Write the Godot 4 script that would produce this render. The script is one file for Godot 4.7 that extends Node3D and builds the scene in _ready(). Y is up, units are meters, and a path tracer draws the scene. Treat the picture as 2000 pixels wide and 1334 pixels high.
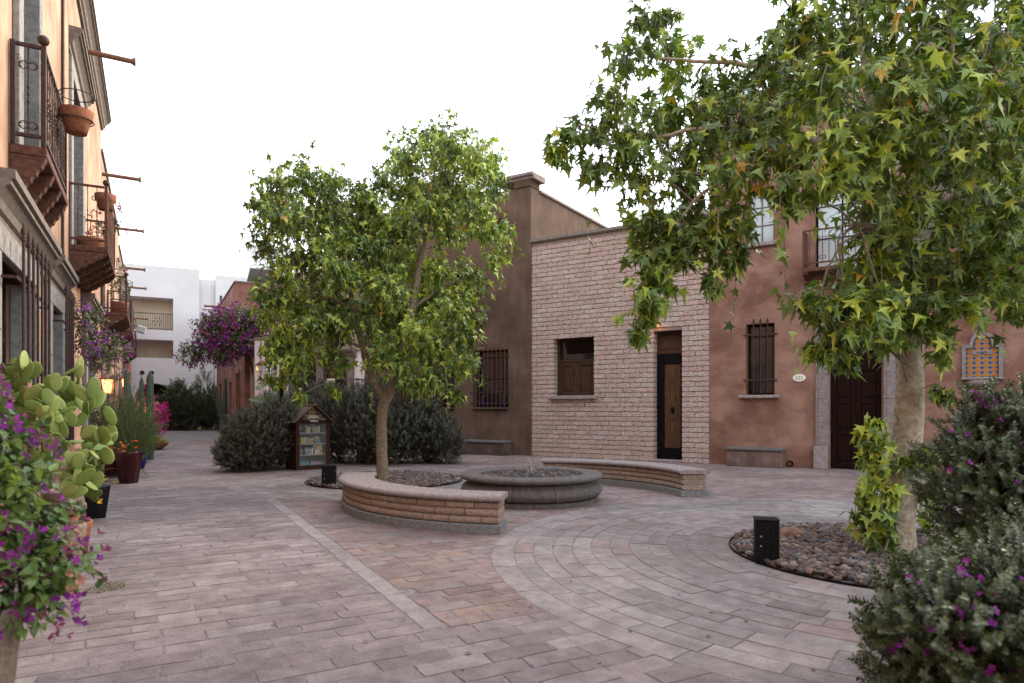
extends Node3D

# ---------------------------------------------------------------- helpers
var rng := RandomNumberGenerator.new()
var used := {}
var M := {}
var tex := {}
const EYE := Vector3(0, 1.4, 0)

class MB:
	var v := PackedVector3Array()
	var n := PackedVector3Array()
	var c := PackedColorArray()
	var col := Color(1, 1, 1)

	func tri(a: Vector3, b: Vector3, d: Vector3, na: Vector3, nb: Vector3, nd: Vector3) -> void:
		var g := (b - a).cross(d - a)
		v.push_back(a)
		n.push_back(na)
		if g.dot(na + nb + nd) > 0.0:
			v.push_back(d)
			v.push_back(b)
			n.push_back(nd)
			n.push_back(nb)
		else:
			v.push_back(b)
			v.push_back(d)
			n.push_back(nb)
			n.push_back(nd)
		c.push_back(col)
		c.push_back(col)
		c.push_back(col)

	func face(a: Vector3, b: Vector3, d: Vector3, hint: Vector3) -> void:
		var g := (b - a).cross(d - a)
		if g.length_squared() < 1e-14:
			return
		g = g.normalized()
		if g.dot(hint) < 0.0:
			g = -g
		tri(a, b, d, g, g, g)

	func quad(a: Vector3, b: Vector3, d: Vector3, e: Vector3, hint: Vector3) -> void:
		face(a, b, d, hint)
		face(a, d, e, hint)

	func box(ctr: Vector3, size: Vector3, bev := 0.0, bas := Basis()) -> void:
		var h := size * 0.5
		if bev <= 0.0:
			for ax in 3:
				for sg in [-1.0, 1.0]:
					var nn := Vector3.ZERO
					nn[ax] = sg
					var u := Vector3.ZERO
					u[(ax + 1) % 3] = h[(ax + 1) % 3]
					var w := Vector3.ZERO
					w[(ax + 2) % 3] = h[(ax + 2) % 3]
					var o := nn * h[ax]
					quad(ctr + bas * (o - u - w), ctr + bas * (o + u - w), ctr + bas * (o + u + w), ctr + bas * (o - u + w), bas * nn)
			return
		bev = minf(bev, minf(h.x, minf(h.y, h.z)) * 0.9)
		for ax in 3:
			var a1 := (ax + 1) % 3
			var a2 := (ax + 2) % 3
			for sg in [-1.0, 1.0]:
				var nn := Vector3.ZERO
				nn[ax] = sg
				var u := Vector3.ZERO
				u[a1] = h[a1] - bev
				var w := Vector3.ZERO
				w[a2] = h[a2] - bev
				var o := nn * h[ax]
				quad(ctr + bas * (o - u - w), ctr + bas * (o + u - w), ctr + bas * (o + u + w), ctr + bas * (o - u + w), bas * nn)
			for s1 in [-1.0, 1.0]:
				for s2 in [-1.0, 1.0]:
					var p := Vector3.ZERO
					p[a1] = s1 * h[a1]
					p[a2] = s2 * (h[a2] - bev)
					var q := Vector3.ZERO
					q[a1] = s1 * (h[a1] - bev)
					q[a2] = s2 * h[a2]
					var l := Vector3.ZERO
					l[ax] = h[ax] - bev
					var hint := Vector3.ZERO
					hint[a1] = s1
					hint[a2] = s2
					quad(ctr + bas * (p - l), ctr + bas * (p + l), ctr + bas * (q + l), ctr + bas * (q - l), bas * hint)
		for sx in [-1.0, 1.0]:
			for sy in [-1.0, 1.0]:
				for sz in [-1.0, 1.0]:
					face(ctr + bas * Vector3(sx * h.x, sy * (h.y - bev), sz * (h.z - bev)), ctr + bas * Vector3(sx * (h.x - bev), sy * h.y, sz * (h.z - bev)), ctr + bas * Vector3(sx * (h.x - bev), sy * (h.y - bev), sz * h.z), bas * Vector3(sx, sy, sz))

	func span(a: Vector3, b: Vector3, bev := 0.0) -> void:
		box((a + b) * 0.5, (b - a).abs(), bev)

	func tube(pts: Array, rad: Array, sides := 6, caps := true) -> void:
		var rings := []
		var norms := []
		var up := Vector3.UP
		var last := pts.size() - 1
		for i in pts.size():
			var t: Vector3 = pts[mini(i + 1, last)] - pts[maxi(i - 1, 0)]
			if t.length_squared() < 1e-12:
				t = Vector3.UP
			t = t.normalized()
			if i == 0:
				up = Vector3.RIGHT if absf(t.y) > 0.9 else Vector3.UP
			var x := up.cross(t)
			if x.length_squared() < 1e-8:
				x = Vector3.FORWARD.cross(t)
			x = x.normalized()
			var y := t.cross(x).normalized()
			up = y
			var ring := []
			var nr := []
			for k in sides:
				var an := TAU * k / sides
				var dd := x * cos(an) + y * sin(an)
				nr.append(dd)
				ring.append(pts[i] + dd * rad[i])
			rings.append(ring)
			norms.append(nr)
		for i in last:
			for k in sides:
				var k2 := (k + 1) % sides
				tri(rings[i][k], rings[i][k2], rings[i + 1][k2], norms[i][k], norms[i][k2], norms[i + 1][k2])
				tri(rings[i][k], rings[i + 1][k2], rings[i + 1][k], norms[i][k], norms[i + 1][k2], norms[i + 1][k])
		if caps:
			for e in [0, last]:
				var out: Vector3 = (pts[0] - pts[1]) if e == 0 else (pts[last] - pts[last - 1])
				for k in range(1, sides - 1):
					face(rings[e][0], rings[e][k], rings[e][k + 1], out)

	# profile points are (radius, height); a0..a1 in radians, angle 0 = +x, growing towards -z
	func lathe(prof: Array, seg: int, at := Vector3.ZERO, a0 := 0.0, a1 := TAU, smooth := true, ends := false, wob := 0.0) -> void:
		var np := prof.size()
		var pn := []
		for i in np:
			var d: Vector2 = prof[mini(i + 1, np - 1)] - prof[maxi(i - 1, 0)]
			pn.append(Vector2(d.y, -d.x).normalized())
		for s in seg:
			var t0 := lerpf(a0, a1, float(s) / seg)
			var t1 := lerpf(a0, a1, float(s + 1) / seg)
			var d0 := Vector3(cos(t0), 0, -sin(t0))
			var d1 := Vector3(cos(t1), 0, -sin(t1))
			var w0 := 1.0 + wob * sin(t0 * 3.0 + 1.0)
			var w1 := 1.0 + wob * sin(t1 * 3.0 + 1.0)
			for i in np - 1:
				var p: Vector2 = prof[i]
				var q: Vector2 = prof[i + 1]
				var m0: Vector2 = pn[i]
				var m1: Vector2 = pn[i + 1]
				if not smooth:
					m0 = Vector2((q - p).y, -(q - p).x).normalized()
					m1 = m0
				var a := at + d0 * p.x * w0 + Vector3.UP * p.y
				var b := at + d1 * p.x * w1 + Vector3.UP * p.y
				var cc := at + d1 * q.x * w1 + Vector3.UP * q.y
				var d := at + d0 * q.x * w0 + Vector3.UP * q.y
				var n0 := d0 * m0.x + Vector3.UP * m0.y
				var n1 := d1 * m0.x + Vector3.UP * m0.y
				var n2 := d1 * m1.x + Vector3.UP * m1.y
				var n3 := d0 * m1.x + Vector3.UP * m1.y
				if p.x > 1e-5:
					tri(a, b, cc, n0, n1, n2)
				if q.x > 1e-5:
					tri(a, cc, d, n0, n2, n3)
		if ends:
			var pv := PackedVector2Array(prof)
			var idx := Geometry2D.triangulate_polygon(pv)
			for e in [a0, a1]:
				var dd := Vector3(cos(e), 0, -sin(e))
				var hint := Vector3(sin(e), 0, cos(e)) * (1.0 if e == a0 else -1.0)
				for k in range(0, idx.size(), 3):
					face(at + dd * pv[idx[k]].x + Vector3.UP * pv[idx[k]].y, at + dd * pv[idx[k + 1]].x + Vector3.UP * pv[idx[k + 1]].y, at + dd * pv[idx[k + 2]].x + Vector3.UP * pv[idx[k + 2]].y, hint)

	func ellipsoid(at: Vector3, r: Vector3, bas := Basis(), su := 10, sv := 6) -> void:
		for i in sv:
			var p0 := -PI / 2 + PI * i / sv
			var p1 := -PI / 2 + PI * (i + 1) / sv
			for k in su:
				var q0 := TAU * k / su
				var q1 := TAU * (k + 1) / su
				var dirs := [Vector3(cos(p0) * cos(q0), sin(p0), cos(p0) * sin(q0)), Vector3(cos(p0) * cos(q1), sin(p0), cos(p0) * sin(q1)), Vector3(cos(p1) * cos(q1), sin(p1), cos(p1) * sin(q1)), Vector3(cos(p1) * cos(q0), sin(p1), cos(p1) * sin(q0))]
				var ps := []
				var ns := []
				for d in dirs:
					ps.append(at + bas * (d * r))
					ns.append((bas * (d / r)).normalized())
				if i > 0:
					tri(ps[0], ps[1], ps[2], ns[0], ns[1], ns[2])
				if i < sv - 1:
					tri(ps[0], ps[2], ps[3], ns[0], ns[2], ns[3])

	# a polygon in the xy plane pushed from z0 to z1, edges of the front face chamfered
	func prism(poly: PackedVector2Array, z0: float, z1: float, tf := Transform3D(), bev := 0.0) -> void:
		if Geometry2D.is_polygon_clockwise(poly):
			poly = poly.duplicate()
			poly.reverse()
		var top := poly
		if bev > 0.0:
			var o := Geometry2D.offset_polygon(poly, -bev)
			if o.size() == 1 and o[0].size() == poly.size():
				top = o[0]
				# line the corners up again
				var best := 0
				for k in top.size():
					if top[k].distance_squared_to(poly[0]) < top[best].distance_squared_to(poly[0]):
						best = k
				var t2 := PackedVector2Array()
				for k in top.size():
					t2.push_back(top[(best + k) % top.size()])
				top = t2
			else:
				bev = 0.0
		var zf := z1 - signf(z1 - z0) * bev
		var out := tf.basis.z * signf(z1 - z0)
		var idx := Geometry2D.triangulate_polygon(top)
		for k in range(0, idx.size(), 3):
			face(tf * Vector3(top[idx[k]].x, top[idx[k]].y, z1), tf * Vector3(top[idx[k + 1]].x, top[idx[k + 1]].y, z1), tf * Vector3(top[idx[k + 2]].x, top[idx[k + 2]].y, z1), out)
		var ib := Geometry2D.triangulate_polygon(poly)
		for k in range(0, ib.size(), 3):
			face(tf * Vector3(poly[ib[k]].x, poly[ib[k]].y, z0), tf * Vector3(poly[ib[k + 1]].x, poly[ib[k + 1]].y, z0), tf * Vector3(poly[ib[k + 2]].x, poly[ib[k + 2]].y, z0), -out)
		for k in poly.size():
			var a := poly[k]
			var b := poly[(k + 1) % poly.size()]
			var e := (b - a)
			var hint := tf.basis * Vector3(e.y, -e.x, 0)
			quad(tf * Vector3(a.x, a.y, z0), tf * Vector3(b.x, b.y, z0), tf * Vector3(b.x, b.y, zf), tf * Vector3(a.x, a.y, zf), hint)
			if bev > 0.0:
				var a2 := top[k]
				var b2 := top[(k + 1) % poly.size()]
				quad(tf * Vector3(a.x, a.y, zf), tf * Vector3(b.x, b.y, zf), tf * Vector3(b2.x, b2.y, z1), tf * Vector3(a2.x, a2.y, z1), hint + out * hint.length())

	# a wall of thickness t behind z = z1 with rectangular holes [x0, x1, y0, y1]
	func wall(x0: float, x1: float, y0: float, y1: float, z1: float, t: float, holes: Array) -> void:
		var xs := [x0, x1]
		var ys := [y0, y1]
		for h in holes:
			for k in [0, 1]:
				if h[k] > x0 and h[k] < x1:
					xs.append(h[k])
			for k in [2, 3]:
				if h[k] > y0 and h[k] < y1:
					ys.append(h[k])
		xs.sort()
		ys.sort()
		var nx := xs.size() - 1
		var ny := ys.size() - 1
		var solid := func(i: int, j: int) -> bool:
			if i < 0 or j < 0 or i >= nx or j >= ny:
				return false
			var cx: float = (xs[i] + xs[i + 1]) * 0.5
			var cy: float = (ys[j] + ys[j + 1]) * 0.5
			for h in holes:
				if cx > h[0] and cx < h[1] and cy > h[2] and cy < h[3]:
					return false
			return true
		for i in nx:
			for j in ny:
				if xs[i + 1] - xs[i] < 1e-4 or ys[j + 1] - ys[j] < 1e-4 or not solid.call(i, j):
					continue
				var a := Vector3(xs[i], ys[j], z1)
				var b := Vector3(xs[i + 1], ys[j], z1)
				var cc := Vector3(xs[i + 1], ys[j + 1], z1)
				var d := Vector3(xs[i], ys[j + 1], z1)
				var bk := Vector3(0, 0, -t)
				quad(a, b, cc, d, Vector3.BACK)
				quad(a + bk, b + bk, cc + bk, d + bk, Vector3.FORWARD)
				if not solid.call(i - 1, j):
					quad(a, d, d + bk, a + bk, Vector3.LEFT)
				if not solid.call(i + 1, j):
					quad(b, cc, cc + bk, b + bk, Vector3.RIGHT)
				if not solid.call(i, j - 1):
					quad(a, b, b + bk, a + bk, Vector3.DOWN)
				if not solid.call(i, j + 1):
					quad(d, cc, cc + bk, d + bk, Vector3.UP)

	func add(o: MB, tf: Transform3D, tint := Color(1, 1, 1)) -> void:
		for k in o.v.size():
			v.push_back(tf * o.v[k])
			n.push_back((tf.basis * o.n[k]).normalized())
			c.push_back(o.c[k] * tint)

	func mesh() -> ArrayMesh:
		var a := []
		a.resize(Mesh.ARRAY_MAX)
		a[Mesh.ARRAY_VERTEX] = v
		a[Mesh.ARRAY_NORMAL] = n
		a[Mesh.ARRAY_COLOR] = c
		var m := ArrayMesh.new()
		m.add_surface_from_arrays(Mesh.PRIMITIVE_TRIANGLES, a)
		return m


func numbered(called: String, parent: Node) -> String:
	var key := str(parent.get_instance_id()) + called
	var k: int = used.get(key, 0)
	used[key] = k + 1
	return called if k == 0 else "%s_%03d" % [called, k]


func thing(called: String, label: String, category: String, at := Vector3.ZERO, turn := 0.0, group := "") -> Node3D:
	var o := Node3D.new()
	o.name = numbered(called, self)
	add_child(o, true)
	o.position = at
	o.rotation.y = turn
	tag(o, label, category, group)
	return o


func tag(o: Node, label: String, category := "", group := "") -> void:
	if label != "":
		o.set_meta("label", label)
	if category != "":
		o.set_meta("category", category)
	if group != "":
		o.set_meta("group", group)


func setting(called: String) -> Node3D:
	var o := Node3D.new()
	o.name = numbered(called, self)
	add_child(o, true)
	o.set_meta("kind", "structure")
	return o


func part(called: String, shape: Variant, mat: Material, parent: Node = self, label := "", kind := "") -> MeshInstance3D:
	var o := MeshInstance3D.new()
	o.mesh = shape if shape is Mesh else shape.mesh()
	o.material_override = mat
	o.name = numbered(called, parent)
	parent.add_child(o, true)
	if label != "":
		o.set_meta("label", label)
	if kind != "":
		o.set_meta("kind", kind)
	return o


func lin(r: float, g: float, b: float) -> Color:
	return Color(r, g, b).linear_to_srgb()


func s2l(r: int, g: int, b: int) -> Color:
	return Color8(r, g, b).srgb_to_linear()


func pick(a: Array) -> Variant:
	return a[rng.randi() % a.size()]


func rr(a: float, b: float) -> float:
	return rng.randf_range(a, b)


func ball() -> Vector3:
	while true:
		var p := Vector3(rr(-1, 1), rr(-1, 1), rr(-1, 1))
		var l := p.length_squared()
		if l < 1.0 and l > 0.001:
			return p
	return Vector3.UP


# ---------------------------------------------------------------- textures
func noise_bytes(seed_: int, freq: float, oct: int, sx: int, sy: int, size: int, kind := FastNoiseLite.TYPE_SIMPLEX_SMOOTH) -> PackedByteArray:
	var f := FastNoiseLite.new()
	f.seed = seed_
	f.noise_type = kind
	f.frequency = freq
	f.fractal_octaves = oct
	var im := f.get_seamless_image(size / sx, size / sy)
	im.convert(Image.FORMAT_L8)
	if sx != 1 or sy != 1:
		im.resize(size, size, Image.INTERPOLATE_CUBIC)
	return im.get_data()


# layers: [bytes, weight]; the sum is mapped so that 0.5 -> mid; colours go from a to b
func blend_tex(layers: Array, a: Color, b: Color, size: int, contrast := 1.0) -> ImageTexture:
	var data := PackedByteArray()
	data.resize(size * size * 3)
	var nl := layers.size()
	var lut := PackedByteArray()
	lut.resize(256 * 3)
	for k in 256:
		var t := clampf((k / 255.0 - 0.5) * contrast + 0.5, 0, 1)
		var cc := a.lerp(b, t)
		lut[k * 3] = int(cc.r * 255)
		lut[k * 3 + 1] = int(cc.g * 255)
		lut[k * 3 + 2] = int(cc.b * 255)
	var b0: PackedByteArray = layers[0][0]
	var b1: PackedByteArray = layers[mini(1, nl - 1)][0]
	var b2: PackedByteArray = layers[mini(2, nl - 1)][0]
	var w0: float = layers[0][1]
	var w1: float = layers[1][1] if nl > 1 else 0.0
	var w2: float = layers[2][1] if nl > 2 else 0.0
	for i in size * size:
		var t := int(clampf(b0[i] * w0 + b1[i] * w1 + b2[i] * w2, 0, 255)) * 3
		data[i * 3] = lut[t]
		data[i * 3 + 1] = lut[t + 1]
		data[i * 3 + 2] = lut[t + 2]
	return ImageTexture.create_from_image(Image.create_from_data(size, size, false, Image.FORMAT_RGB8, data))


func gray(g: float) -> Color:
	return Color(g, g, g)


func mat(called: String, color: Color, rough := 0.85, albedo: Texture2D = null, scale := 1.0, bump: Texture2D = null, bump_cm := 0.0, vcol := false) -> StandardMaterial3D:
	var m := StandardMaterial3D.new()
	m.resource_name = called
	m.albedo_color = color
	m.roughness = rough
	m.metallic_specular = 0.35
	if albedo:
		m.albedo_texture = albedo
	if bump:
		m.heightmap_enabled = true
		m.heightmap_texture = bump
		m.heightmap_scale = bump_cm
	if albedo or bump:
		m.uv1_triplanar = true
		m.uv1_world_triplanar = true
		m.uv1_scale = Vector3.ONE * scale
	if vcol:
		m.vertex_color_use_as_albedo = true
	M[called] = m
	return m


func make_materials() -> void:
	var s := 512
	var big := noise_bytes(11, 0.006, 5, 1, 1, s)
	var mid := noise_bytes(12, 0.02, 4, 1, 1, s)
	var fine := noise_bytes(13, 0.12, 3, 1, 1, s)
	var grit := noise_bytes(14, 0.35, 2, 1, 1, s)
	var streak := noise_bytes(15, 0.05, 4, 1, 8, s)
	var grain := noise_bytes(16, 0.06, 4, 1, 16, s)
	var cell := noise_bytes(17, 0.03, 3, 1, 1, s, FastNoiseLite.TYPE_CELLULAR)
	tex.stucco = blend_tex([[big, 0.5], [streak, 0.3], [mid, 0.2]], Color(0.66, 0.64, 0.64), Color(1, 1, 1), s, 2.0)
	tex.stone = blend_tex([[mid, 0.4], [fine, 0.35], [grit, 0.25]], Color(0.68, 0.67, 0.67), Color(1, 1, 1), s, 2.2)
	tex.paving = blend_tex([[big, 0.35], [mid, 0.35], [fine, 0.3]], Color(0.79, 0.775, 0.78), Color(1, 0.998, 0.995), s, 2.0)
	tex.cloud = blend_tex([[big, 0.55], [mid, 0.3], [fine, 0.15]], Color(0.74, 0.68, 0.66), Color(1, 1, 1), s, 3.4)
	tex.wood = blend_tex([[grain, 0.7], [fine, 0.3]], Color(0.5, 0.45, 0.42), Color(1, 1, 1), s, 2.0)
	tex.bark = blend_tex([[cell, 0.5], [mid, 0.5]], Color(0.74, 0.69, 0.63), Color(1, 1, 1), s, 1.8)
	tex.soft = blend_tex([[big, 0.7], [mid, 0.3]], Color(0.94, 0.935, 0.93), Color(1, 1, 1), s, 1.5)
	tex.rust = blend_tex([[mid, 0.5], [fine, 0.5]], Color(0.55, 0.5, 0.5), Color(1, 1, 1), s, 2.0)
	tex.clean = blend_tex([[big, 0.6], [streak, 0.4]], Color(0.88, 0.87, 0.86), Color(1, 1, 1), s, 1.8)
	tex.bfine = blend_tex([[fine, 0.6], [grit, 0.4]], gray(0), gray(1), s, 1.6)
	tex.bmid = blend_tex([[mid, 0.6], [fine, 0.4]], gray(0), gray(1), s, 1.6)
	mat("paver", Color(1, 1, 1), 0.82, tex.paving, 0.6, tex.bmid, 0.6, true)
	mat("joint", lin(0.29, 0.257, 0.247), 0.95, tex.stone, 1.5, tex.bfine, 0.5)
	mat("adobe", Color(1, 1, 1), 0.92, tex.stone, 1.3, tex.bmid, 1.4, true)
	mat("mortar", lin(0.36, 0.265, 0.225), 0.95, tex.stone, 1.5, tex.bfine, 0.6)
	mat("bench_brick", Color(1, 1, 1), 0.9, tex.stone, 1.7, tex.bmid, 1.0, true)
	mat("bench_mortar", lin(0.46, 0.37, 0.29), 0.95, tex.stone, 2.0, tex.bfine, 0.5)
	mat("coping", lin(0.37, 0.31, 0.295), 0.85, tex.stone, 1.2, tex.bfine, 0.3)
	mat("plinth", lin(0.27, 0.28, 0.29), 0.9, tex.stone, 1.4, tex.bfine, 0.3)
	mat("fountain", lin(0.18, 0.162, 0.155), 0.85, tex.stone, 1.1, tex.bfine, 0.5)
	mat("dark_stucco", lin(0.15, 0.094, 0.066), 0.9, tex.stucco, 0.22, tex.bmid, 0.5)
	mat("rose_stucco", lin(0.285, 0.163, 0.12), 0.9, tex.cloud, 0.23, tex.bmid, 0.5)
	mat("rose_bench", lin(0.22, 0.14, 0.118), 0.9, tex.stucco, 0.5, tex.bmid, 0.5)
	mat("dark_bench", lin(0.125, 0.088, 0.07), 0.9, tex.stucco, 0.5, tex.bmid, 0.5)
	mat("bench_slab", lin(0.17, 0.155, 0.15), 0.85, tex.stone, 1.4, tex.bfine, 0.3)
	mat("orange_stucco", lin(0.56, 0.36, 0.245), 0.9, tex.stucco, 0.25, tex.bmid, 0.5)
	mat("peach_stucco", lin(0.5, 0.33, 0.235), 0.9, tex.stucco, 0.25, tex.bmid, 0.5)
	mat("taupe_stucco", lin(0.27, 0.195, 0.155), 0.9, tex.stucco, 0.3, tex.bmid, 0.5)
	mat("red_stucco", lin(0.4, 0.12, 0.1), 0.9, tex.stucco, 0.3, tex.bmid, 0.5)
	mat("brown_stucco", lin(0.31, 0.15, 0.115), 0.9, tex.stucco, 0.25, tex.bmid, 0.5)
	mat("tan_stucco", lin(0.48, 0.385, 0.3), 0.9, tex.stucco, 0.25, tex.bmid, 0.5)
	mat("sand_wall", lin(0.56, 0.47, 0.35), 0.9, tex.clean, 0.2)
	mat("white_stucco", lin(0.62, 0.63, 0.635), 0.9, tex.soft, 0.15, tex.bfine, 0.3)
	mat("lilac_stucco", lin(0.7, 0.65, 0.66), 0.9, tex.clean, 0.2, tex.bfine, 0.3)
	mat("cantera", lin(0.36, 0.345, 0.33), 0.88, tex.stone, 0.9, tex.bfine, 0.5)
	mat("cantera_dark", lin(0.25, 0.215, 0.185), 0.88, tex.stone, 0.9, tex.bfine, 0.5)
	mat("cantera_pink", lin(0.31, 0.26, 0.245), 0.88, tex.stone, 0.9, tex.bfine, 0.5)
	mat("iron", lin(0.085, 0.05, 0.042), 0.7, tex.rust, 2.0)
	mat("balcony_rust", lin(0.16, 0.075, 0.05), 0.75, tex.rust, 1.5, tex.bfine, 0.2)
	mat("dark_wood", lin(0.028, 0.013, 0.009), 0.6, tex.wood, 1.5, tex.bfine, 0.2)
	mat("shutter_wood", lin(0.085, 0.04, 0.02), 0.6, tex.wood, 1.5, tex.bfine, 0.2)
	mat("door_wood", lin(0.15, 0.072, 0.033), 0.55, tex.wood, 1.3, tex.bfine, 0.2)
	mat("black_frame", lin(0.012, 0.012, 0.013), 0.5, tex.rust, 2.0)
	mat("bollard_metal", lin(0.02, 0.02, 0.022), 0.55, tex.rust, 3.0)
	mat("library_wood", lin(0.085, 0.032, 0.02), 0.55, tex.wood, 2.5, tex.bfine, 0.2)
	mat("library_roof", lin(0.13, 0.085, 0.07), 0.8, tex.wood, 2.0, tex.bfine, 0.2)
	mat("library_grey", lin(0.36, 0.38, 0.38), 0.8, tex.clean, 1.0)
	mat("terracotta", lin(0.36, 0.14, 0.075), 0.85, tex.stone, 2.0, tex.bfine, 0.2)
	mat("maroon_glaze", lin(0.05, 0.01, 0.012), 0.22, tex.clean, 1.0)
	mat("blue_glaze", lin(0.008, 0.02, 0.16), 0.18, tex.clean, 1.0)
	mat("black_glaze", lin(0.02, 0.02, 0.022), 0.4, tex.rust, 2.0)
	mat("carved_stone", lin(0.36, 0.27, 0.2), 0.92, tex.stone, 2.5, tex.bmid, 1.2)
	mat("soil", lin(0.05, 0.035, 0.025), 1.0, tex.stone, 4.0, tex.bmid, 2.0)
	mat("bark_pale", lin(0.46, 0.42, 0.34), 0.85, tex.bark, 1.1, tex.bmid, 1.0)
	mat("bark_warm", lin(0.34, 0.285, 0.215), 0.88, tex.bark, 1.4, tex.bmid, 1.0)
	mat("twig", lin(0.36, 0.31, 0.26), 0.9, tex.rust, 4.0)
	mat("stem", lin(0.07, 0.055, 0.035), 0.9, tex.rust, 4.0)
	mat("pebble", Color(1, 1, 1), 0.7, tex.stone, 6.0, tex.bfine, 0.3, true)
	mat("pot_plain", Color(1, 1, 1), 0.6, null, 1.0, null, 0.0, true)
	mat("cactus", Color(1, 1, 1), 0.6, tex.soft, 3.0, tex.bfine, 0.15, true)
	mat("canale", lin(0.3, 0.16, 0.1), 0.6, tex.rust, 2.0)
	mat("steel", lin(0.3, 0.31, 0.33), 0.5)
	mat("glaze_tile", Color(1, 1, 1), 0.3, null, 1.0, null, 0.0, true)
	mat("boulder", lin(0.34, 0.21, 0.145), 0.9, tex.stone, 0.8, tex.bmid, 2.0)
	for k in ["dark_wood", "black_frame", "bollard_metal"]:
		M[k].metallic_specular = 0.15
	for k in ["glass_dark"]:
		var g := mat(k, lin(0.012, 0.013, 0.015), 0.08)
		g.metallic_specular = 0.5
	var gl := mat("glass_sky", lin(0.35, 0.4, 0.42), 0.08)
	gl.metallic_specular = 0.8
	var pane := mat("pane", Color(0.9, 0.95, 0.95, 0.06), 0.03)
	pane.transparency = BaseMaterial3D.TRANSPARENCY_ALPHA
	var water := mat("water", Color(1, 1, 1, 0.1), 0.03)
	water.refraction_enabled = true
	water.refraction_scale = 0.033
	water.transparency = BaseMaterial3D.TRANSPARENCY_ALPHA
	var lf := mat("leaf", Color(1, 1, 1), 0.42, null, 1.0, null, 0.0, true)
	lf.backlight_enabled = true
	lf.backlight = Color(0.54, 0.6, 0.24)
	lf.metallic_specular = 0.5
	var fl := mat("petal", Color(1, 1, 1), 0.7, null, 1.0, null, 0.0, true)
	fl.backlight_enabled = true
	fl.backlight = Color(0.36, 0.3, 0.36)
	var gw := mat("lantern_glow", lin(1.0, 0.75, 0.45), 0.6)
	gw.emission_enabled = true
	gw.emission = Color(1.0, 0.72, 0.42)
	gw.emission_energy_multiplier = 0.42
	var gd := mat("gate_glow", lin(0.8, 0.4, 0.14), 0.9, tex.clean, 0.5)
	gd.metallic_specular = 0.2
const BIG_CROWN := [[2.72,1.90,-5.70,0.18],[2.94,1.87,-5.80,0.18],[2.58,2.28,-5.60,0.26],[2.88,2.22,-5.50,0.30],[2.71,2.06,-5.50,0.19],[3.05,2.31,-5.50,0.30],[3.79,2.35,-5.60,0.24],[4.05,2.46,-5.60,0.22],[1.29,2.98,-5.80,0.27],[1.50,2.74,-5.90,0.20],[1.25,2.63,-5.80,0.20],[1.63,2.92,-5.90,0.20],[1.20,2.31,-5.80,0.16],[1.77,3.01,-5.90,0.23],[1.37,5.23,-6.60,0.30],[1.15,4.82,-6.50,0.30],[1.00,4.42,-6.50,0.30],[0.78,4.04,-6.30,0.27],[0.53,3.90,-6.30,0.22],[0.37,3.80,-6.20,0.12],[1.65,4.98,-6.90,0.40],[1.43,4.23,-6.40,0.39],[1.10,3.90,-6.20,0.33],[0.81,3.67,-6.20,0.24],[1.14,3.52,-6.20,0.29],[1.27,3.08,-6.00,0.25],[1.20,2.74,-5.90,0.20],[1.19,2.47,-5.90,0.18],[1.13,2.22,-5.90,0.15],[1.10,2.04,-5.90,0.08],[1.45,2.85,-6.00,0.21],[1.38,2.55,-6.00,0.15],[1.67,3.28,-6.20,0.29],[1.82,2.83,-5.90,0.18],[1.76,2.47,-5.80,0.12],[1.96,2.72,-5.80,0.18],[2.01,3.07,-5.80,0.25],[1.88,4.47,-6.60,0.41],[1.72,3.90,-6.20,0.43],[1.57,3.57,-6.20,0.33],[2.22,4.53,-6.40,0.42],[2.03,3.92,-6.00,0.42],[1.97,3.40,-5.70,0.35],[2.53,4.67,-6.20,0.43],[2.32,4.01,-5.80,0.40],[2.24,3.46,-5.40,0.37],[2.28,3.12,-5.40,0.23],[2.72,5.05,-6.20,0.33],[2.90,4.72,-5.80,0.45],[2.61,3.99,-5.30,0.41],[2.56,3.50,-5.20,0.40],[2.48,3.18,-5.20,0.28],[3.12,4.45,-5.40,0.46],[2.88,3.80,-5.00,0.42],[3.00,3.50,-5.20,0.44],[3.07,3.17,-5.40,0.37],[3.53,4.49,-5.40,0.46],[3.40,3.94,-5.20,0.44],[3.44,3.50,-5.20,0.44],[3.57,3.12,-5.40,0.46],[3.95,4.45,-5.40,0.46],[3.84,3.90,-5.20,0.44],[3.99,3.54,-5.40,0.46],[4.14,3.10,-5.60,0.43],[4.28,2.72,-5.80,0.40],[4.42,2.31,-5.80,0.20],[3.93,2.81,-5.80,0.40],[3.95,2.42,-5.90,0.36],[3.26,2.98,-5.80,0.31],[3.17,2.72,-5.80,0.27],[2.76,2.28,-5.60,0.26],[3.12,2.45,-5.80,0.36],[3.19,2.09,-5.80,0.27],[3.63,2.65,-5.90,0.41],[3.57,2.23,-5.80,0.36],[3.68,2.09,-5.80,0.22],[3.83,1.88,-5.90,0.16],[2.76,2.02,-5.60,0.17],[3.42,5.07,-7.40,0.63],[4.09,4.76,-7.60,0.70],[4.79,4.76,-7.60,0.70],[3.98,3.76,-7.40,0.57],[4.84,3.65,-7.40,0.63],[5.29,4.22,-7.40,0.68],[2.81,4.40,-7.30,0.56],[2.22,4.47,-7.20,0.50],[4.15,3.03,-7.20,0.50],[3.77,2.70,-7.20,0.44],[4.76,2.81,-7.20,0.50],[5.26,3.48,-7.20,0.61],[3.10,5.47,-7.20,0.44],[3.12,5.21,-5.80,0.58],[3.79,5.30,-5.80,0.62],[4.52,5.35,-6.00,0.65],[4.98,4.79,-6.00,0.65],[4.98,4.05,-6.00,0.65],[5.08,3.22,-6.00,0.65],[4.98,2.58,-6.00,0.51],[4.43,6.30,-6.40,0.79],[3.69,6.30,-6.40,0.69]]
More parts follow.
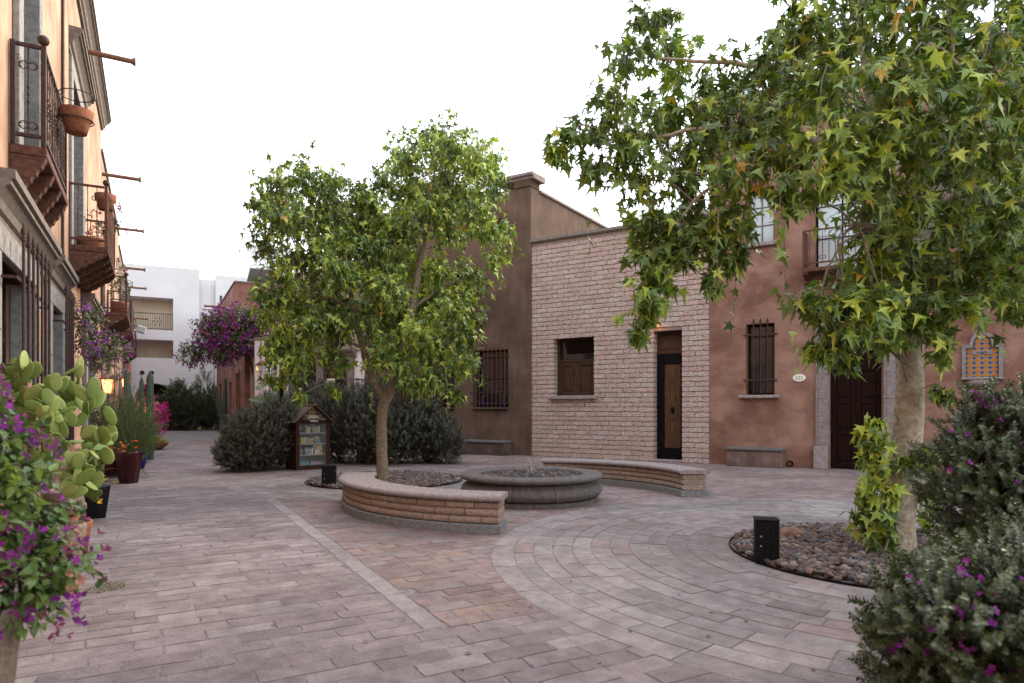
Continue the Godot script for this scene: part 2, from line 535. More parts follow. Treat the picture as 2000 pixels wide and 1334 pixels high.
const TRUNK_SPROUTS := [[3.41,0.76,-6.20,0.18],[3.46,1.09,-6.20,0.13],[3.50,0.62,-6.15,0.13],[3.93,0.99,-6.30,0.15],[3.34,0.23,-6.20,0.12],[3.39,0.94,-6.30,0.17],[3.34,0.60,-6.30,0.19],[3.43,0.42,-6.20,0.19],[3.46,0.26,-6.20,0.14],[3.72,0.90,-6.20,0.17],[3.95,0.60,-6.30,0.18],[4.06,0.29,-6.40,0.20],[3.30,0.41,-6.30,0.15],[3.94,1.56,-6.10,0.12],[3.39,1.23,-6.30,0.11]]
const SMALL_CROWN := [[-2.65,5.14,-12.30,0.52],[-2.35,4.83,-12.20,0.52],[-2.96,4.79,-12.40,0.52],[-2.40,4.31,-12.00,0.51],[-2.68,3.94,-12.00,0.51],[-3.20,4.38,-11.90,0.50],[-1.85,4.68,-12.00,0.51],[-1.45,4.99,-11.80,0.50],[-2.10,2.23,-11.40,0.44],[-1.58,2.76,-11.40,0.53],[-2.65,2.95,-11.50,0.44],[-3.33,2.93,-11.40,0.53],[-3.89,2.77,-11.50,0.44],[-1.33,2.06,-11.50,0.40],[-2.09,3.44,-11.30,0.52],[-2.98,3.81,-11.40,0.53],[-0.89,2.60,-11.60,0.40],[-4.19,3.32,-11.60,0.40],[-1.77,1.89,-11.50,0.31],[-3.66,2.25,-11.60,0.36],[-1.06,3.12,-11.50,0.44],[-1.19,6.10,-11.88,0.55],[-1.40,6.76,-13.60,0.63],[-1.95,6.22,-12.65,0.49],[-2.25,6.47,-13.60,0.52],[-0.64,5.85,-11.92,0.55],[-0.58,6.48,-13.60,0.63],[-0.40,5.87,-13.07,0.45],[-1.14,5.53,-12.35,0.67],[-1.37,5.91,-13.60,0.73],[-2.02,5.69,-13.14,0.61],[-2.02,5.79,-13.60,0.63],[-0.62,4.90,-11.53,0.44],[-0.70,5.59,-13.60,0.52],[-0.13,4.40,-11.46,0.31],[-0.56,4.88,-13.13,0.35],[-1.23,4.82,-12.35,0.52],[-1.24,5.10,-13.60,0.58],[-1.53,6.85,-13.24,0.31],[-4.31,5.48,-12.19,0.52],[-3.78,5.65,-12.29,0.52],[-3.54,5.90,-13.16,0.40],[-4.37,4.92,-11.59,0.36],[-3.95,4.77,-11.67,0.63],[-4.46,5.34,-13.60,0.73],[-3.50,5.05,-12.65,0.68],[-3.76,5.36,-13.60,0.73],[-2.79,5.36,-12.10,0.37],[-4.64,4.54,-12.57,0.44],[-3.87,4.25,-12.57,0.77],[-3.14,4.49,-12.76,0.69],[-2.82,5.18,-13.11,0.50],[-2.50,5.76,-12.74,0.39],[-4.15,3.70,-11.73,0.45],[-4.31,3.50,-13.33,0.62],[-4.63,3.09,-12.54,0.34],[-3.55,3.52,-12.83,0.59],[-3.66,3.63,-13.60,0.63],[-4.05,2.46,-11.97,0.41],[-4.17,2.33,-11.53,0.27],[-4.03,2.96,-13.11,0.50],[-3.03,2.78,-11.58,0.40],[-4.30,2.00,-13.00,0.32],[-4.42,1.92,-12.22,0.17],[-4.10,2.62,-11.70,0.32],[-3.32,2.46,-11.99,0.35],[-3.09,3.14,-12.94,0.40],[-2.43,4.38,-13.15,0.61],[-2.47,4.63,-13.60,0.63],[-1.78,4.12,-12.84,0.49],[-1.76,4.13,-13.60,0.52],[-1.24,3.93,-12.41,0.48],[-0.74,3.71,-12.02,0.42],[-0.31,4.02,-11.55,0.31],[-1.45,3.39,-12.60,0.58],[-1.66,3.57,-13.60,0.63],[-2.14,3.39,-12.62,0.58],[-2.45,3.43,-13.60,0.63],[-2.41,3.48,-12.03,0.37],[-0.97,3.30,-13.32,0.43],[-2.03,2.77,-13.19,0.61],[-2.10,2.81,-13.60,0.63],[-2.34,2.91,-12.69,0.49],[-2.49,2.98,-13.60,0.52],[-1.43,2.68,-13.28,0.56],[-1.49,2.64,-13.60,0.58],[-0.91,2.72,-11.88,0.32],[-0.92,2.14,-12.00,0.35],[-1.64,1.97,-13.36,0.46],[-2.06,2.12,-12.44,0.43],[-1.04,1.64,-12.50,0.19],[-2.33,2.32,-11.42,0.31],[-3.15,2.15,-12.23,0.26],[-3.38,1.74,-12.56,0.17],[-3.61,1.62,-11.44,0.14],[-0.78,2.32,-12.63,0.15]]

# ---------------------------------------------------------------- the two frames of the place
# street frame: s runs up the street (away from the camera), n across it (to the right)
func street(s: float, n: float, y := 0.0) -> Vector3:
	return Vector3(0.8805 * n - 0.474 * s, y, -0.474 * n - 0.8805 * s)


# courtyard wall frame: e runs along the row of fronts to the right, z out of the wall
const WALL_AT := Vector3(0.56, 0, -19.16)
const WALL_TURN := -0.5649
const LEFT_TURN := 2.0646
const RIGHT_TURN := -1.077


func front(e: float, y: float, z := 0.0) -> Vector3:
	return WALL_AT + Vector3(0.8444, 0, 0.5353) * e + Vector3(-0.5353, 0, 0.8444) * z + Vector3.UP * y


const RING := Vector2(3.65, 6.35)      # x and depth of the big tree's circle
const RING_OUT := 3.85
const SMALL_RING := Vector2(-2.42, 12.7)
const SMALL_OUT := 2.75
const PLANTER := 1.5
const FLAT := Basis(Vector3(1, 0, 0), Vector3(0, 0, -1), Vector3(0, 1, 0))


func _ready() -> void:
	rng.seed = 20250
	stain.seed = 4
	stain.frequency = 0.55
	stain.fractal_octaves = 4
	# camera
	var cam := Camera3D.new()
	cam.name = "camera"
	add_child(cam)
	cam.position = EYE
	cam.set_frustum(0.0513077, Vector2(0, 0.0049231), 0.05, 400.0)
	cam.current = true
	var lens := CameraAttributesPhysical.new()
	lens.frustum_focal_length = 23.4
	lens.frustum_focus_distance = 11.0
	lens.exposure_aperture = 2.4
	cam.attributes = lens
	# sky and exposure
	var sky_mat := ProceduralSkyMaterial.new()
	sky_mat.sky_top_color = Color(0.91, 0.945, 1.0)
	sky_mat.sky_horizon_color = Color(1.0, 0.985, 0.96)
	sky_mat.sky_curve = 0.2
	sky_mat.ground_horizon_color = Color(0.45, 0.42, 0.4)
	sky_mat.ground_bottom_color = Color(0.3, 0.28, 0.27)
	sky_mat.sky_energy_multiplier = 0.75
	var sky := Sky.new()
	sky.sky_material = sky_mat
	var env := Environment.new()
	env.background_mode = Environment.BG_SKY
	env.sky = sky
	env.background_energy_multiplier = 1.0
	env.tonemap_mode = Environment.TONE_MAPPER_LINEAR
	env.tonemap_exposure = 5.1
	env.sdfgi_enabled = true
	env.ssao_enabled = true
	env.ssil_enabled = true
	var we := WorldEnvironment.new()
	we.name = "environment"
	we.environment = env
	add_child(we)
	# low bright part of the evening sky, up the street
	var sun := DirectionalLight3D.new()
	sun.name = "sun"
	sun.light_color = Color(1.0, 0.93, 0.84)
	sun.light_energy = 0.5
	sun.light_angular_distance = 30.0
	sun.sky_mode = DirectionalLight3D.SKY_MODE_LIGHT_ONLY
	sun.shadow_enabled = true
	add_child(sun)
	sun.look_at_from_position(Vector3(7.5, 5.5, -6.5), Vector3.ZERO)
	make_materials()
	build_ground()
	build_left_row()
	build_end_of_street()
	build_right_street_side()
	build_white_house()
	build_dark_house()
	build_brick_house()
	build_rose_house()
	build_benches()
	build_fountain()
	build_planters()
	build_library()
	build_trees()
	build_bushes()
	build_left_plants()
	build_lamps()
	build_small_things()


# ---------------------------------------------------------------- ground
func paver_poly(w: float, h: float, near: bool) -> PackedVector2Array:
	var p := PackedVector2Array()
	var j := 0.0085
	if near:
		for q in [[-1, -1], [-0.35, -1], [0.3, -1], [1, -1], [1, 0], [1, 1], [0.35, 1], [-0.3, 1], [-1, 1], [-1, 0]]:
			p.push_back(Vector2(q[0] * w * 0.5 + rr(-j, j), q[1] * h * 0.5 + rr(-j, j)))
	else:
		for q in [[-1, -1], [1, -1], [1, 1], [-1, 1]]:
			p.push_back(Vector2(q[0] * w * 0.5 + rr(-j, j) * 0.6, q[1] * h * 0.5 + rr(-j, j) * 0.6))
	return p


func circle(c: Vector2, r: float, k: int) -> PackedVector2Array:
	var p := PackedVector2Array()
	for i in k:
		p.push_back(c + Vector2(cos(TAU * i / k), sin(TAU * i / k)) * r)
	return p


# whether a point on the ground (x, depth) is worth paving
func in_court(p: Vector2) -> bool:
	if p.y < 2.6 or absf(p.x) > p.y * 0.82 + 0.6:
		return false
	var w := Vector3(p.x, 0, -p.y) - WALL_AT
	if w.dot(Vector3(-0.5353, 0, 0.8444)) < -0.1:
		return false
	return true


var stain := FastNoiseLite.new()


# worn and dirty areas of the paving
func worn(p: Vector2, c: Color) -> Color:
	var t := stain.get_noise_2d(p.x, p.y)
	return c * lerpf(0.66, 0.86, clampf(t * 1.6 + 0.5, 0, 1)) * Color(1.04, 0.985, 0.955)


func mauve() -> Color:
	var base := Color(0.345, 0.302, 0.306).lerp(Color(0.295, 0.256, 0.26), rng.randf())
	if rng.randf() < 0.1:
		base = Color(0.38, 0.35, 0.35)
	elif rng.randf() < 0.1:
		base = Color(0.27, 0.232, 0.232)
	return base * rr(0.95, 1.04)


func ruddy() -> Color:
	var base := Color(0.35, 0.275, 0.262).lerp(Color(0.3, 0.235, 0.226), rng.randf())
	if rng.randf() < 0.06:
		base = Color(0.36, 0.275, 0.245)
	elif rng.randf() < 0.3:
		base = Color(0.325, 0.285, 0.285)
	return base * rr(0.95, 1.04)


func pale() -> Color:
	var base := Color(0.385, 0.362, 0.362).lerp(Color(0.335, 0.312, 0.312), rng.randf())
	if rng.randf() < 0.08:
		base = Color(0.345, 0.29, 0.285)
	elif rng.randf() < 0.03:
		base = Color(0.3, 0.285, 0.283)
	return base * rr(0.95, 1.04)


# list entries: [size in the picture, polygon (x, depth), height, colour]; the biggest become parts, the rest one mesh
func lay(root: Node3D, list: Array, most: int) -> void:
	list.sort_custom(func(a, b): return a[0] > b[0])
	var rest := MB.new()
	for k in list.size():
		var it: Array = list[k]
		var poly: PackedVector2Array = it[1]
		var ctr := Vector2.ZERO
		for q in poly:
			ctr += q
		ctr /= poly.size()
		var far := ctr.length() > 9.0
		if k < most:
			var mb := MB.new()
			mb.col = it[3]
			var loc := PackedVector2Array()
			for q in poly:
				loc.push_back(q - ctr)
			mb.prism(loc, -0.02, 0.0, Transform3D(FLAT, Vector3.ZERO), 0.007)
			var o := part("paver", mb, M.paver, root)
			o.position = Vector3(ctr.x, it[2], -ctr.y)
		else:
			rest.col = it[3]
			rest.prism(poly, -0.02, it[2], Transform3D(FLAT, Vector3.ZERO), 0.0 if far else 0.005)
	if rest.v.size():
		part("paving_field", rest, M.paver, root, "", "stuff")


func build_ground() -> void:
	var g := MB.new()
	g.quad(Vector3(-150, -0.0025, 150), Vector3(150, -0.0025, 150), Vector3(150, -0.0025, -150), Vector3(-150, -0.0025, -150), Vector3.UP)
	var gr := part("ground", g, M.joint)
	gr.set_meta("kind", "structure")
	var c_big := circle(RING, RING_OUT, 96)
	var c_small := circle(SMALL_RING, SMALL_OUT, 72)
	# the band that parts the street from the court
	var band := setting("paving_band")
	var bl := []
	var s0 := 3.95
	while s0 < 10.5:
		var ln := rr(0.4, 0.62)
		var a := [street(s0 + 0.006, 1.496), street(s0 + ln - 0.006, 1.496), street(s0 + ln - 0.006, 1.645), street(s0 + 0.006, 1.645)]
		var poly := PackedVector2Array()
		for q in a:
			poly.push_back(Vector2(q.x + rr(-0.004, 0.004), -q.z + rr(-0.004, 0.004)))
		bl.append([1.0, poly, 0.003, Color(0.315, 0.28, 0.273) * rr(0.88, 1.05)])
		s0 += ln
	lay(band, bl, 60)
	# straight courses, square to the street
	var sl := []
	var cl := []
	var row := 0
	var s := 1.6
	while s < 47.0:
		var h := 0.165
		var n := -1.3 + (0.19 if row % 2 == 0 else 0.0) + rr(-0.03, 0.03)
		var last := 3.5 if s > 27.0 else 17.0
		while n < last:
			var w := 0.385 * (1.0 + rr(-0.06, 0.08))
			var q := street(s + h * 0.5, n + w * 0.5)
			var p := Vector2(q.x, -q.z)
			var nn := n + w * 0.5
			var on_band := s < 10.3 and s > 3.8 and n < 1.66 and n + w > 1.48
			if in_court(p):
				var pieces := []
				if on_band:
					if n < 1.3:
						pieces.append([n, 1.49])
					if n + w > 1.78:
						pieces.append([1.652, n + w])
				else:
					pieces.append([n, n + w])
				for pc in pieces:
					var ww: float = pc[1] - pc[0]
					var qq := street(s + h * 0.5, (pc[0] + pc[1]) * 0.5)
					var dep := -qq.z
					var near := dep < 9.0
					var loc := paver_poly(ww - 0.017, h - 0.009, near)
					var poly := PackedVector2Array()
					for k in loc:
						# local x along n, local y along s
						poly.push_back(Vector2(qq.x + 0.8805 * k.x - 0.474 * k.y, -qq.z + 0.474 * k.x + 0.8805 * k.y))
					var mid := Vector2(qq.x, -qq.z)
					var polys := [poly]
					var cut := false
					for cc in [[RING, RING_OUT + 0.006, c_big], [SMALL_RING, SMALL_OUT + 0.006, c_small]]:
						var dist := mid.distance_to(cc[0])
						if dist < cc[1] - 0.3:
							polys = []
						elif dist < cc[1] + 0.3:
							var nxt := []
							for pp in polys:
								for r in Geometry2D.clip_polygons(pp, cc[2]):
									if r.size() > 2 and absf(area(r)) > 0.004:
										nxt.append(r)
							polys = nxt
					for pp in polys:
						var lst: Array = sl if nn < 1.57 else cl
						lst.append([absf(area(pp)) / pow(maxf(dep, 1.0), 3.0), pp, rr(-0.0015, 0.003), worn(mid, mauve() if (nn < 1.57 or s < 3.8) else ruddy())])
			n += w
		s += h
		row += 1
	lay(setting("street_paving"), sl, 300)
	lay(setting("court_paving"), cl, 300)
	# rings round the two trees
	var jobs := [[RING, PLANTER + 0.03, RING_OUT, "ring_paving", 300], [SMALL_RING, 1.48, SMALL_OUT, "small_ring_paving", 60]]
	for jb in jobs:
		var ctr: Vector2 = jb[0]
		var list := []
		var rows := [[jb[2] - 0.215, jb[2], 0.75]]
		var r1: float = jb[2] - 0.215
		while r1 - 0.19 > jb[1] - 0.1:
			rows.append([maxf(r1 - 0.19, jb[1]), r1, 0.43])
			r1 -= 0.19
		for rw in rows:
			var ra: float = rw[0] + 0.005
			var rb: float = rw[1] - 0.005
			if rb - ra < 0.06:
				continue
			var rm := (ra + rb) * 0.5
			var a := rr(0, 1)
			var stop := a + TAU
			while a < stop - 0.03:
				var da: float = rw[2] / rm * rr(0.85, 1.2)
				if a + da > stop - 0.05:
					da = stop - a
				var gap := 0.006 / rm
				var poly := PackedVector2Array()
				var k := 5
				for i in k:
					var t := lerpf(a + gap, a + da - gap, float(i) / (k - 1))
					poly.push_back(ctr + Vector2(cos(t), sin(t)) * (rb + rr(-0.004, 0.004)))
				for i in k:
					var t := lerpf(a + da - gap, a + gap, float(i) / (k - 1))
					poly.push_back(ctr + Vector2(cos(t), sin(t)) * (ra + rr(-0.004, 0.004)))
				var m := ctr + Vector2(cos(a + da * 0.5), sin(a + da * 0.5)) * rm
				if in_court(m):
					list.append([absf(area(poly)) / pow(maxf(m.y, 1.0), 3.0), poly, rr(-0.0015, 0.003), worn(m, pale())])
				a += da
		lay(setting(jb[3]), list, jb[4])


func area(p: PackedVector2Array) -> float:
	var t := 0.0
	for i in p.size():
		var q := p[(i + 1) % p.size()]
		t += p[i].x * q.y - q.x * p[i].y
	return t * 0.5


# ---------------------------------------------------------------- parts of buildings
func moulding(mb: MB, x0: float, x1: float, y: float, prof: Array) -> void:
	# a cornice: profile points (out of the wall, up) swept from x0 to x1 with plain ends
	var poly := PackedVector2Array()
	for p in prof:
		poly.push_back(Vector2(p[0], p[1]))
	# local x of the prism = out (z), local y = up, pushed along x
	var b := Basis(Vector3(0, 0, 1), Vector3(0, 1, 0), Vector3(-1, 0, 0))
	mb.prism(poly, -x0, -x1, Transform3D(b, Vector3(0, y, 0)), 0.0)


const CORNICE := [[0, 0], [0.05, 0], [0.06, 0.05], [0.09, 0.07], [0.11, 0.13], [0.17, 0.2], [0.2, 0.21], [0.2, 0.25], [0.23, 0.26], [0.23, 0.33], [0, 0.34]]


func spear_bar(mb: MB, x: float, y0: float, y1: float, z: float, r := 0.012) -> void:
	mb.tube([Vector3(x, y0, z), Vector3(x, y1 - 0.1, z)], [r, r], 6)
	mb.tube([Vector3(x, y1 - 0.1, z), Vector3(x, y1 - 0.08, z), Vector3(x, y1 - 0.06, z)], [r * 1.8, r * 2.0, r], 6)
	mb.tube([Vector3(x, y1 - 0.06, z), Vector3(x, y1 - 0.03, z), Vector3(x, y1 + 0.06, z)], [r * 0.9, r * 2.2, 0.002], 6)


func scroll_pts(at: Vector3, r: float, sx: float, sy: float) -> Array:
	var pts := []
	for i in 13:
		var t := float(i) / 12.0
		var a := t * 4.6
		var q := r * (1.0 - 0.62 * t)
		pts.append(at + Vector3(sx * (q * cos(a) - r), sy * q * sin(a), 0))
	return pts


# an iron balcony on local wall plane z = 0, from x0 to x1, deep d, floor at y, rail h high
func balcony(parent: Node3D, x0: float, x1: float, y: float, d: float, h: float, iron: Material, balls := true, fancy := true, drop := 0.42) -> Node3D:
	var sl := MB.new()
	sl.span(Vector3(x0, y - 0.09, 0.003), Vector3(x1, y, d), 0.008)
	var slab := part("balcony", sl, M.balcony_rust, parent)
	var nb := maxi(3, int((x1 - x0) / 0.5) + 1)
	var prof := PackedVector2Array([Vector2(0.003, -0.095), Vector2(0.003, -drop)])
	var steps := 4
	for k in steps:
		var z0 := lerpf(0.1, d * 0.92, float(k) / steps)
		var z1 := lerpf(0.1, d * 0.92, float(k + 1) / steps)
		var yy := lerpf(-drop, -0.14, float(k) / steps)
		var y2 := lerpf(-drop, -0.14, float(k + 1) / steps)
		prof.push_back(Vector2(z0, yy))
		prof.push_back(Vector2(z0 + (z1 - z0) * 0.55, yy + 0.02))
		prof.push_back(Vector2(z0 + (z1 - z0) * 0.75, lerpf(yy, y2, 0.75)))
		prof.push_back(Vector2(z1, y2))
	prof.push_back(Vector2(d * 0.97, -0.095))
	for i in nb:
		var x := lerpf(x0 + 0.06, x1 - 0.06, float(i) / (nb - 1))
		var br := MB.new()
		var b := Basis(Vector3(0, 0, 1), Vector3(0, 1, 0), Vector3(-1, 0, 0))
		br.prism(prof, -x - 0.055, -x + 0.055, Transform3D(b, Vector3(0, y, 0)))
		part("bracket", br, M.balcony_rust, slab)
	for cx in [x0 + 0.025, x1 - 0.025]:
		for cz in [0.03, d - 0.03]:
			var p := MB.new()
			p.span(Vector3(cx - 0.022, y + 0.002, cz - 0.022), Vector3(cx + 0.022, y + h, cz + 0.022), 0.004)
			part("post", p, iron, slab)
			if balls and cz > 0.1:
				var f := MB.new()
				f.ellipsoid(Vector3(cx, y + h + 0.05, cz), Vector3.ONE * 0.05, Basis(), 12, 8)
				part("finial", f, M.iron, slab)
	for yy in [y + 0.1, y + h - 0.025]:
		var r1 := MB.new()
		r1.span(Vector3(x0 + 0.05, yy - 0.018, d - 0.045), Vector3(x1 - 0.05, yy + 0.018, d - 0.015), 0.003)
		part("rail", r1, iron, slab)
		for cx in [x0 + 0.025, x1 - 0.025]:
			var r2 := MB.new()
			r2.span(Vector3(cx - 0.014, yy - 0.018, 0.055), Vector3(cx + 0.014, yy + 0.018, d - 0.055), 0.003)
			part("rail", r2, iron, slab)
	var n := int((x1 - x0) / 0.13)
	for i in range(1, n):
		var x := lerpf(x0 + 0.025, x1 - 0.025, float(i) / n)
		var b := MB.new()
		b.tube([Vector3(x, y + 0.12, d - 0.03), Vector3(x, y + h - 0.045, d - 0.03)], [0.007, 0.007], 5, false)
		for yy in [y + h * 0.5, y + h * 0.42, y + h * 0.58]:
			b.ellipsoid(Vector3(x, yy, d - 0.03), Vector3(0.014, 0.018, 0.014), Basis(), 6, 4)
		part("baluster", b, iron, slab)
		if fancy and i % 3 == 0:
			for sg in [-1.0, 1.0]:
				for yy in [y + h * 0.25, y + h * 0.75]:
					var sc := MB.new()
					sc.tube(scroll_pts(Vector3(x, yy, d - 0.03), 0.045, sg, 1.0), range(13).map(func(_k): return 0.005), 4, false)
					sc.tube(scroll_pts(Vector3(x, yy, d - 0.03), 0.045, sg, -1.0), range(13).map(func(_k): return 0.005), 4, false)
					part("scroll", sc, iron, slab)
	# the sides: three plain bars and a scrolled one in the middle
	for cx in [x0 + 0.025, x1 - 0.025]:
		var k := maxi(2, int(d / 0.13))
		for i in range(1, k):
			var z := lerpf(0.03, d - 0.03, float(i) / k)
			var b := MB.new()
			b.tube([Vector3(cx, y + 0.12, z), Vector3(cx, y + h - 0.045, z)], [0.007, 0.007], 5, false)
			for yy in [y + h * 0.5, y + h * 0.43, y + h * 0.57]:
				b.ellipsoid(Vector3(cx, yy, z), Vector3(0.014, 0.018, 0.014), Basis(), 6, 4)
			part("baluster", b, iron, slab)
			if fancy and (k < 4 or i == k - 1):
				for sg in [-1.0, 1.0]:
					for yy in [y + h * 0.2, y + h * 0.78]:
						for up in [-1.0, 1.0]:
							var sc := MB.new()
							var pts := []
							for q in scroll_pts(Vector3.ZERO, 0.045, sg, up):
								pts.append(Vector3(cx, yy + q.y, z + q.x))
							sc.tube(pts, range(13).map(func(_k): return 0.005), 4, false)
							part("scroll", sc, iron, slab)
	return slab


# a window in a hole: pane, frame bars; z is the face of the frame
func window(parent: Node3D, x0: float, x1: float, y0: float, y1: float, z: float, frame: Material, cols := 2, rows := 3, glass: Material = null) -> Node3D:
	var p := MB.new()
	p.span(Vector3(x0 + 0.002, y0 + 0.002, z - 0.05), Vector3(x1 - 0.002, y1 - 0.002, z - 0.03))
	var w := part("window", p, glass if glass else M.glass_dark, parent)
	for sx in [x0, x1 - 0.05]:
		var f := MB.new()
		f.span(Vector3(sx + 0.001, y0 + 0.001, z - 0.028), Vector3(sx + 0.049, y1 - 0.001, z), 0.004)
		part("frame", f, frame, w)
	for sy in [y0, y1 - 0.05]:
		var f := MB.new()
		f.span(Vector3(x0 + 0.052, sy + 0.001, z - 0.028), Vector3(x1 - 0.052, sy + 0.049, z - 0.001), 0.004)
		part("frame", f, frame, w)
	for i in range(1, cols):
		var x := lerpf(x0, x1, float(i) / cols)
		var f := MB.new()
		f.span(Vector3(x - 0.015, y0 + 0.052, z - 0.027), Vector3(x + 0.015, y1 - 0.052, z - 0.004), 0.003)
		part("muntin", f, frame, w)
	for j in range(1, rows):
		var y := lerpf(y0, y1, float(j) / rows)
		var f := MB.new()
		f.span(Vector3(x0 + 0.052, y - 0.012, z - 0.026), Vector3(x1 - 0.052, y + 0.012, z - 0.008), 0.003)
		part("muntin", f, frame, w)
	return w


# stone blocks round an opening: two jambs of blocks and a lintel
func surround(parent: Node3D, x0: float, x1: float, y0: float, y1: float, w: float, out: float, m: Material, joints: Array) -> void:
	for sd in [[x0 - w, x0], [x1, x1 + w]]:
		var ys := [y0]
		ys.append_array(joints)
		ys.append(y1)
		for k in ys.size() - 1:
			var b := MB.new()
			b.span(Vector3(sd[0], ys[k] + 0.002, 0.003), Vector3(sd[1], ys[k + 1] - 0.002, out), 0.006)
			part("stone_block", b, m, parent)
	for sd in [[x0 + 0.001, x0 + 0.025], [x1 - 0.025, x1 - 0.001]]:
		var rv := MB.new()
		rv.span(Vector3(sd[0], y0 + 0.001, -0.16), Vector3(sd[1], y1 - 0.03, out - 0.004))
		part("jamb_lining", rv, m, parent)
	var l := MB.new()
	l.span(Vector3(x0 - w, y1 + 0.002, 0.003), Vector3(x1 + w, y1 + w, out), 0.006)
	part("lintel", l, m, parent)


func grille(parent: Node3D, x0: float, x1: float, y0: float, y1: float, z: float, n: int, bars: Array) -> void:
	for i in n:
		var x := lerpf(x0, x1, (i + 0.5) / n)
		var b := MB.new()
		spear_bar(b, x, y0, y1, z)
		part("grille_bar", b, M.iron, parent)
	for y in bars:
		var b := MB.new()
		b.span(Vector3(x0 - 0.06, y - 0.016, z - 0.03), Vector3(x1 + 0.06, y + 0.016, z - 0.014), 0.003)
		part("grille_crossbar", b, M.iron, parent)
		for x in [x0 - 0.05, x1 + 0.05]:
			var c := MB.new()
			c.span(Vector3(x - 0.012, y - 0.012, 0.003), Vector3(x + 0.012, y + 0.012, z - 0.032), 0.002)
			part("grille_tie", c, M.iron, parent)


func panelled_door(parent: Node3D, x0: float, x1: float, y0: float, y1: float, z: float, m: Material, leaves := 2) -> Node3D:
	var b := MB.new()
	b.span(Vector3(x0, y0, z - 0.06), Vector3(x1, y1, z - 0.03))
	var d := part("door", b, m, parent)
	for i in leaves:
		var a := lerpf(x0, x1, float(i) / leaves) + 0.004
		var c := lerpf(x0, x1, float(i + 1) / leaves) - 0.004
		for sx in [[a, a + 0.09], [c - 0.09, c]]:
			var st := MB.new()
			st.span(Vector3(sx[0], y0 + 0.005, z - 0.029), Vector3(sx[1], y1 - 0.005, z), 0.005)
			part("stile", st, m, d)
		for fy in [0.0, 0.32, 0.62, 0.93]:
			var yy: float = y0 + 0.006 + (y1 - y0 - 0.14) * fy
			var rl := MB.new()
			rl.span(Vector3(a + 0.092, yy, z - 0.028), Vector3(c - 0.092, yy + 0.12, z - 0.002), 0.005)
			part("door_rail", rl, m, d)
		for k in 3:
			var fy: Array = [[0.0, 0.32], [0.32, 0.62], [0.62, 0.93]][k]
			var pn := MB.new()
			pn.span(Vector3(a + 0.12, y0 + 0.155 + (y1 - y0 - 0.14) * fy[0], z - 0.029), Vector3(c - 0.12, y0 - 0.025 + (y1 - y0 - 0.14) * fy[1], z - 0.012), 0.012)
			part("door_panel", pn, m, d)
	return d


# ---------------------------------------------------------------- left row of houses
func left_house(called: String, label: String, s0: float, s1: float, h: float, holes: Array, m: Material, back := 7.0) -> Node3D:
	var t := thing(called, label, "house", street(s0, -1.2), LEFT_TURN, "houses along the street")
	var local := []
	for q in holes:
		local.append([q[0] - s0, q[1] - s0, q[2], q[3]])
	var w := MB.new()
	w.wall(0, s1 - s0, 0, h, 0, 0.4, local)
	part("wall", w, m, t)
	var b := MB.new()
	b.span(Vector3(0.0, 0, -back), Vector3(s1 - s0, h - 0.35, -0.402))
	part("rear_wall", b, m, t)
	return t


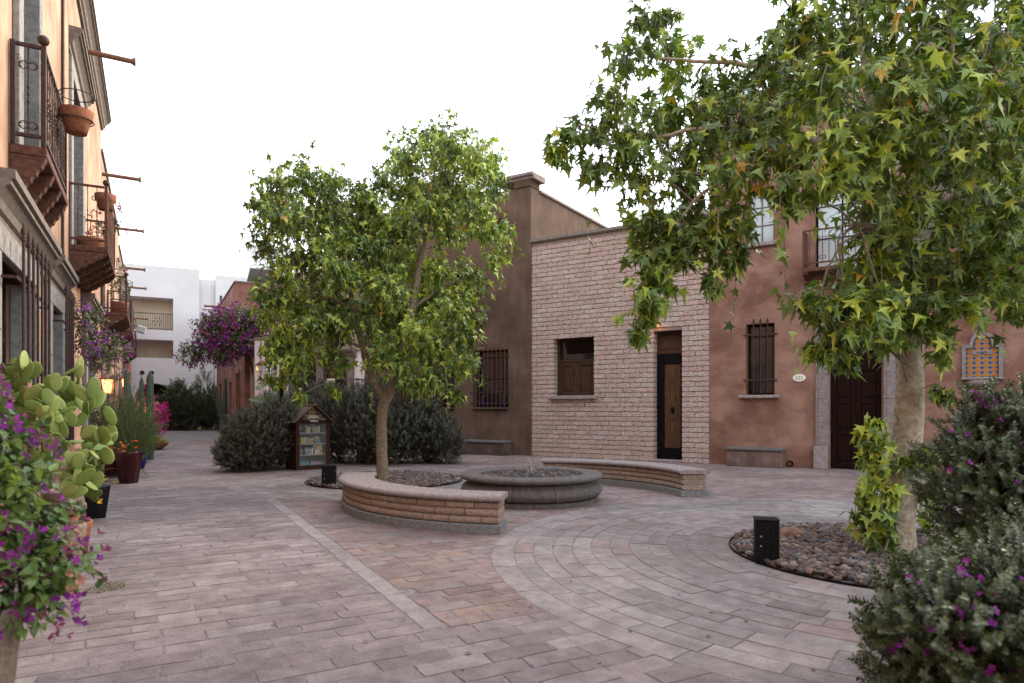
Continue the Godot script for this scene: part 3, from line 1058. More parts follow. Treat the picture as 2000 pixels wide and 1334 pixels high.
func build_left_row() -> void:
	# nearest: orange two-storey house
	var s0 := -12.0
	var t := left_house("orange_house", "tall orange stucco house with two rusty balconies and stone cornices", s0, 20.2, 8.55,
		[[7.0, 8.9, 0.9, 2.72], [10.25, 11.3, 0.9, 2.72], [8.15, 9.25, 3.92, 6.6], [12.75, 14.45, 3.92, 6.7], [15.3, 17.0, 0.02, 2.9]], M.orange_stucco)
	var f := func(s: float) -> float: return s - s0
	# window surrounds and cornices on the ground floor
	for q in [[7.0, 8.9, 6.55, 9.62], [10.25, 11.3, 9.9, 11.65]]:
		surround(t, f.call(q[0]), f.call(q[1]), 0.75, 2.72, 0.24, 0.07, M.cantera, [1.4, 2.05])
		var c := MB.new()
		moulding(c, f.call(q[2]), f.call(q[3]), 2.965, CORNICE)
		part("cornice", c, M.cantera_dark, t)
		var sill := MB.new()
		sill.span(Vector3(f.call(q[0]) - 0.3, 0.66, 0.003), Vector3(f.call(q[1]) + 0.3, 0.746, 0.12), 0.01)
		part("sill", sill, M.cantera, t)
		var w := window(t, f.call(q[0]), f.call(q[1]), 0.9, 2.72, -0.2, M.shutter_wood, 2, 3)
		grille(w, f.call(q[0]), f.call(q[1]), 0.8, 2.95, 0.2, 7 if q[1] - q[0] > 1.5 else 5, [1.1, 1.75, 2.5])
	# upstairs french doors
	surround(t, f.call(8.15), f.call(9.25), 3.92, 6.6, 0.24, 0.06, M.cantera, [4.8, 5.7])
	window(t, f.call(8.15), f.call(9.25), 3.92, 6.6, -0.22, M.cantera_dark, 2, 4)
	surround(t, f.call(12.75), f.call(14.45), 3.92, 6.7, 0.26, 0.07, M.cantera, [4.8, 5.7])
	window(t, f.call(12.75), f.call(14.45), 3.92, 6.7, -0.22, M.cantera_dark, 2, 4)
	var c2 := MB.new()
	moulding(c2, f.call(12.3), f.call(14.95), 6.97, CORNICE)
	part("cornice", c2, M.cantera_dark, t)
	balcony(t, f.call(7.72), f.call(9.5), 3.88, 0.3, 0.98, M.iron)
	balcony(t, f.call(12.42), f.call(14.8), 3.95, 0.56, 0.98, M.balcony_rust)
	# pilaster and roof cornice
	var p := MB.new()
	p.span(Vector3(f.call(11.75), 0, 0.003), Vector3(f.call(12.2), 8.5, 0.05), 0.01)
	part("pilaster", p, M.orange_stucco, t)
	var ds := MB.new()
	ds.tube([Vector3(f.call(11.66), 0.1, 0.03), Vector3(f.call(11.66), 8.3, 0.03)], [0.02, 0.02], 6)
	part("downpipe", ds, M.iron, t)
	var rc := MB.new()
	moulding(rc, 0, f.call(20.2), 8.552, CORNICE)
	part("roof_cornice", rc, M.cantera_dark, t)
	# street door with stone frame
	surround(t, f.call(15.3), f.call(17.0), 0.0, 2.9, 0.3, 0.08, M.cantera, [0.6, 1.4, 2.2])
	var c3 := MB.new()
	moulding(c3, f.call(14.7), f.call(17.6), 3.203, CORNICE)
	part("cornice", c3, M.cantera_dark, t)
	panelled_door(t, f.call(15.3), f.call(17.0), 0.02, 2.9, -0.2, M.dark_wood)

	# second house
	t = left_house("taupe_house", "taupe stucco house past the orange one with a planted balcony", 20.22, 29.9, 8.0,
		[[20.9, 21.9, 3.9, 6.3], [24.6, 25.8, 3.9, 6.3], [22.0, 23.0, 0.02, 2.6], [25.0, 26.4, 0.9, 2.5], [27.3, 28.3, 0.02, 2.7]], M.peach_stucco)
	f = func(s: float) -> float: return s - 20.22
	var low := MB.new()
	low.span(Vector3(0.02, 0, 0.003), Vector3(1.75, 3.6, 0.03))
	part("lower_facing", low, M.taupe_stucco, t)
	var low2 := MB.new()
	low2.span(Vector3(2.82, 0, 0.003), Vector3(4.75, 3.6, 0.03))
	part("lower_facing", low2, M.taupe_stucco, t)
	var low3 := MB.new()
	low3.span(Vector3(6.25, 0, 0.003), Vector3(7.0, 3.6, 0.03))
	part("lower_facing", low3, M.taupe_stucco, t)
	window(t, f.call(20.9), f.call(21.9), 3.9, 6.3, -0.2, M.cantera_dark, 2, 4)
	window(t, f.call(24.6), f.call(25.8), 3.9, 6.3, -0.2, M.cantera_dark, 2, 4)
	window(t, f.call(25.0), f.call(26.4), 0.9, 2.5, -0.2, M.cantera_dark, 3, 2)
	panelled_door(t, f.call(22.0), f.call(23.0), 0.02, 2.6, -0.2, M.dark_wood)
	panelled_door(t, f.call(27.3), f.call(28.3), 0.02, 2.7, -0.2, M.dark_wood)
	balcony(t, f.call(19.95), f.call(22.6), 3.85, 0.6, 0.95, M.iron)
	balcony(t, f.call(24.2), f.call(26.6), 3.85, 0.6, 0.95, M.iron, false, false)
	var rc2 := MB.new()
	rc2.span(Vector3(0, 8.002, -0.4), Vector3(9.68, 8.1, 0.05), 0.01)
	part("coping", rc2, M.cantera_dark, t)

	# third: grey stone framed house
	t = left_house("grey_trimmed_house", "taupe house with grey stone window trim in the middle of the row", 29.92, 37.9, 7.6,
		[[30.6, 31.6, 0.02, 2.7], [33.0, 34.2, 0.9, 2.5], [35.6, 36.6, 0.9, 2.5], [30.8, 32.0, 3.9, 6.0], [34.4, 35.6, 3.9, 6.0]], M.taupe_stucco)
	f = func(s: float) -> float: return s - 29.92
	for q in [[33.0, 34.2, 0.9, 2.5], [35.6, 36.6, 0.9, 2.5], [30.8, 32.0, 3.9, 6.0], [34.4, 35.6, 3.9, 6.0]]:
		window(t, f.call(q[0]), f.call(q[1]), q[2], q[3], -0.18, M.cantera_dark, 2, 2)
		surround(t, f.call(q[0]), f.call(q[1]), q[2], q[3], 0.2, 0.08, M.cantera_pink, [])
		var c := MB.new()
		moulding(c, f.call(q[0]) - 0.35, f.call(q[1]) + 0.35, q[3] + 0.203, CORNICE)
		part("cornice", c, M.cantera_pink, t)
	panelled_door(t, f.call(30.6), f.call(31.6), 0.02, 2.7, -0.2, M.dark_wood)
	balcony(t, f.call(34.1), f.call(35.9), 3.85, 0.5, 0.95, M.iron, false, false)
	var rc3 := MB.new()
	rc3.span(Vector3(0, 7.602, -0.4), Vector3(7.98, 7.7, 0.05), 0.01)
	part("coping", rc3, M.cantera_dark, t)

	# fourth: red house at the end
	t = left_house("red_house", "dark red stucco house near the white building, farthest of the row", 37.92, 46.3, 7.3,
		[[39.0, 40.2, 0.9, 2.5], [42.0, 43.2, 0.9, 2.5], [39.0, 40.2, 3.9, 5.8], [42.0, 43.2, 3.9, 5.8]], M.red_stucco)
	f = func(s: float) -> float: return s - 37.92
	for q in [[39.0, 40.2, 0.9, 2.5], [42.0, 43.2, 0.9, 2.5], [39.0, 40.2, 3.9, 5.8], [42.0, 43.2, 3.9, 5.8]]:
		window(t, f.call(q[0]), f.call(q[1]), q[2], q[3], -0.18, M.cantera_dark, 2, 2)
		surround(t, f.call(q[0]), f.call(q[1]), q[2], q[3], 0.2, 0.08, M.cantera_pink, [])
	var rc4 := MB.new()
	rc4.span(Vector3(0, 7.302, -0.4), Vector3(8.38, 7.42, 0.06), 0.01)
	part("coping", rc4, M.terracotta, t)

	# iron rain spouts poking out below the roofs
	var cs := [[14.5, 7.95], [20.6, 7.55], [26.8, 7.6], [31.5, 7.1], [36.5, 7.1], [43.0, 6.4]]
	var says := ["rusty rain spout high on the orange house, nearest and longest in view", "rust brown rain spout just past the end of the stone roof cornice", "thin rain spout above the planted balcony of the taupe house", "tan rain spout on the house with grey stone trim, first of its two", "small rain spout at the far end of the grey trimmed house", "short dark rain spout on the red house, seen against the white building"]
	for k in cs.size():
		var sp := thing("rain_spout", says[k], "rain spout", street(cs[k][0], -1.2, cs[k][1]), LEFT_TURN, "rain spouts of the left row")
		var b := MB.new()
		b.tube([Vector3(0, 0, 0.004), Vector3(0, -0.01, 0.82)], [0.05, 0.05], 8)
		part("pipe", b, M.canale, sp)
		var c := MB.new()
		c.tube([Vector3(0, -0.01, 0.822), Vector3(0, -0.01, 0.9)], [0.052, 0.09], 8)
		part("spout_mouth", c, M.canale, sp)


# ---------------------------------------------------------------- white building across the end
func build_end_of_street() -> void:
	var at := street(46.5, -6.0)
	var turn := 0.4938
	# local x = across the street (n + 6), z towards the camera
	var t := thing("white_building", "tall white apartment block with open balconies and an arched gateway", "building", at, turn)
	var w := MB.new()
	w.wall(0, 8.55, 0, 10.1, 0, 0.35, [[0.8, 7.07, 6.15, 8.15], [0.8, 7.07, 4.42, 5.55], [5.05, 6.95, 0, 2.9]])
	part("wall", w, M.white_stucco, t)
	# arch head set in the square hole
	var ap := PackedVector2Array([Vector2(5.05, 2.2), Vector2(5.05, 2.905), Vector2(6.95, 2.905), Vector2(6.95, 2.2)])
	for i in 13:
		var a := PI * i / 12.0
		ap.push_back(Vector2(6.0 + 0.93 * cos(a), 2.2 + 0.66 * sin(a)))
	var ar := MB.new()
	ar.prism(ap, -0.349, -0.004, Transform3D())
	part("arch", ar, M.white_stucco, t)
	# balcony rooms
	for q in [[6.15, 8.15], [4.42, 5.55]]:
		var r := MB.new()
		r.span(Vector3(0.7, q[0] - 0.15, -1.5), Vector3(7.2, q[1] + 0.2, -1.3))
		part("balcony_back_wall", r, M.sand_wall, t)
		var fl := MB.new()
		fl.span(Vector3(0.7, q[0] - 0.2, -1.3), Vector3(7.2, q[0] - 0.003, -0.352))
		part("balcony_floor", fl, M.white_stucco, t)
		var ce := MB.new()
		ce.span(Vector3(0.7, q[1] + 0.003, -1.3), Vector3(7.2, q[1] + 0.2, -0.352))
		part("balcony_ceiling", ce, M.white_stucco, t)
		var sd := MB.new()
		sd.span(Vector3(7.072, q[0], -1.3), Vector3(7.2, q[1], -0.352))
		part("balcony_side", sd, M.white_stucco, t)
	var rail := MB.new()
	rail.span(Vector3(3.0, 7.16, -0.16), Vector3(7.07, 7.2, -0.12))
	var rlg := part("railing", rail, M.iron, t)
	var rb := MB.new()
	rb.span(Vector3(3.0, 6.22, -0.155), Vector3(7.07, 6.25, -0.125))
	part("railing_foot", rb, M.iron, rlg)
	for i in 34:
		var b := MB.new()
		var x := 3.05 + i * 0.12
		b.span(Vector3(x, 6.25, -0.148), Vector3(x + 0.018, 7.16, -0.132))
		part("baluster", b, M.iron, rlg)
	for cx in [4.2, 6.2]:
		for q in [[-0.12, 0.2], [0.12, 0.2], [-0.12, -0.2], [0.12, -0.2], [0, 0.0], [-0.2, 0], [0.2, 0]]:
			var b := MB.new()
			b.ellipsoid(Vector3(cx + q[0], 6.7 + q[1], -0.13), Vector3(0.035, 0.06, 0.02), Basis(), 6, 4)
			part("rosette", b, M.iron, rlg)
	for x in [5.38, 5.9]:
		var v := MB.new()
		v.lathe([Vector2(0, 0.0), Vector2(0.09, 0.0), Vector2(0.11, 0.02), Vector2(0.13, 0.02), Vector2(0.13, -0.02)], 14)
		var o := part("round_vent", v, M.iron, t)
		o.position = Vector3(x, 3.5, 0.022)
		o.rotation.x = PI / 2
	# stepped wings to the right
	var w2 := MB.new()
	w2.span(Vector3(8.552, 0, -6), Vector3(9.5, 9.6, -0.45))
	part("recessed_wing", w2, M.white_stucco, t)
	var w3 := MB.new()
	w3.span(Vector3(9.502, 0, -6), Vector3(14.5, 9.9, -0.3))
	part("right_wing", w3, M.white_stucco, t)
	var w4 := MB.new()
	w4.span(Vector3(11.6, 9.902, -5.8), Vector3(14.4, 12.6, -2.5))
	part("roof_tower", w4, M.white_stucco, t)
	var pipe := MB.new()
	pipe.tube([Vector3(9.35, 0.3, -0.38), Vector3(9.35, 9.3, -0.38)], [0.05, 0.05], 6)
	part("downpipe", pipe, M.white_stucco, t)
	var slot := MB.new()
	slot.span(Vector3(9.75, 7.3, -0.31), Vector3(9.9, 8.6, -0.28))
	part("slot_window", slot, M.glass_dark, t)
	# roof over the balconies' depth, dark passage behind the arch
	var rf := MB.new()
	rf.span(Vector3(0, 9.6, -6), Vector3(8.54, 9.75, -0.352))
	part("roof", rf, M.white_stucco, t)
	for q in [[4.6, 5.0], [7.0, 7.4]]:
		var s := MB.new()
		s.span(Vector3(q[0], 0, -5.5), Vector3(q[1], 3.2, -0.352))
		part("passage_wall", s, M.taupe_stucco, t)
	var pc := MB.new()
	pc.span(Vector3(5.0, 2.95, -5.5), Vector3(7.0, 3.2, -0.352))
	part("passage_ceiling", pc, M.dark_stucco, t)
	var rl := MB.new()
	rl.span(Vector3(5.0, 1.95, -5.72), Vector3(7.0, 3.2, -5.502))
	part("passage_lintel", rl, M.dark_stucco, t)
	var beam := MB.new()
	beam.span(Vector3(5.0, 1.75, -2.4), Vector3(7.0, 2.3, -2.2))
	part("passage_beam", beam, M.cantera, t)
	# sunlit yard wall beyond the gate
	var y := thing("yard_wall", "warm orange wall glimpsed through the arched gateway", "wall", street(56.0, 0.4), turn)
	var yb := MB.new()
	yb.span(Vector3(-6, 0, -0.3), Vector3(6, 4.2, 0))
	part("wall", yb, M.gate_glow, y)
	var g := thing("iron_gate", "dark iron bar gate under the white arch", "gate", street(46.9, 0.0), turn)
	for i in 12:
		var b := MB.new()
		var x := -0.86 + i * 0.155
		b.span(Vector3(x, 0.05, -0.01), Vector3(x + 0.022, 1.95, 0.012))
		part("bar", b, M.iron, g)
	for yy in [0.12, 0.85, 1.4, 1.88]:
		var b := MB.new()
		b.span(Vector3(-0.92, yy, -0.03), Vector3(0.92, yy + 0.04, -0.012))
		part("crossbar", b, M.iron, g)
	var pl := MB.new()
	pl.span(Vector3(-0.6, 0.45, -0.06), Vector3(0.9, 0.84, -0.034))
	part("lower_plate", pl, M.iron, g)


# ---------------------------------------------------------------- right side of the street
func build_right_street_side() -> void:
	# wall faces the street; local x runs towards the camera, z out into the street
	var s1 := 44.5
	var t := thing("brown_house", "reddish brown two storey house across the street with solar panels", "house", street(s1, 3.4), RIGHT_TURN)
	var f := func(s: float) -> float: return s1 - s
	var w := MB.new()
	w.wall(0, f.call(30.2), 0, 4.05, 0, 0.4, [[f.call(42.6), f.call(41.4), 1.0, 2.75], [f.call(39.2), f.call(38.0), 1.0, 2.7], [f.call(36.8), f.call(35.7), 1.0, 2.65], [f.call(33.2), f.call(32.1), 0.02, 2.95]])
	part("wall", w, M.brown_stucco, t)
	var b := MB.new()
	b.span(Vector3(0, 0, -6), Vector3(f.call(30.2), 3.9, -0.402))
	part("rear_wall", b, M.brown_stucco, t)
	for q in [[42.6, 41.4, 1.0, 2.75], [39.2, 38.0, 1.0, 2.7], [36.8, 35.7, 1.0, 2.65]]:
		window(t, f.call(q[0]), f.call(q[1]), q[2], q[3], -0.15, M.dark_wood, 2, 2)
		var s := MB.new()
		s.span(Vector3(f.call(q[0]) - 0.1, 0.9, 0.003), Vector3(f.call(q[1]) + 0.1, 0.99, 0.1), 0.01)
		part("sill", s, M.cantera_pink, t)
	panelled_door(t, f.call(33.2), f.call(32.1), 0.02, 2.95, -0.15, M.dark_wood, 1)
	surround(t, f.call(33.2), f.call(32.1), 0.0, 2.95, 0.15, 0.05, M.brown_stucco, [])
	var u := MB.new()
	u.span(Vector3(0, 4.052, -6), Vector3(f.call(34.5), 7.4, -0.05))
	part("upper_storey", u, M.brown_stucco, t)
	var c := MB.new()
	c.span(Vector3(-0.05, 7.402, -6.05), Vector3(f.call(34.5) + 0.05, 7.48, 0.0), 0.01)
	part("coping", c, M.cantera_dark, t)
	for k in 2:
		var p := MB.new()
		var bas := Basis(Vector3(0, 0, 1), 0.0).rotated(Vector3(0, 0, 1), 0.32)
		p.box(Vector3(f.call(36.2) + k * 0.0, 7.95 - k * 0.2, -1.6 - k * 1.7), Vector3(2.2, 0.05, 1.6), 0.008, bas)
		part("solar_panel", p, M.steel, t)
		for x in [-0.8, 0.8]:
			var lg := MB.new()
			lg.span(Vector3(f.call(36.2) + x - 0.025, 7.482, -1.65 - k * 1.7), Vector3(f.call(36.2) + x + 0.025, 7.9 + x * 0.3 - k * 0.2, -1.6 - k * 1.7))
			part("panel_leg", lg, M.steel, t)
	var sp := thing("rain_spout", "brown rain spout on the brown house above the big bougainvillea", "rain spout", street(40.5, 3.35, 7.0), RIGHT_TURN)
	var pb := MB.new()
	pb.tube([Vector3(0, 0, 0.004), Vector3(0, 0, 0.8)], [0.06, 0.06], 8)
	part("pipe", pb, M.canale, sp)
	var pm := MB.new()
	pm.tube([Vector3(0, 0, 0.802), Vector3(0, 0, 0.88)], [0.06, 0.1], 8)
	part("spout_mouth", pm, M.canale, sp)
	# tan bay between the brown house and the white one
	var y := thing("tan_bay", "narrow tan stucco bay between the brown house and the white house", "house", street(30.18, 3.6), RIGHT_TURN)
	var yb := MB.new()
	yb.span(Vector3(0.0, 0, -4), Vector3(3.05, 3.9, 0))
	part("wall", yb, M.tan_stucco, y)
	var yw := MB.new()
	yw.span(Vector3(1.1, 0.02, -0.02), Vector3(1.9, 2.6, 0.02), 0.005)
	part("door", yw, M.cantera_dark, y)


# ---------------------------------------------------------------- the row of fronts on the courtyard
func build_white_house() -> void:
	var t := thing("white_house", "pale white stucco house with a tan middle bay behind the bushes", "house", front(-12.5, 0), WALL_TURN)
	var w := MB.new()
	w.wall(0, 5.9, 0, 4.0, 0, 0.4, [[2.25, 5.35, 0, 3.35]])
	part("wall", w, M.lilac_stucco, t)
	var b := MB.new()
	b.span(Vector3(0, 0, -5), Vector3(5.9, 3.9, -0.402))
	part("rear_wall", b, M.lilac_stucco, t)
	var cp := MB.new()
	cp.span(Vector3(-0.03, 4.002, -5), Vector3(1.6, 4.08, 0.04), 0.01)
	part("coping", cp, M.cantera_dark, t)
	# tan bay
	var tb := MB.new()
	tb.wall(1.6, 5.75, 3.35, 6.3, 0.06, 0.3, [[2.6, 4.6, 4.2, 6.0]])
	part("middle_bay", tb, M.tan_stucco, t)
	var tb2 := MB.new()
	tb2.span(Vector3(1.6, 4.1, -3), Vector3(5.75, 6.25, -0.25))
	part("bay_rear", tb2, M.tan_stucco, t)
	window(t, 2.6, 4.6, 4.2, 6.0, -0.1, M.dark_wood, 3, 2)
	balcony(t, 2.2, 4.5, 4.15, 0.55, 0.85, M.iron, false, false)
	var pw := MB.new()
	pw.span(Vector3(2.252, 0, -0.398), Vector3(5.348, 3.348, -0.12))
	part("porch_wall", pw, M.tan_stucco, t)
	for q in [[2.1, 2.4], [3.55, 3.9], [5.1, 5.4]]:
		var pp := MB.new()
		pp.span(Vector3(q[0], 0, 0.003), Vector3(q[1], 3.1, 0.08), 0.01)
		part("stone_pilaster", pp, M.cantera_dark, t)
	var lt := MB.new()
	moulding(lt, 2.0, 5.5, 3.1, CORNICE)
	part("porch_cornice", lt, M.cantera_dark, t)
	for q in [[2.45, 3.5], [3.95, 5.05]]:
		var w1 := window(t, q[0], q[1], 0.9, 2.95, -0.03, M.dark_wood, 2, 2)
		grille(w1, q[0] + 0.05, q[1] - 0.05, 1.0, 2.8, 0.06, 6, [1.2, 2.55])
	var sg := thing("notice_board", "small cream notice board on the porch of the white house", "sign", front(-8.14, 2.2, 0.12), WALL_TURN)
	var sb := MB.new()
	sb.span(Vector3(-0.2, -0.2, -0.012), Vector3(0.2, 0.2, 0.0), 0.004)
	mat("cream_board", lin(0.62, 0.6, 0.45), 0.6)
	part("board", sb, M.cream_board, sg)
	for k in 4:
		var ln := MB.new()
		var hw: float = [0.08, 0.13, 0.15, 0.12][k]
		ln.span(Vector3(-hw, 0.1 - k * 0.075, 0.002), Vector3(hw, 0.125 - k * 0.075, 0.004))
		part("print_line", ln, M.iron, sg)
	wall_lantern("small dark wall lantern on the white house beside its tan bay", front(-11.85, 2.75, 0.0), WALL_TURN, 0.2, 0.34, false)


func build_dark_house() -> void:
	var t := thing("dark_house", "tall dark brown stucco house beside the brick front", "house", front(-6.58, 0), WALL_TURN)
	var f := func(e: float) -> float: return e + 6.58
	var w := MB.new()
	w.wall(0, f.call(0.0), 0, 7.75, 0.04, 0.44, [[f.call(-2.05), f.call(-0.77), 1.38, 3.1], [f.call(-3.75), f.call(-2.75), 1.38, 2.95], [f.call(-5.4), f.call(-4.5), 0.02, 2.5], [f.call(-2.95), f.call(-1.85), 4.2, 5.5]])
	part("wall", w, M.dark_stucco, t)
	var b := MB.new()
	b.span(Vector3(0, 0, -9), Vector3(f.call(-0.02), 7.7, -0.402))
	part("rear_wall", b, M.dark_stucco, t)
	# the side above the brick house and its sloping coping
	var cr := MB.new()
	cr.span(Vector3(f.call(-0.55), 7.752, -0.45), Vector3(f.call(0.02), 7.95, 0.08), 0.01)
	part("corner_pier", cr, M.dark_stucco, t)
	var cc := MB.new()
	moulding(cc, f.call(-1.2), f.call(0.14), 7.952, [[-0.55, 0], [0.1, 0], [0.12, 0.05], [0.17, 0.08], [0.2, 0.09], [0.2, 0.16], [-0.55, 0.17]])
	part("corner_cornice", cc, M.cantera_pink, t)
	var lc := MB.new()
	lc.span(Vector3(0, 7.752, -0.42), Vector3(f.call(-1.21), 7.85, 0.09), 0.01)
	part("coping", lc, M.cantera_pink, t)
	var sc := MB.new()
	sc.span(Vector3(f.call(-0.3), 7.702, -9), Vector3(f.call(0.03), 7.78, -0.5), 0.01)
	part("side_coping", sc, M.cantera_pink, t)
	for q in [[-2.05, -0.77, 1.38, 3.1, 8], [-3.75, -2.75, 1.38, 2.95, 6]]:
		var wn := window(t, f.call(q[0]), f.call(q[1]), q[2], q[3], -0.2, M.dark_wood, 2, 2)
		for i in q[4]:
			var x := lerpf(f.call(q[0]) + 0.05, f.call(q[1]) - 0.02, (i + 0.5) / q[4])
			var br := MB.new()
			br.tube([Vector3(x, q[2] + 0.02, 0.09), Vector3(x, q[3] + 0.04, 0.09)], [0.013, 0.013], 6)
			part("grille_bar", br, M.balcony_rust, wn)
		for yy in [q[3] - 0.2, q[2] + 0.12, q[2] + 0.45]:
			var br := MB.new()
			br.span(Vector3(f.call(q[0]) - 0.08, yy, 0.06), Vector3(f.call(q[1]) + 0.08, yy + 0.03, 0.075), 0.003)
			part("grille_crossbar", br, M.iron, wn)
		var sl := MB.new()
		sl.span(Vector3(f.call(q[0]) + 0.002, q[2] - 0.04, -0.19), Vector3(f.call(q[1]) - 0.002, q[2] + 0.01, 0.13), 0.006)
		part("sill", sl, M.dark_bench, t)
	panelled_door(t, f.call(-5.4), f.call(-4.5), 0.02, 2.5, -0.2, M.shutter_wood)
	window(t, f.call(-2.95), f.call(-1.85), 4.2, 5.5, -0.2, M.dark_wood, 2, 3)
	balcony(t, f.call(-3.15), f.call(-1.67), 4.15, 0.45, 0.9, M.balcony_rust, false, true, 0.3)
	var sp := thing("rain_spout", "short terracotta rain spout high on the dark brown house", "rain spout", front(-1.15, 7.0, 0.04), WALL_TURN)
	var pb := MB.new()
	pb.tube([Vector3(0, 0, 0.004), Vector3(0.0, -0.03, 0.7)], [0.075, 0.075], 10)
	part("pipe", pb, M.terracotta, sp)
	var pm := MB.new()
	pm.tube([Vector3(0, -0.03, 0.702), Vector3(0, -0.03, 0.77)], [0.078, 0.095], 10)
	part("spout_mouth", pm, M.terracotta, sp)
	# pots on the sills
	for q in [[-1.0, 1.43, "round blue pot of spiky plant on the sill beside the brick front", true], [-1.75, 1.43, "low blue pot of grassy plant on the barred sill, by the left jamb", true], [-2.95, 1.43, "blue and white pot on the sill of the dark house's second window", true], [-3.45, 1.43, "blue pot of bushy green plant on the second barred sill", true]]:
		var p := thing("sill_pot", q[2], "potted plant", front(q[0], q[1], -0.02), WALL_TURN, "pots on the barred sills")
		var pt := MB.new()
		pt.lathe([Vector2(0, 0.0), Vector2(0.06, 0), Vector2(0.09, 0.12), Vector2(0.095, 0.15), Vector2(0.08, 0.15), Vector2(0.075, 0.12), Vector2(0, 0.12)], 14)
		part("pot", pt, M.blue_glaze, p)
		grass_tuft(p, Vector3(0, 0.12, 0), 46, 0.3, 0.016, Color(0.06, 0.1, 0.03))
	var rb := thing("roof_light", "pale sloping roof light behind the brown parapet", "roof light", front(2.6, 7.3, -7.5), WALL_TURN)
	var rbm := MB.new()
	rbm.prism(PackedVector2Array([Vector2(-0.8, -2.0), Vector2(1.1, -2.0), Vector2(1.1, 0.7), Vector2(-0.35, 1.45), Vector2(-0.8, 1.4)]), -1.2, 0.0, Transform3D())
	part("housing", rbm, M.white_stucco, rb)
	var rbs := MB.new()
	rbs.box(Vector3(0.38, 1.12, -0.6), Vector3(1.75, 0.06, 1.4), 0.01, Basis(Vector3(0, 0, 1), -0.477))
	part("lid", rbs, M.cantera, rb)


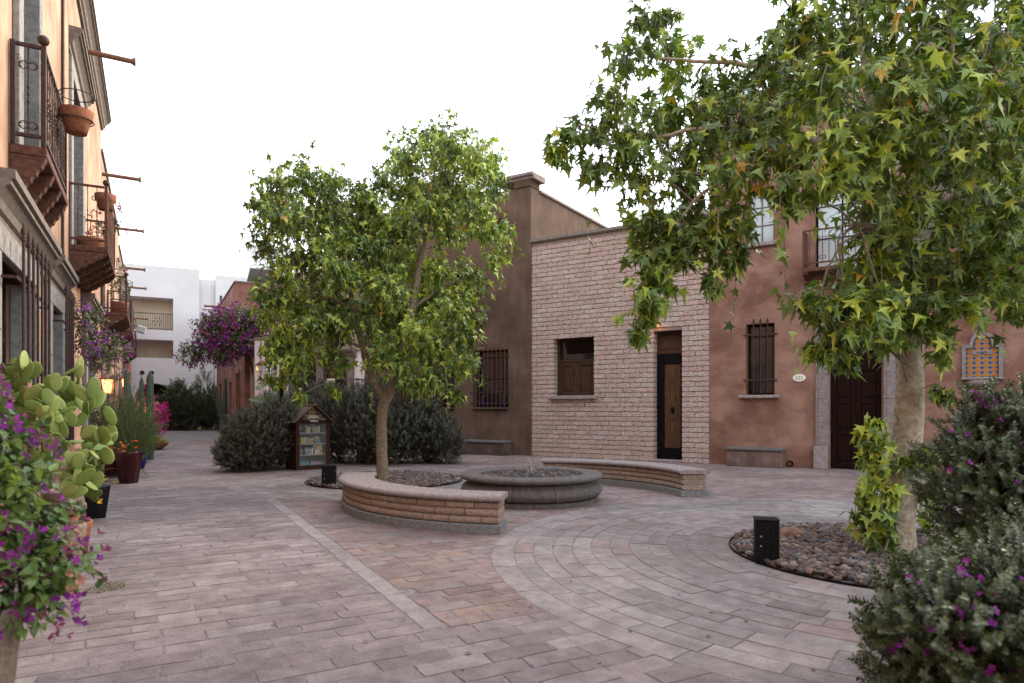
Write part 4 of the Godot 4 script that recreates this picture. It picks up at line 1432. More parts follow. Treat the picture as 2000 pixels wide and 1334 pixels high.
func build_brick_house() -> void:
	var t := thing("brick_house", "pink adobe brick house front with small shuttered window and tall narrow door", "house", WALL_AT, WALL_TURN)
	var win := [0.72, 1.98, 1.72, 3.32]
	var dor := [3.66, 4.42, 0.0, 3.36]
	var holes := [win, dor]
	var top := 6.1
	var w := MB.new()
	w.wall(0.002, 5.098, 0, top, -0.022, 0.4, holes)
	part("wall", w, M.mortar, t)
	var b := MB.new()
	b.span(Vector3(0.002, 0, -6), Vector3(5.098, top - 0.4, -0.43))
	part("rear_wall", b, M.mortar, t)
	var variants := []
	for k in 12:
		var p := PackedVector2Array()
		for q in [[-1, -0.75], [-0.8, -1], [-0.2, -1], [0.35, -1], [0.85, -1], [1, -0.7], [1, 0.7], [0.8, 1], [0.1, 1], [-0.45, 1], [-0.85, 1], [-1, 0.7]]:
			p.push_back(Vector2(q[0] * 0.165 + rr(-0.004, 0.004), q[1] * 0.0555 + rr(-0.004, 0.004)))
		var mb := MB.new()
		var tn := rr(0, 1)
		mb.col = Color(0.61, 0.45, 0.39).lerp(Color(0.56, 0.405, 0.345), tn) * rr(0.97, 1.04)
		if k % 6 == 0:
			mb.col = Color(0.61, 0.49, 0.435)
		mb.prism(p, -0.27, 0.0, Transform3D(), 0.011)
		variants.append([mb, mb.mesh()])
	var course := 0.1275
	var rows := int(top / course)
	var places := []
	for j in rows:
		var y := (j + 0.5) * course
		var free := [[0.0, 5.1]]
		for h in holes:
			if y > h[2] - 0.02 and y < h[3] + 0.02:
				var nxt := []
				for fr in free:
					if h[0] > fr[0] and h[1] < fr[1]:
						nxt.append([fr[0], h[0] + 0.008])
						nxt.append([h[1] - 0.008, fr[1]])
					else:
						nxt.append(fr)
				free = nxt
		for fr in free:
			var x: float = fr[0]
			var first := true
			while x < fr[1] - 0.02:
				var wd := 0.343 * rr(0.94, 1.06)
				if first and j % 2 == 0:
					wd = 0.18
				first = false
				if fr[1] - x - wd < 0.1:
					wd = fr[1] - x
				places.append([x + wd * 0.5, y, wd])
				x += wd
	var eye := EYE
	places.sort_custom(func(p, q): return front(p[0], p[1]).distance_squared_to(eye) < front(q[0], q[1]).distance_squared_to(eye))
	var rest := MB.new()
	for k in places.size():
		var pl: Array = places[k]
		var vr: Array = pick(variants)
		var bas := Basis().scaled(Vector3((pl[2] - 0.007) / 0.33, rr(0.97, 1.04), 1.0)).rotated(Vector3(0, 0, 1), rr(-0.008, 0.008))
		var tf := Transform3D(bas, Vector3(pl[0], pl[1] + rr(-0.003, 0.003), rr(-0.006, 0.006)))
		if k < 300:
			var o := part("brick", vr[1], M.adobe, t)
			o.transform = tf
		else:
			rest.add(vr[0], tf, Color(1, 1, 1) * rr(0.95, 1.05))
	part("brick_field", rest, M.adobe, t, "", "stuff")
	var cp := MB.new()
	moulding(cp, 0.0, 5.1, top + 0.002, [[-0.45, 0], [0.03, 0], [0.04, 0.02], [0.07, 0.03], [0.07, 0.1], [-0.45, 0.11]])
	part("coping", cp, M.cantera_dark, t)
	# window: sill, shutters, dark tilted glass above
	var sl := MB.new()
	sl.span(Vector3(0.6, 1.62, -0.24), Vector3(2.06, 1.715, 0.12), 0.012)
	part("sill", sl, M.coping, t)
	var gp := MB.new()
	gp.span(Vector3(0.75, 2.72, -0.33), Vector3(1.96, 3.3, -0.31))
	var wn := part("window", gp, M.glass_dark, t)
	var st := MB.new()
	st.box(Vector3(1.45, 3.0, -0.27), Vector3(0.9, 0.5, 0.03), 0.005, Basis(Vector3(1, 0, 0), 0.5))
	part("tilted_sash", st, M.dark_wood, wn)
	for q in [[0.74, 0.8, 1.72, 3.31], [1.9, 1.96, 1.72, 3.31]]:
		var fr := MB.new()
		fr.span(Vector3(q[0], q[2], -0.3), Vector3(q[1], q[3], -0.22), 0.005)
		part("frame", fr, M.shutter_wood, wn)
	for yy in [2.66, 3.25]:
		var fr := MB.new()
		fr.span(Vector3(0.802, yy, -0.298), Vector3(1.898, yy + 0.06, -0.222), 0.005)
		part("frame", fr, M.shutter_wood, wn)
	for k in 2:
		var a := 0.804 + k * 0.548
		var s := MB.new()
		s.span(Vector3(a, 1.725, -0.29), Vector3(a + 0.544, 2.655, -0.262))
		var sh := part("shutter", s, M.shutter_wood, t)
		for q in [[a, a + 0.085, 1.725, 2.655], [a + 0.459, a + 0.544, 1.725, 2.655], [a + 0.087, a + 0.457, 1.725, 1.82], [a + 0.087, a + 0.457, 2.56, 2.655]]:
			var r := MB.new()
			r.span(Vector3(q[0], q[2], -0.261), Vector3(q[1], q[3], -0.235), 0.006)
			part("shutter_rail", r, M.shutter_wood, sh)
		var pn := MB.new()
		pn.span(Vector3(a + 0.12, 1.86, -0.261), Vector3(a + 0.424, 2.52, -0.246), 0.012)
		part("shutter_panel", pn, M.shutter_wood, sh)
	# door: wooden transom, black steel frame, wood behind the glass
	var tr := MB.new()
	tr.span(Vector3(3.68, 2.78, -0.33), Vector3(4.41, 3.35, -0.27), 0.005)
	var tp := part("transom", tr, M.shutter_wood, t)
	var tpp := MB.new()
	tpp.span(Vector3(3.78, 2.9, -0.269), Vector3(4.32, 3.26, -0.255), 0.012)
	part("transom_panel", tpp, M.shutter_wood, tp)
	var dp := MB.new()
	dp.span(Vector3(3.7, 0.01, -0.33), Vector3(4.41, 2.77, -0.31))
	var d := part("door", dp, M.black_frame, t)
	for q in [[3.675, 3.86, 0.01, 2.77], [4.3, 4.418, 0.01, 2.77], [3.862, 4.298, 2.52, 2.77], [3.862, 4.298, 0.01, 0.34]]:
		var fr := MB.new()
		fr.span(Vector3(q[0], q[2], -0.309), Vector3(q[1], q[3], -0.24), 0.006)
		part("door_frame", fr, M.black_frame, d)
	for k in 3:
		var pk := MB.new()
		pk.span(Vector3(3.864 + k * 0.144, 0.342, -0.309), Vector3(4.006 + k * 0.144, 2.518, -0.275), 0.004)
		part("plank", pk, M.door_wood, d)
	var pq := MB.new()
	pq.span(Vector3(3.96, 1.08, -0.274), Vector3(4.22, 1.5, -0.262), 0.008)
	part("carved_plate", pq, M.door_wood, d)
	var hd := MB.new()
	hd.lathe([Vector2(0, -0.09), Vector2(0.02, -0.07), Vector2(0.045, 0.0), Vector2(0.055, 0.06), Vector2(0.03, 0.1), Vector2(0, 0.11)], 8, Vector3(4.09, 1.3, -0.25))
	part("knocker", hd, M.black_frame, d)
	var hn := MB.new()
	hn.span(Vector3(3.79, 0.95, -0.239), Vector3(3.82, 1.2, -0.21), 0.006)
	part("door_handle", hn, M.black_frame, d)
	var th := MB.new()
	th.span(Vector3(3.67, 0.0, -0.23), Vector3(4.41, 0.05, 0.05), 0.01)
	part("threshold", th, M.coping, t)
	# spot lights over the door
	for q in [[3.95, 4.02, "small grey spotlight on the brick front, upper of the two over the door"], [3.68, 3.74, "small lit grey spotlight on the brick front, lower of the two over the door"]]:
		var sp := thing("wall_spotlight", q[2], "spotlight", front(q[0], q[1], 0.02), WALL_TURN, "spotlights over the brick house door")
		var m := MB.new()
		m.tube([Vector3(0, 0.04, 0), Vector3(0, 0.04, 0.07)], [0.035, 0.03], 10)
		part("mount", m, M.steel, sp)
		var hd2 := MB.new()
		hd2.tube([Vector3(0, 0.06, 0.09), Vector3(0, -0.06, 0.11)], [0.05, 0.055], 12)
		part("lamp_head", hd2, M.steel, sp)
	var gl := SpotLight3D.new()
	gl.name = "spotlight_glow"
	gl.light_color = Color(1.0, 0.6, 0.3)
	gl.light_energy = 0.05
	gl.spot_angle = 50
	gl.spot_range = 12
	gl.spot_attenuation = 2
	gl.light_size = 0.05
	gl.shadow_enabled = true
	add_child(gl)
	gl.look_at_from_position(front(3.75, 3.63, 0.2), front(3.95, 3.0, -0.05), Vector3.RIGHT)


func build_rose_house() -> void:
	var t := thing("rose_house", "rose pink stucco house front with stone framed double door", "house", front(5.1, 0), WALL_TURN)
	var f := func(e: float) -> float: return e - 5.1
	var w := MB.new()
	w.wall(0.0, f.call(16.0), 0, 8.8, 0, 0.4, [[f.call(5.98), f.call(6.63), 1.69, 3.38], [f.call(7.8), f.call(8.83), 0.0, 3.06], [f.call(6.02), f.call(6.62), 5.3, 6.6], [f.call(7.5), f.call(8.6), 4.5, 6.7]])
	part("wall", w, M.rose_stucco, t)
	var b := MB.new()
	b.span(Vector3(0.002, 0, -7), Vector3(f.call(16.0), 8.5, -0.402))
	part("rear_wall", b, M.rose_stucco, t)
	var cp := MB.new()
	cp.span(Vector3(-0.03, 8.802, -0.45), Vector3(f.call(16.0), 8.9, 0.06), 0.01)
	part("coping", cp, M.cantera_dark, t)
	# barred window
	var wn := window(t, f.call(5.98), f.call(6.63), 1.69, 3.38, -0.24, M.dark_wood, 1, 1)
	for i in 3:
		var x: float = f.call(6.17) + i * 0.155
		var br := MB.new()
		spear_bar(br, x, 1.73, 3.45, 0.06, 0.014)
		part("grille_bar", br, M.iron, wn)
	for yy in [2.04, 3.12]:
		var br := MB.new()
		br.span(Vector3(f.call(5.93), yy - 0.018, 0.03), Vector3(f.call(6.69), yy + 0.018, 0.045), 0.003)
		part("grille_crossbar", br, M.iron, wn)
		for x in [5.94, 6.68]:
			var ti := MB.new()
			ti.span(Vector3(f.call(x) - 0.012, yy - 0.012, 0.003), Vector3(f.call(x) + 0.012, yy + 0.012, 0.029), 0.002)
			part("grille_tie", ti, M.iron, wn)
	var sl := MB.new()
	sl.span(Vector3(f.call(5.82), 1.61, -0.2), Vector3(f.call(6.75), 1.685, 0.12), 0.014)
	part("sill", sl, M.coping, t)
	# stone door frame
	for sx in [[7.48, 7.8], [8.83, 9.12]]:
		var ys := [0.52, 1.05, 1.58, 2.15, 2.62, 3.06]
		for k in ys.size() - 1:
			var bl := MB.new()
			bl.span(Vector3(f.call(sx[0]) + 0.04, ys[k] + 0.003, 0.003), Vector3(f.call(sx[1]), ys[k + 1] - 0.003, 0.07), 0.006)
			bl.span(Vector3(f.call(sx[0]) + 0.1, ys[k] + 0.003, 0.072), Vector3(f.call(sx[1]) - 0.04, ys[k + 1] - 0.003, 0.085), 0.004)
			part("stone_block", bl, M.cantera_pink, t)
		var pl := MB.new()
		pl.span(Vector3(f.call(sx[0]), 0, 0.003), Vector3(f.call(sx[1]) - 0.02, 0.517, 0.12), 0.015)
		part("plinth_block", pl, M.coping, t)
	var lt := MB.new()
	lt.span(Vector3(f.call(7.52), 3.063, 0.003), Vector3(f.call(9.12), 3.42, 0.075), 0.008)
	part("lintel", lt, M.cantera_pink, t)
	var d := panelled_door(t, f.call(7.81), f.call(8.82), 0.03, 2.5, -0.2, M.dark_wood)
	var tb := MB.new()
	tb.span(Vector3(f.call(7.81), 2.502, -0.28), Vector3(f.call(8.82), 2.66, -0.17), 0.008)
	part("door_head", tb, M.dark_wood, d)
	for q in [[7.81, 7.93], [8.7, 8.82]]:
		var tp := MB.new()
		tp.span(Vector3(f.call(q[0]), 2.662, -0.27), Vector3(f.call(q[1]), 3.05, -0.18), 0.006)
		part("transom_post", tp, M.dark_wood, d)
	var tg := MB.new()
	tg.span(Vector3(f.call(7.81), 2.664, -0.31), Vector3(f.call(8.82), 3.05, -0.29))
	part("transom_glass", tg, M.glass_dark, d)
	for i in 8:
		var x := lerpf(f.call(7.98), f.call(8.66), i / 7.0)
		var br := MB.new()
		br.tube([Vector3(x, 2.662, -0.22), Vector3(x, 3.05, -0.22)], [0.011, 0.011], 5)
		part("transom_bar", br, M.iron, d)
	var drp := MB.new()
	drp.lathe([Vector2(0.075, 0.0), Vector2(0.075, 0.03), Vector2(0.055, 0.035), Vector2(0.055, -0.08)], 14)
	var dr := part("drain_pipe", drp, M.black_frame, t)
	dr.position = Vector3(f.call(6.97), 0.09, 0.0)
	dr.rotation.x = PI / 2
	# upstairs
	window(t, f.call(6.02), f.call(6.62), 5.3, 6.6, -0.15, M.cantera_dark, 2, 3, M.glass_sky)
	var s2 := MB.new()
	s2.span(Vector3(f.call(5.92), 5.2, -0.14), Vector3(f.call(6.72), 5.29, 0.1), 0.012)
	part("sill", s2, M.coping, t)
	window(t, f.call(7.5), f.call(8.6), 4.5, 6.7, -0.15, M.dark_wood, 2, 3, M.glass_sky)
	balcony(t, f.call(7.3), f.call(8.9), 4.5, 0.45, 0.85, M.balcony_rust, false, true, 0.22)
	# house number
	var n := thing("number_plaque", "oval white house number plaque reading 211 beside the stone door frame", "sign", front(7.17, 2.07, 0.0), WALL_TURN)
	var el := PackedVector2Array()
	for i in 28:
		el.push_back(Vector2(cos(TAU * i / 28.0) * 0.14, sin(TAU * i / 28.0) * 0.085))
	var pm := MB.new()
	pm.prism(el, 0.003, 0.02, Transform3D(), 0.006)
	mat("plaque_white", lin(0.68, 0.66, 0.58), 0.35)
	mat("plaque_ink", lin(0.06, 0.04, 0.035), 0.4)
	part("plate", pm, M.plaque_white, n)
	var tm := TextMesh.new()
	var sf := SystemFont.new()
	sf.font_names = PackedStringArray(["Droid Serif"])
	tm.font = sf
	tm.text = "211"
	tm.font_size = 64
	tm.pixel_size = 0.0016
	tm.depth = 0.004
	var num := part("numerals", tm, M.plaque_ink, n)
	num.position = Vector3(0, 0, 0.0225)
	# tiled wall fountain
	var nf := thing("wall_fountain", "tiled wall fountain niche of orange and blue tiles in a stone frame", "wall fountain", front(10.61, 0, 0.0), WALL_TURN)
	var outer := PackedVector2Array([Vector2(-0.34, 2.0), Vector2(0.34, 2.0), Vector2(0.34, 2.66), Vector2(0.22, 2.66)])
	var inner := PackedVector2Array([Vector2(-0.27, 2.0), Vector2(-0.27, 2.6), Vector2(-0.165, 2.6)])
	for i in 9:
		var a := PI * i / 8.0
		outer.push_back(Vector2(0.2 * cos(a), 2.72 + 0.2 * sin(a)))
		inner.push_back(Vector2(-0.15 * cos(a), 2.69 + 0.17 * sin(a)))
	outer.append_array(PackedVector2Array([Vector2(-0.22, 2.66), Vector2(-0.34, 2.66)]))
	inner.append_array(PackedVector2Array([Vector2(0.165, 2.6), Vector2(0.27, 2.6), Vector2(0.27, 2.0)]))
	# frame as a row of quads between the outlines: built from the outer shape minus the inner one
	var ring := Geometry2D.clip_polygons(outer, inner)
	var fm := MB.new()
	for r in ring:
		if r.size() > 3:
			fm.prism(r, 0.003, 0.075, Transform3D())
	part("stone_frame", fm, M.cantera_pink, nf)
	var tl := MB.new()
	tl.col = Color(0.2, 0.2, 0.17)
	tl.box(Vector3(0, 0, 0.006), Vector3(0.128, 0.094, 0.012), 0.003)
	tl.col = Color(0.44, 0.125, 0.015)
	var oc := PackedVector2Array()
	for i in 12:
		var rad := 0.043 if i % 3 != 0 else 0.034
		oc.push_back(Vector2(cos(TAU * i / 12.0) * rad * 1.15, sin(TAU * i / 12.0) * rad * 0.86))
	tl.prism(oc, 0.0121, 0.0135, Transform3D())
	tl.col = Color(0.3, 0.17, 0.03)
	tl.box(Vector3(0, 0, 0.0142), Vector3(0.02, 0.02, 0.001))
	tl.col = Color(0.03, 0.04, 0.17)
	for q in [[-1, -1], [1, -1], [-1, 1], [1, 1]]:
		tl.prism(PackedVector2Array([Vector2(q[0] * 0.062, q[1] * 0.045), Vector2(q[0] * 0.032, q[1] * 0.045), Vector2(q[0] * 0.062, q[1] * 0.02)]), 0.0121, 0.0135, Transform3D())
	var tmesh := tl.mesh()
	for i in 4:
		for j in 9:
			var x := -0.198 + i * 0.132
			var y := 2.05 + j * 0.0975
			if Geometry2D.is_point_in_polygon(Vector2(x, y), inner) or (absf(x) < 0.15 and y < 2.84):
				var o := part("tile", tmesh, M.glaze_tile, nf)
				o.position = Vector3(x, y, 0.004)
	for k in 3:
		for sg in [-1.0, 1.0]:
			var sc := MB.new()
			sc.tube(scroll_pts(Vector3(sg * (0.03 + k * 0.035), 2.5, 0.03), 0.05 - k * 0.006, -sg, 1.0), range(13).map(func(_k): return 0.01), 5)
			sc.tube(scroll_pts(Vector3(sg * (0.03 + k * 0.035), 2.5, 0.03), 0.05 - k * 0.006, -sg, -1.0), range(13).map(func(_k): return 0.01), 5)
			part("spout_scroll", sc, M.coping, nf)
	var sh := MB.new()
	sh.span(Vector3(-0.36, 1.945, 0.003), Vector3(0.36, 1.998, 0.16), 0.02)
	part("ledge", sh, M.cantera_pink, nf)
	var bs := MB.new()
	bs.lathe([Vector2(0.0, -0.17), Vector2(0.16, -0.15), Vector2(0.27, -0.08), Vector2(0.32, 0.0), Vector2(0.0, 0.0)], 16, Vector3.ZERO, PI, TAU)
	var bo := part("basin", bs, M.cantera_pink, nf)
	bo.position = Vector3(0, 1.944, 0.004)
	bo.scale = Vector3(1, 1, 0.55)


func build_benches() -> void:
	# benches along the walls
	for q in [[5.6, 6.88, 0.45, 0.42, "mauve stucco bench with stone seat against the rose wall", M.rose_bench], [-2.6, -0.62, 0.42, 0.5, "brown stucco wall bench with grey stone seat against the dark house", M.dark_bench], [-4.6, -2.95, 0.42, 0.42, "shorter brown wall bench half hidden by the bush, against the dark house", M.dark_bench]]:
		var b := thing("wall_bench", q[4], "bench", front(q[0], 0, 0.045 if q[0] < 0 else 0.005), WALL_TURN, "benches against the house fronts")
		var wd: float = q[1] - q[0]
		var body := MB.new()
		body.span(Vector3(0.02, 0, 0), Vector3(wd - 0.02, q[2] - 0.07, q[3] - 0.04), 0.015)
		part("base", body, q[5], b)
		var top := MB.new()
		top.span(Vector3(0, q[2] - 0.068, 0), Vector3(wd, q[2], q[3]), 0.014)
		part("seat", top, M.bench_slab, b)
	# two curved seats round the fountain
	var c := Vector3(0.29, 0, -10.06)
	var says := ["curved adobe brick bench with stone seat in front of the small tree", "curved adobe brick bench behind the fountain, near the brick house"]
	var k := 0
	for q in [[3.17, 4.555], [0.12, 1.45]]:
		var b := thing("curved_bench", says[k], "bench", c, 0.0, "curved benches round the fountain")
		k += 1
		var a0: float = q[0]
		var a1: float = q[1]
		var pl := MB.new()
		pl.lathe([Vector2(2.35, 0.0), Vector2(2.35, 0.09), Vector2(2.37, 0.1), Vector2(2.77, 0.1), Vector2(2.79, 0.09), Vector2(2.79, 0.0)], 30, Vector3.ZERO, a0 - 0.008, a1 + 0.008, false, true)
		part("plinth", pl, M.plinth, b)
		var core := MB.new()
		core.lathe([Vector2(2.41, 0.102), Vector2(2.41, 0.35), Vector2(2.73, 0.35), Vector2(2.73, 0.102)], 30, Vector3.ZERO, a0 + 0.006, a1 - 0.006, false, true)
		part("mortar_core", core, M.bench_mortar, b)
		for j in 3:
			var y0 := 0.108 + j * 0.083
			var y1 := y0 + 0.072
			var a := a0
			var first := true
			while a < a1 - 0.01:
				var da := 0.128 * rr(0.92, 1.1)
				if first and j % 2 == 1:
					da = 0.065
				first = false
				if a1 - a - da < 0.045:
					da = a1 - a
				var m := MB.new()
				m.col = Color(0.5, 0.39, 0.315).lerp(Color(0.44, 0.335, 0.27), rng.randf()) * rr(0.92, 1.08)
				var g := 0.0022
				var o := rr(-0.006, 0.006)
				var yj := rr(-0.003, 0.003)
				m.lathe([Vector2(2.385, y0 + 0.008), Vector2(2.378, y0 + 0.018), Vector2(2.378, y1 - 0.015), Vector2(2.39, y1 + yj), Vector2(2.745, y1 + yj), Vector2(2.76 + o, y1 - 0.012), Vector2(2.764 + o, (y0 + y1) * 0.5), Vector2(2.758 + o, y0 + 0.012), Vector2(2.745, y0)], 3, Vector3.ZERO, a + g, a + da - g, false, true)
				part("brick", m, M.bench_brick, b)
				a += da
		var nn := 5
		for i in nn:
			var s0 := lerpf(a0 - 0.012, a1 + 0.012, float(i) / nn) + 0.0006
			var s1 := lerpf(a0 - 0.012, a1 + 0.012, float(i + 1) / nn) - 0.0006
			var cp := MB.new()
			cp.lathe([Vector2(2.34, 0.36), Vector2(2.325, 0.372), Vector2(2.32, 0.388), Vector2(2.325, 0.406), Vector2(2.345, 0.42), Vector2(2.795, 0.42), Vector2(2.815, 0.406), Vector2(2.822, 0.388), Vector2(2.815, 0.37), Vector2(2.795, 0.356)], 8, Vector3.ZERO, s0, s1, false, true)
			part("seat_stone", cp, M.coping, b)


func pebble_mesh() -> ArrayMesh:
	var m := MB.new()
	m.ellipsoid(Vector3.ZERO, Vector3(1.0, 0.62, 0.8), Basis(), 7, 5)
	return m.mesh()


func scatter(called: String, parent: Node, mesh: Mesh, mt: Material, tfs: Array, cols: Array) -> MultiMeshInstance3D:
	var mm := MultiMesh.new()
	mm.transform_format = MultiMesh.TRANSFORM_3D
	mm.use_colors = true
	mm.mesh = mesh
	mm.instance_count = tfs.size()
	for i in tfs.size():
		mm.set_instance_transform(i, tfs[i])
		mm.set_instance_color(i, cols[i])
	var o := MultiMeshInstance3D.new()
	o.multimesh = mm
	o.material_override = mt
	o.name = numbered(called, parent)
	parent.add_child(o, true)
	o.set_meta("kind", "stuff")
	return o


func pebbles(parent: Node, ctr: Vector3, r: float, count: int, size: float, hole := 0.0, called := "gravel", label := "", tint := 1.0) -> void:
	var tfs := []
	var cols := []
	for i in count:
		var a := rr(0, TAU)
		var d := r * sqrt(rr(0, 1))
		if d < hole:
			continue
		var s := size * rr(0.5, 1.25)
		var b := Basis.from_euler(Vector3(rr(-0.5, 0.5), rr(0, TAU), rr(-0.5, 0.5))).scaled(Vector3.ONE * s)
		tfs.append(Transform3D(b, ctr + Vector3(cos(a) * d, rr(0.0, 0.035), sin(a) * d)))
		var cc: Color = pick([Color(0.16, 0.13, 0.12), Color(0.2, 0.14, 0.115), Color(0.12, 0.115, 0.12), Color(0.28, 0.2, 0.155), Color(0.14, 0.15, 0.165), Color(0.36, 0.3, 0.25), Color(0.17, 0.105, 0.085)])
		cols.append(cc * rr(0.8, 1.2) * tint)
	var o := scatter(called, parent, pebble_mesh(), M.pebble, tfs, cols)
	if label != "":
		o.set_meta("label", label)


func build_fountain() -> void:
	var t := thing("fountain", "round carved stone fountain basin with pebbles and a small water jet", "fountain", Vector3(0.29, 0, -10.06))
	var base := MB.new()
	base.lathe([Vector2(0.0, 0.07), Vector2(0.985, 0.07), Vector2(1.0, 0.06), Vector2(1.0, 0.0)], 48, Vector3.ZERO, 0, TAU, false)
	part("base", base, M.fountain, t)
	var inside := MB.new()
	inside.lathe([Vector2(0.8, 0.072), Vector2(0.8, 0.36)], 40)
	part("inner_wall", inside, M.fountain, t)
	var n := 11
	var bowl := [Vector2(0.8, 0.072), Vector2(0.95, 0.072), Vector2(1.02, 0.1), Vector2(1.055, 0.15), Vector2(1.06, 0.19), Vector2(1.035, 0.24), Vector2(0.985, 0.28), Vector2(0.95, 0.3), Vector2(0.945, 0.318), Vector2(0.8, 0.318)]
	var rim := [Vector2(0.8, 0.322), Vector2(0.965, 0.322), Vector2(1.03, 0.334), Vector2(1.062, 0.35), Vector2(1.075, 0.375), Vector2(1.065, 0.4), Vector2(1.035, 0.417), Vector2(0.98, 0.424), Vector2(0.84, 0.424), Vector2(0.795, 0.412), Vector2(0.775, 0.39), Vector2(0.775, 0.35)]
	for i in n:
		var a0 := TAU * i / n - 1.28
		var b := MB.new()
		b.lathe(bowl, 8, Vector3.ZERO, a0 + 0.004, a0 + TAU / n - 0.004, true, true)
		part("bowl_stone", b, M.fountain, t)
		var r := MB.new()
		r.lathe(rim, 8, Vector3.ZERO, a0 + 0.003, a0 + TAU / n - 0.003, true, true)
		part("rim_stone", r, M.fountain, t)
	var w := MB.new()
	w.lathe([Vector2(0, 0.33), Vector2(0.79, 0.33)], 32)
	part("basin_bed", w, M.soil, t)
	pebbles(t, Vector3(0, 0.34, 0), 0.77, 900, 0.042, 0.0, "pebble_bed", "", 0.55)
	var jet := MB.new()
	var pts := []
	var rad := []
	for i in 10:
		var q := i / 9.0
		pts.append(Vector3(sin(q * 5.0) * 0.008, 0.36 + q * 0.24, cos(q * 4.0) * 0.006))
		rad.append(0.012 - 0.004 * q + 0.004 * sin(q * 20.0))
	jet.tube(pts, rad, 7)
	jet.ellipsoid(Vector3(-0.02, 0.61, 0), Vector3(0.026, 0.016, 0.02), Basis(), 8, 5)
	for i in 46:
		var a := rr(0, TAU)
		var q := rr(0.0, 1.0)
		var rd := 0.03 + q * rr(0.05, 0.2)
		jet.ellipsoid(Vector3(cos(a) * rd, 0.38 + 0.14 * (1.0 - q * q) * rr(0.4, 1.0), sin(a) * rd), Vector3.ONE * rr(0.003, 0.007), Basis(), 5, 4)
	part("water_jet", jet, M.water, t)


func bollard(at: Vector3, turn: float, w: float, h: float, label: String) -> void:
	var b := thing("bollard_light", label, "bollard", at, turn, "square bollards at the tree circles")
	var body := MB.new()
	body.span(Vector3(-w / 2, -0.03, -w / 2), Vector3(w / 2, h - 0.012, w / 2), 0.006)
	part("post", body, M.bollard_metal, b)
	var cap := MB.new()
	cap.span(Vector3(-w / 2 - 0.004, h - 0.011, -w / 2 - 0.004), Vector3(w / 2 + 0.004, h, w / 2 + 0.004), 0.003)
	part("cap", cap, M.bollard_metal, b)
	for q in [[-0.28, 0.62, 0], [-0.28, 0.4, 0], [0.3, 0.72, 1], [0.44, 0.72, 1]]:
		var s := MB.new()
		if q[2] == 0:
			s.ellipsoid(Vector3(q[0] * w, q[1] * h, w / 2 + 0.002), Vector3(0.008, 0.008, 0.004), Basis(), 8, 4)
		else:
			s.ellipsoid(Vector3(w / 2 + 0.002, q[1] * h, -(q[0] - 0.35) * w), Vector3(0.004, 0.008, 0.008), Basis(), 8, 4)
		part("screw", s, M.steel, b)


func build_planters() -> void:
	for q in [[Vector3(3.65, 0, -6.35), PLANTER, "wide round bed of dark river stones round the large sycamore", 5200, 0.036, 0.2], [Vector3(-2.42, 0, -12.7), 1.46, "round bed of river stones round the small sycamore by the curved bench", 4200, 0.038, 0.16]]:
		var t := thing("stone_bed", q[2], "planter", q[0], 0.0, "stone beds round the trees")
		var soil := MB.new()
		soil.lathe([Vector2(0, -0.006), Vector2(q[1] - 0.005, -0.006)], 48)
		part("bed", soil, M.soil, t)
		var ed := MB.new()
		ed.lathe([Vector2(q[1] - 0.004, -0.03), Vector2(q[1] - 0.004, 0.016), Vector2(q[1] + 0.004, 0.016), Vector2(q[1] + 0.006, -0.03)], 64, Vector3.ZERO, 0, TAU, false)
		part("steel_edging", ed, M.bollard_metal, t)
		pebbles(t, Vector3(0, 0.012, 0), q[1] - 0.04, q[3], q[4], q[5], "river_stones")
	var rock := thing("rock", "fist sized brown rock on the stones behind the near bollard", "rock", Vector3(2.95, 0.05, -7.05))
	var rm := MB.new()
	rm.ellipsoid(Vector3.ZERO, Vector3(0.15, 0.08, 0.1), Basis(), 9, 6)
	part("body", rm, M.boulder, rock)
	bollard(Vector3(2.3, 0, -6.02), -0.25, 0.2, 0.395, "black square metal bollard with screws in the near stone bed")
	bollard(Vector3(-3.22, 0, -11.72), 0.12, 0.225, 0.375, "dark grey square bollard beside the curved bench and small tree")


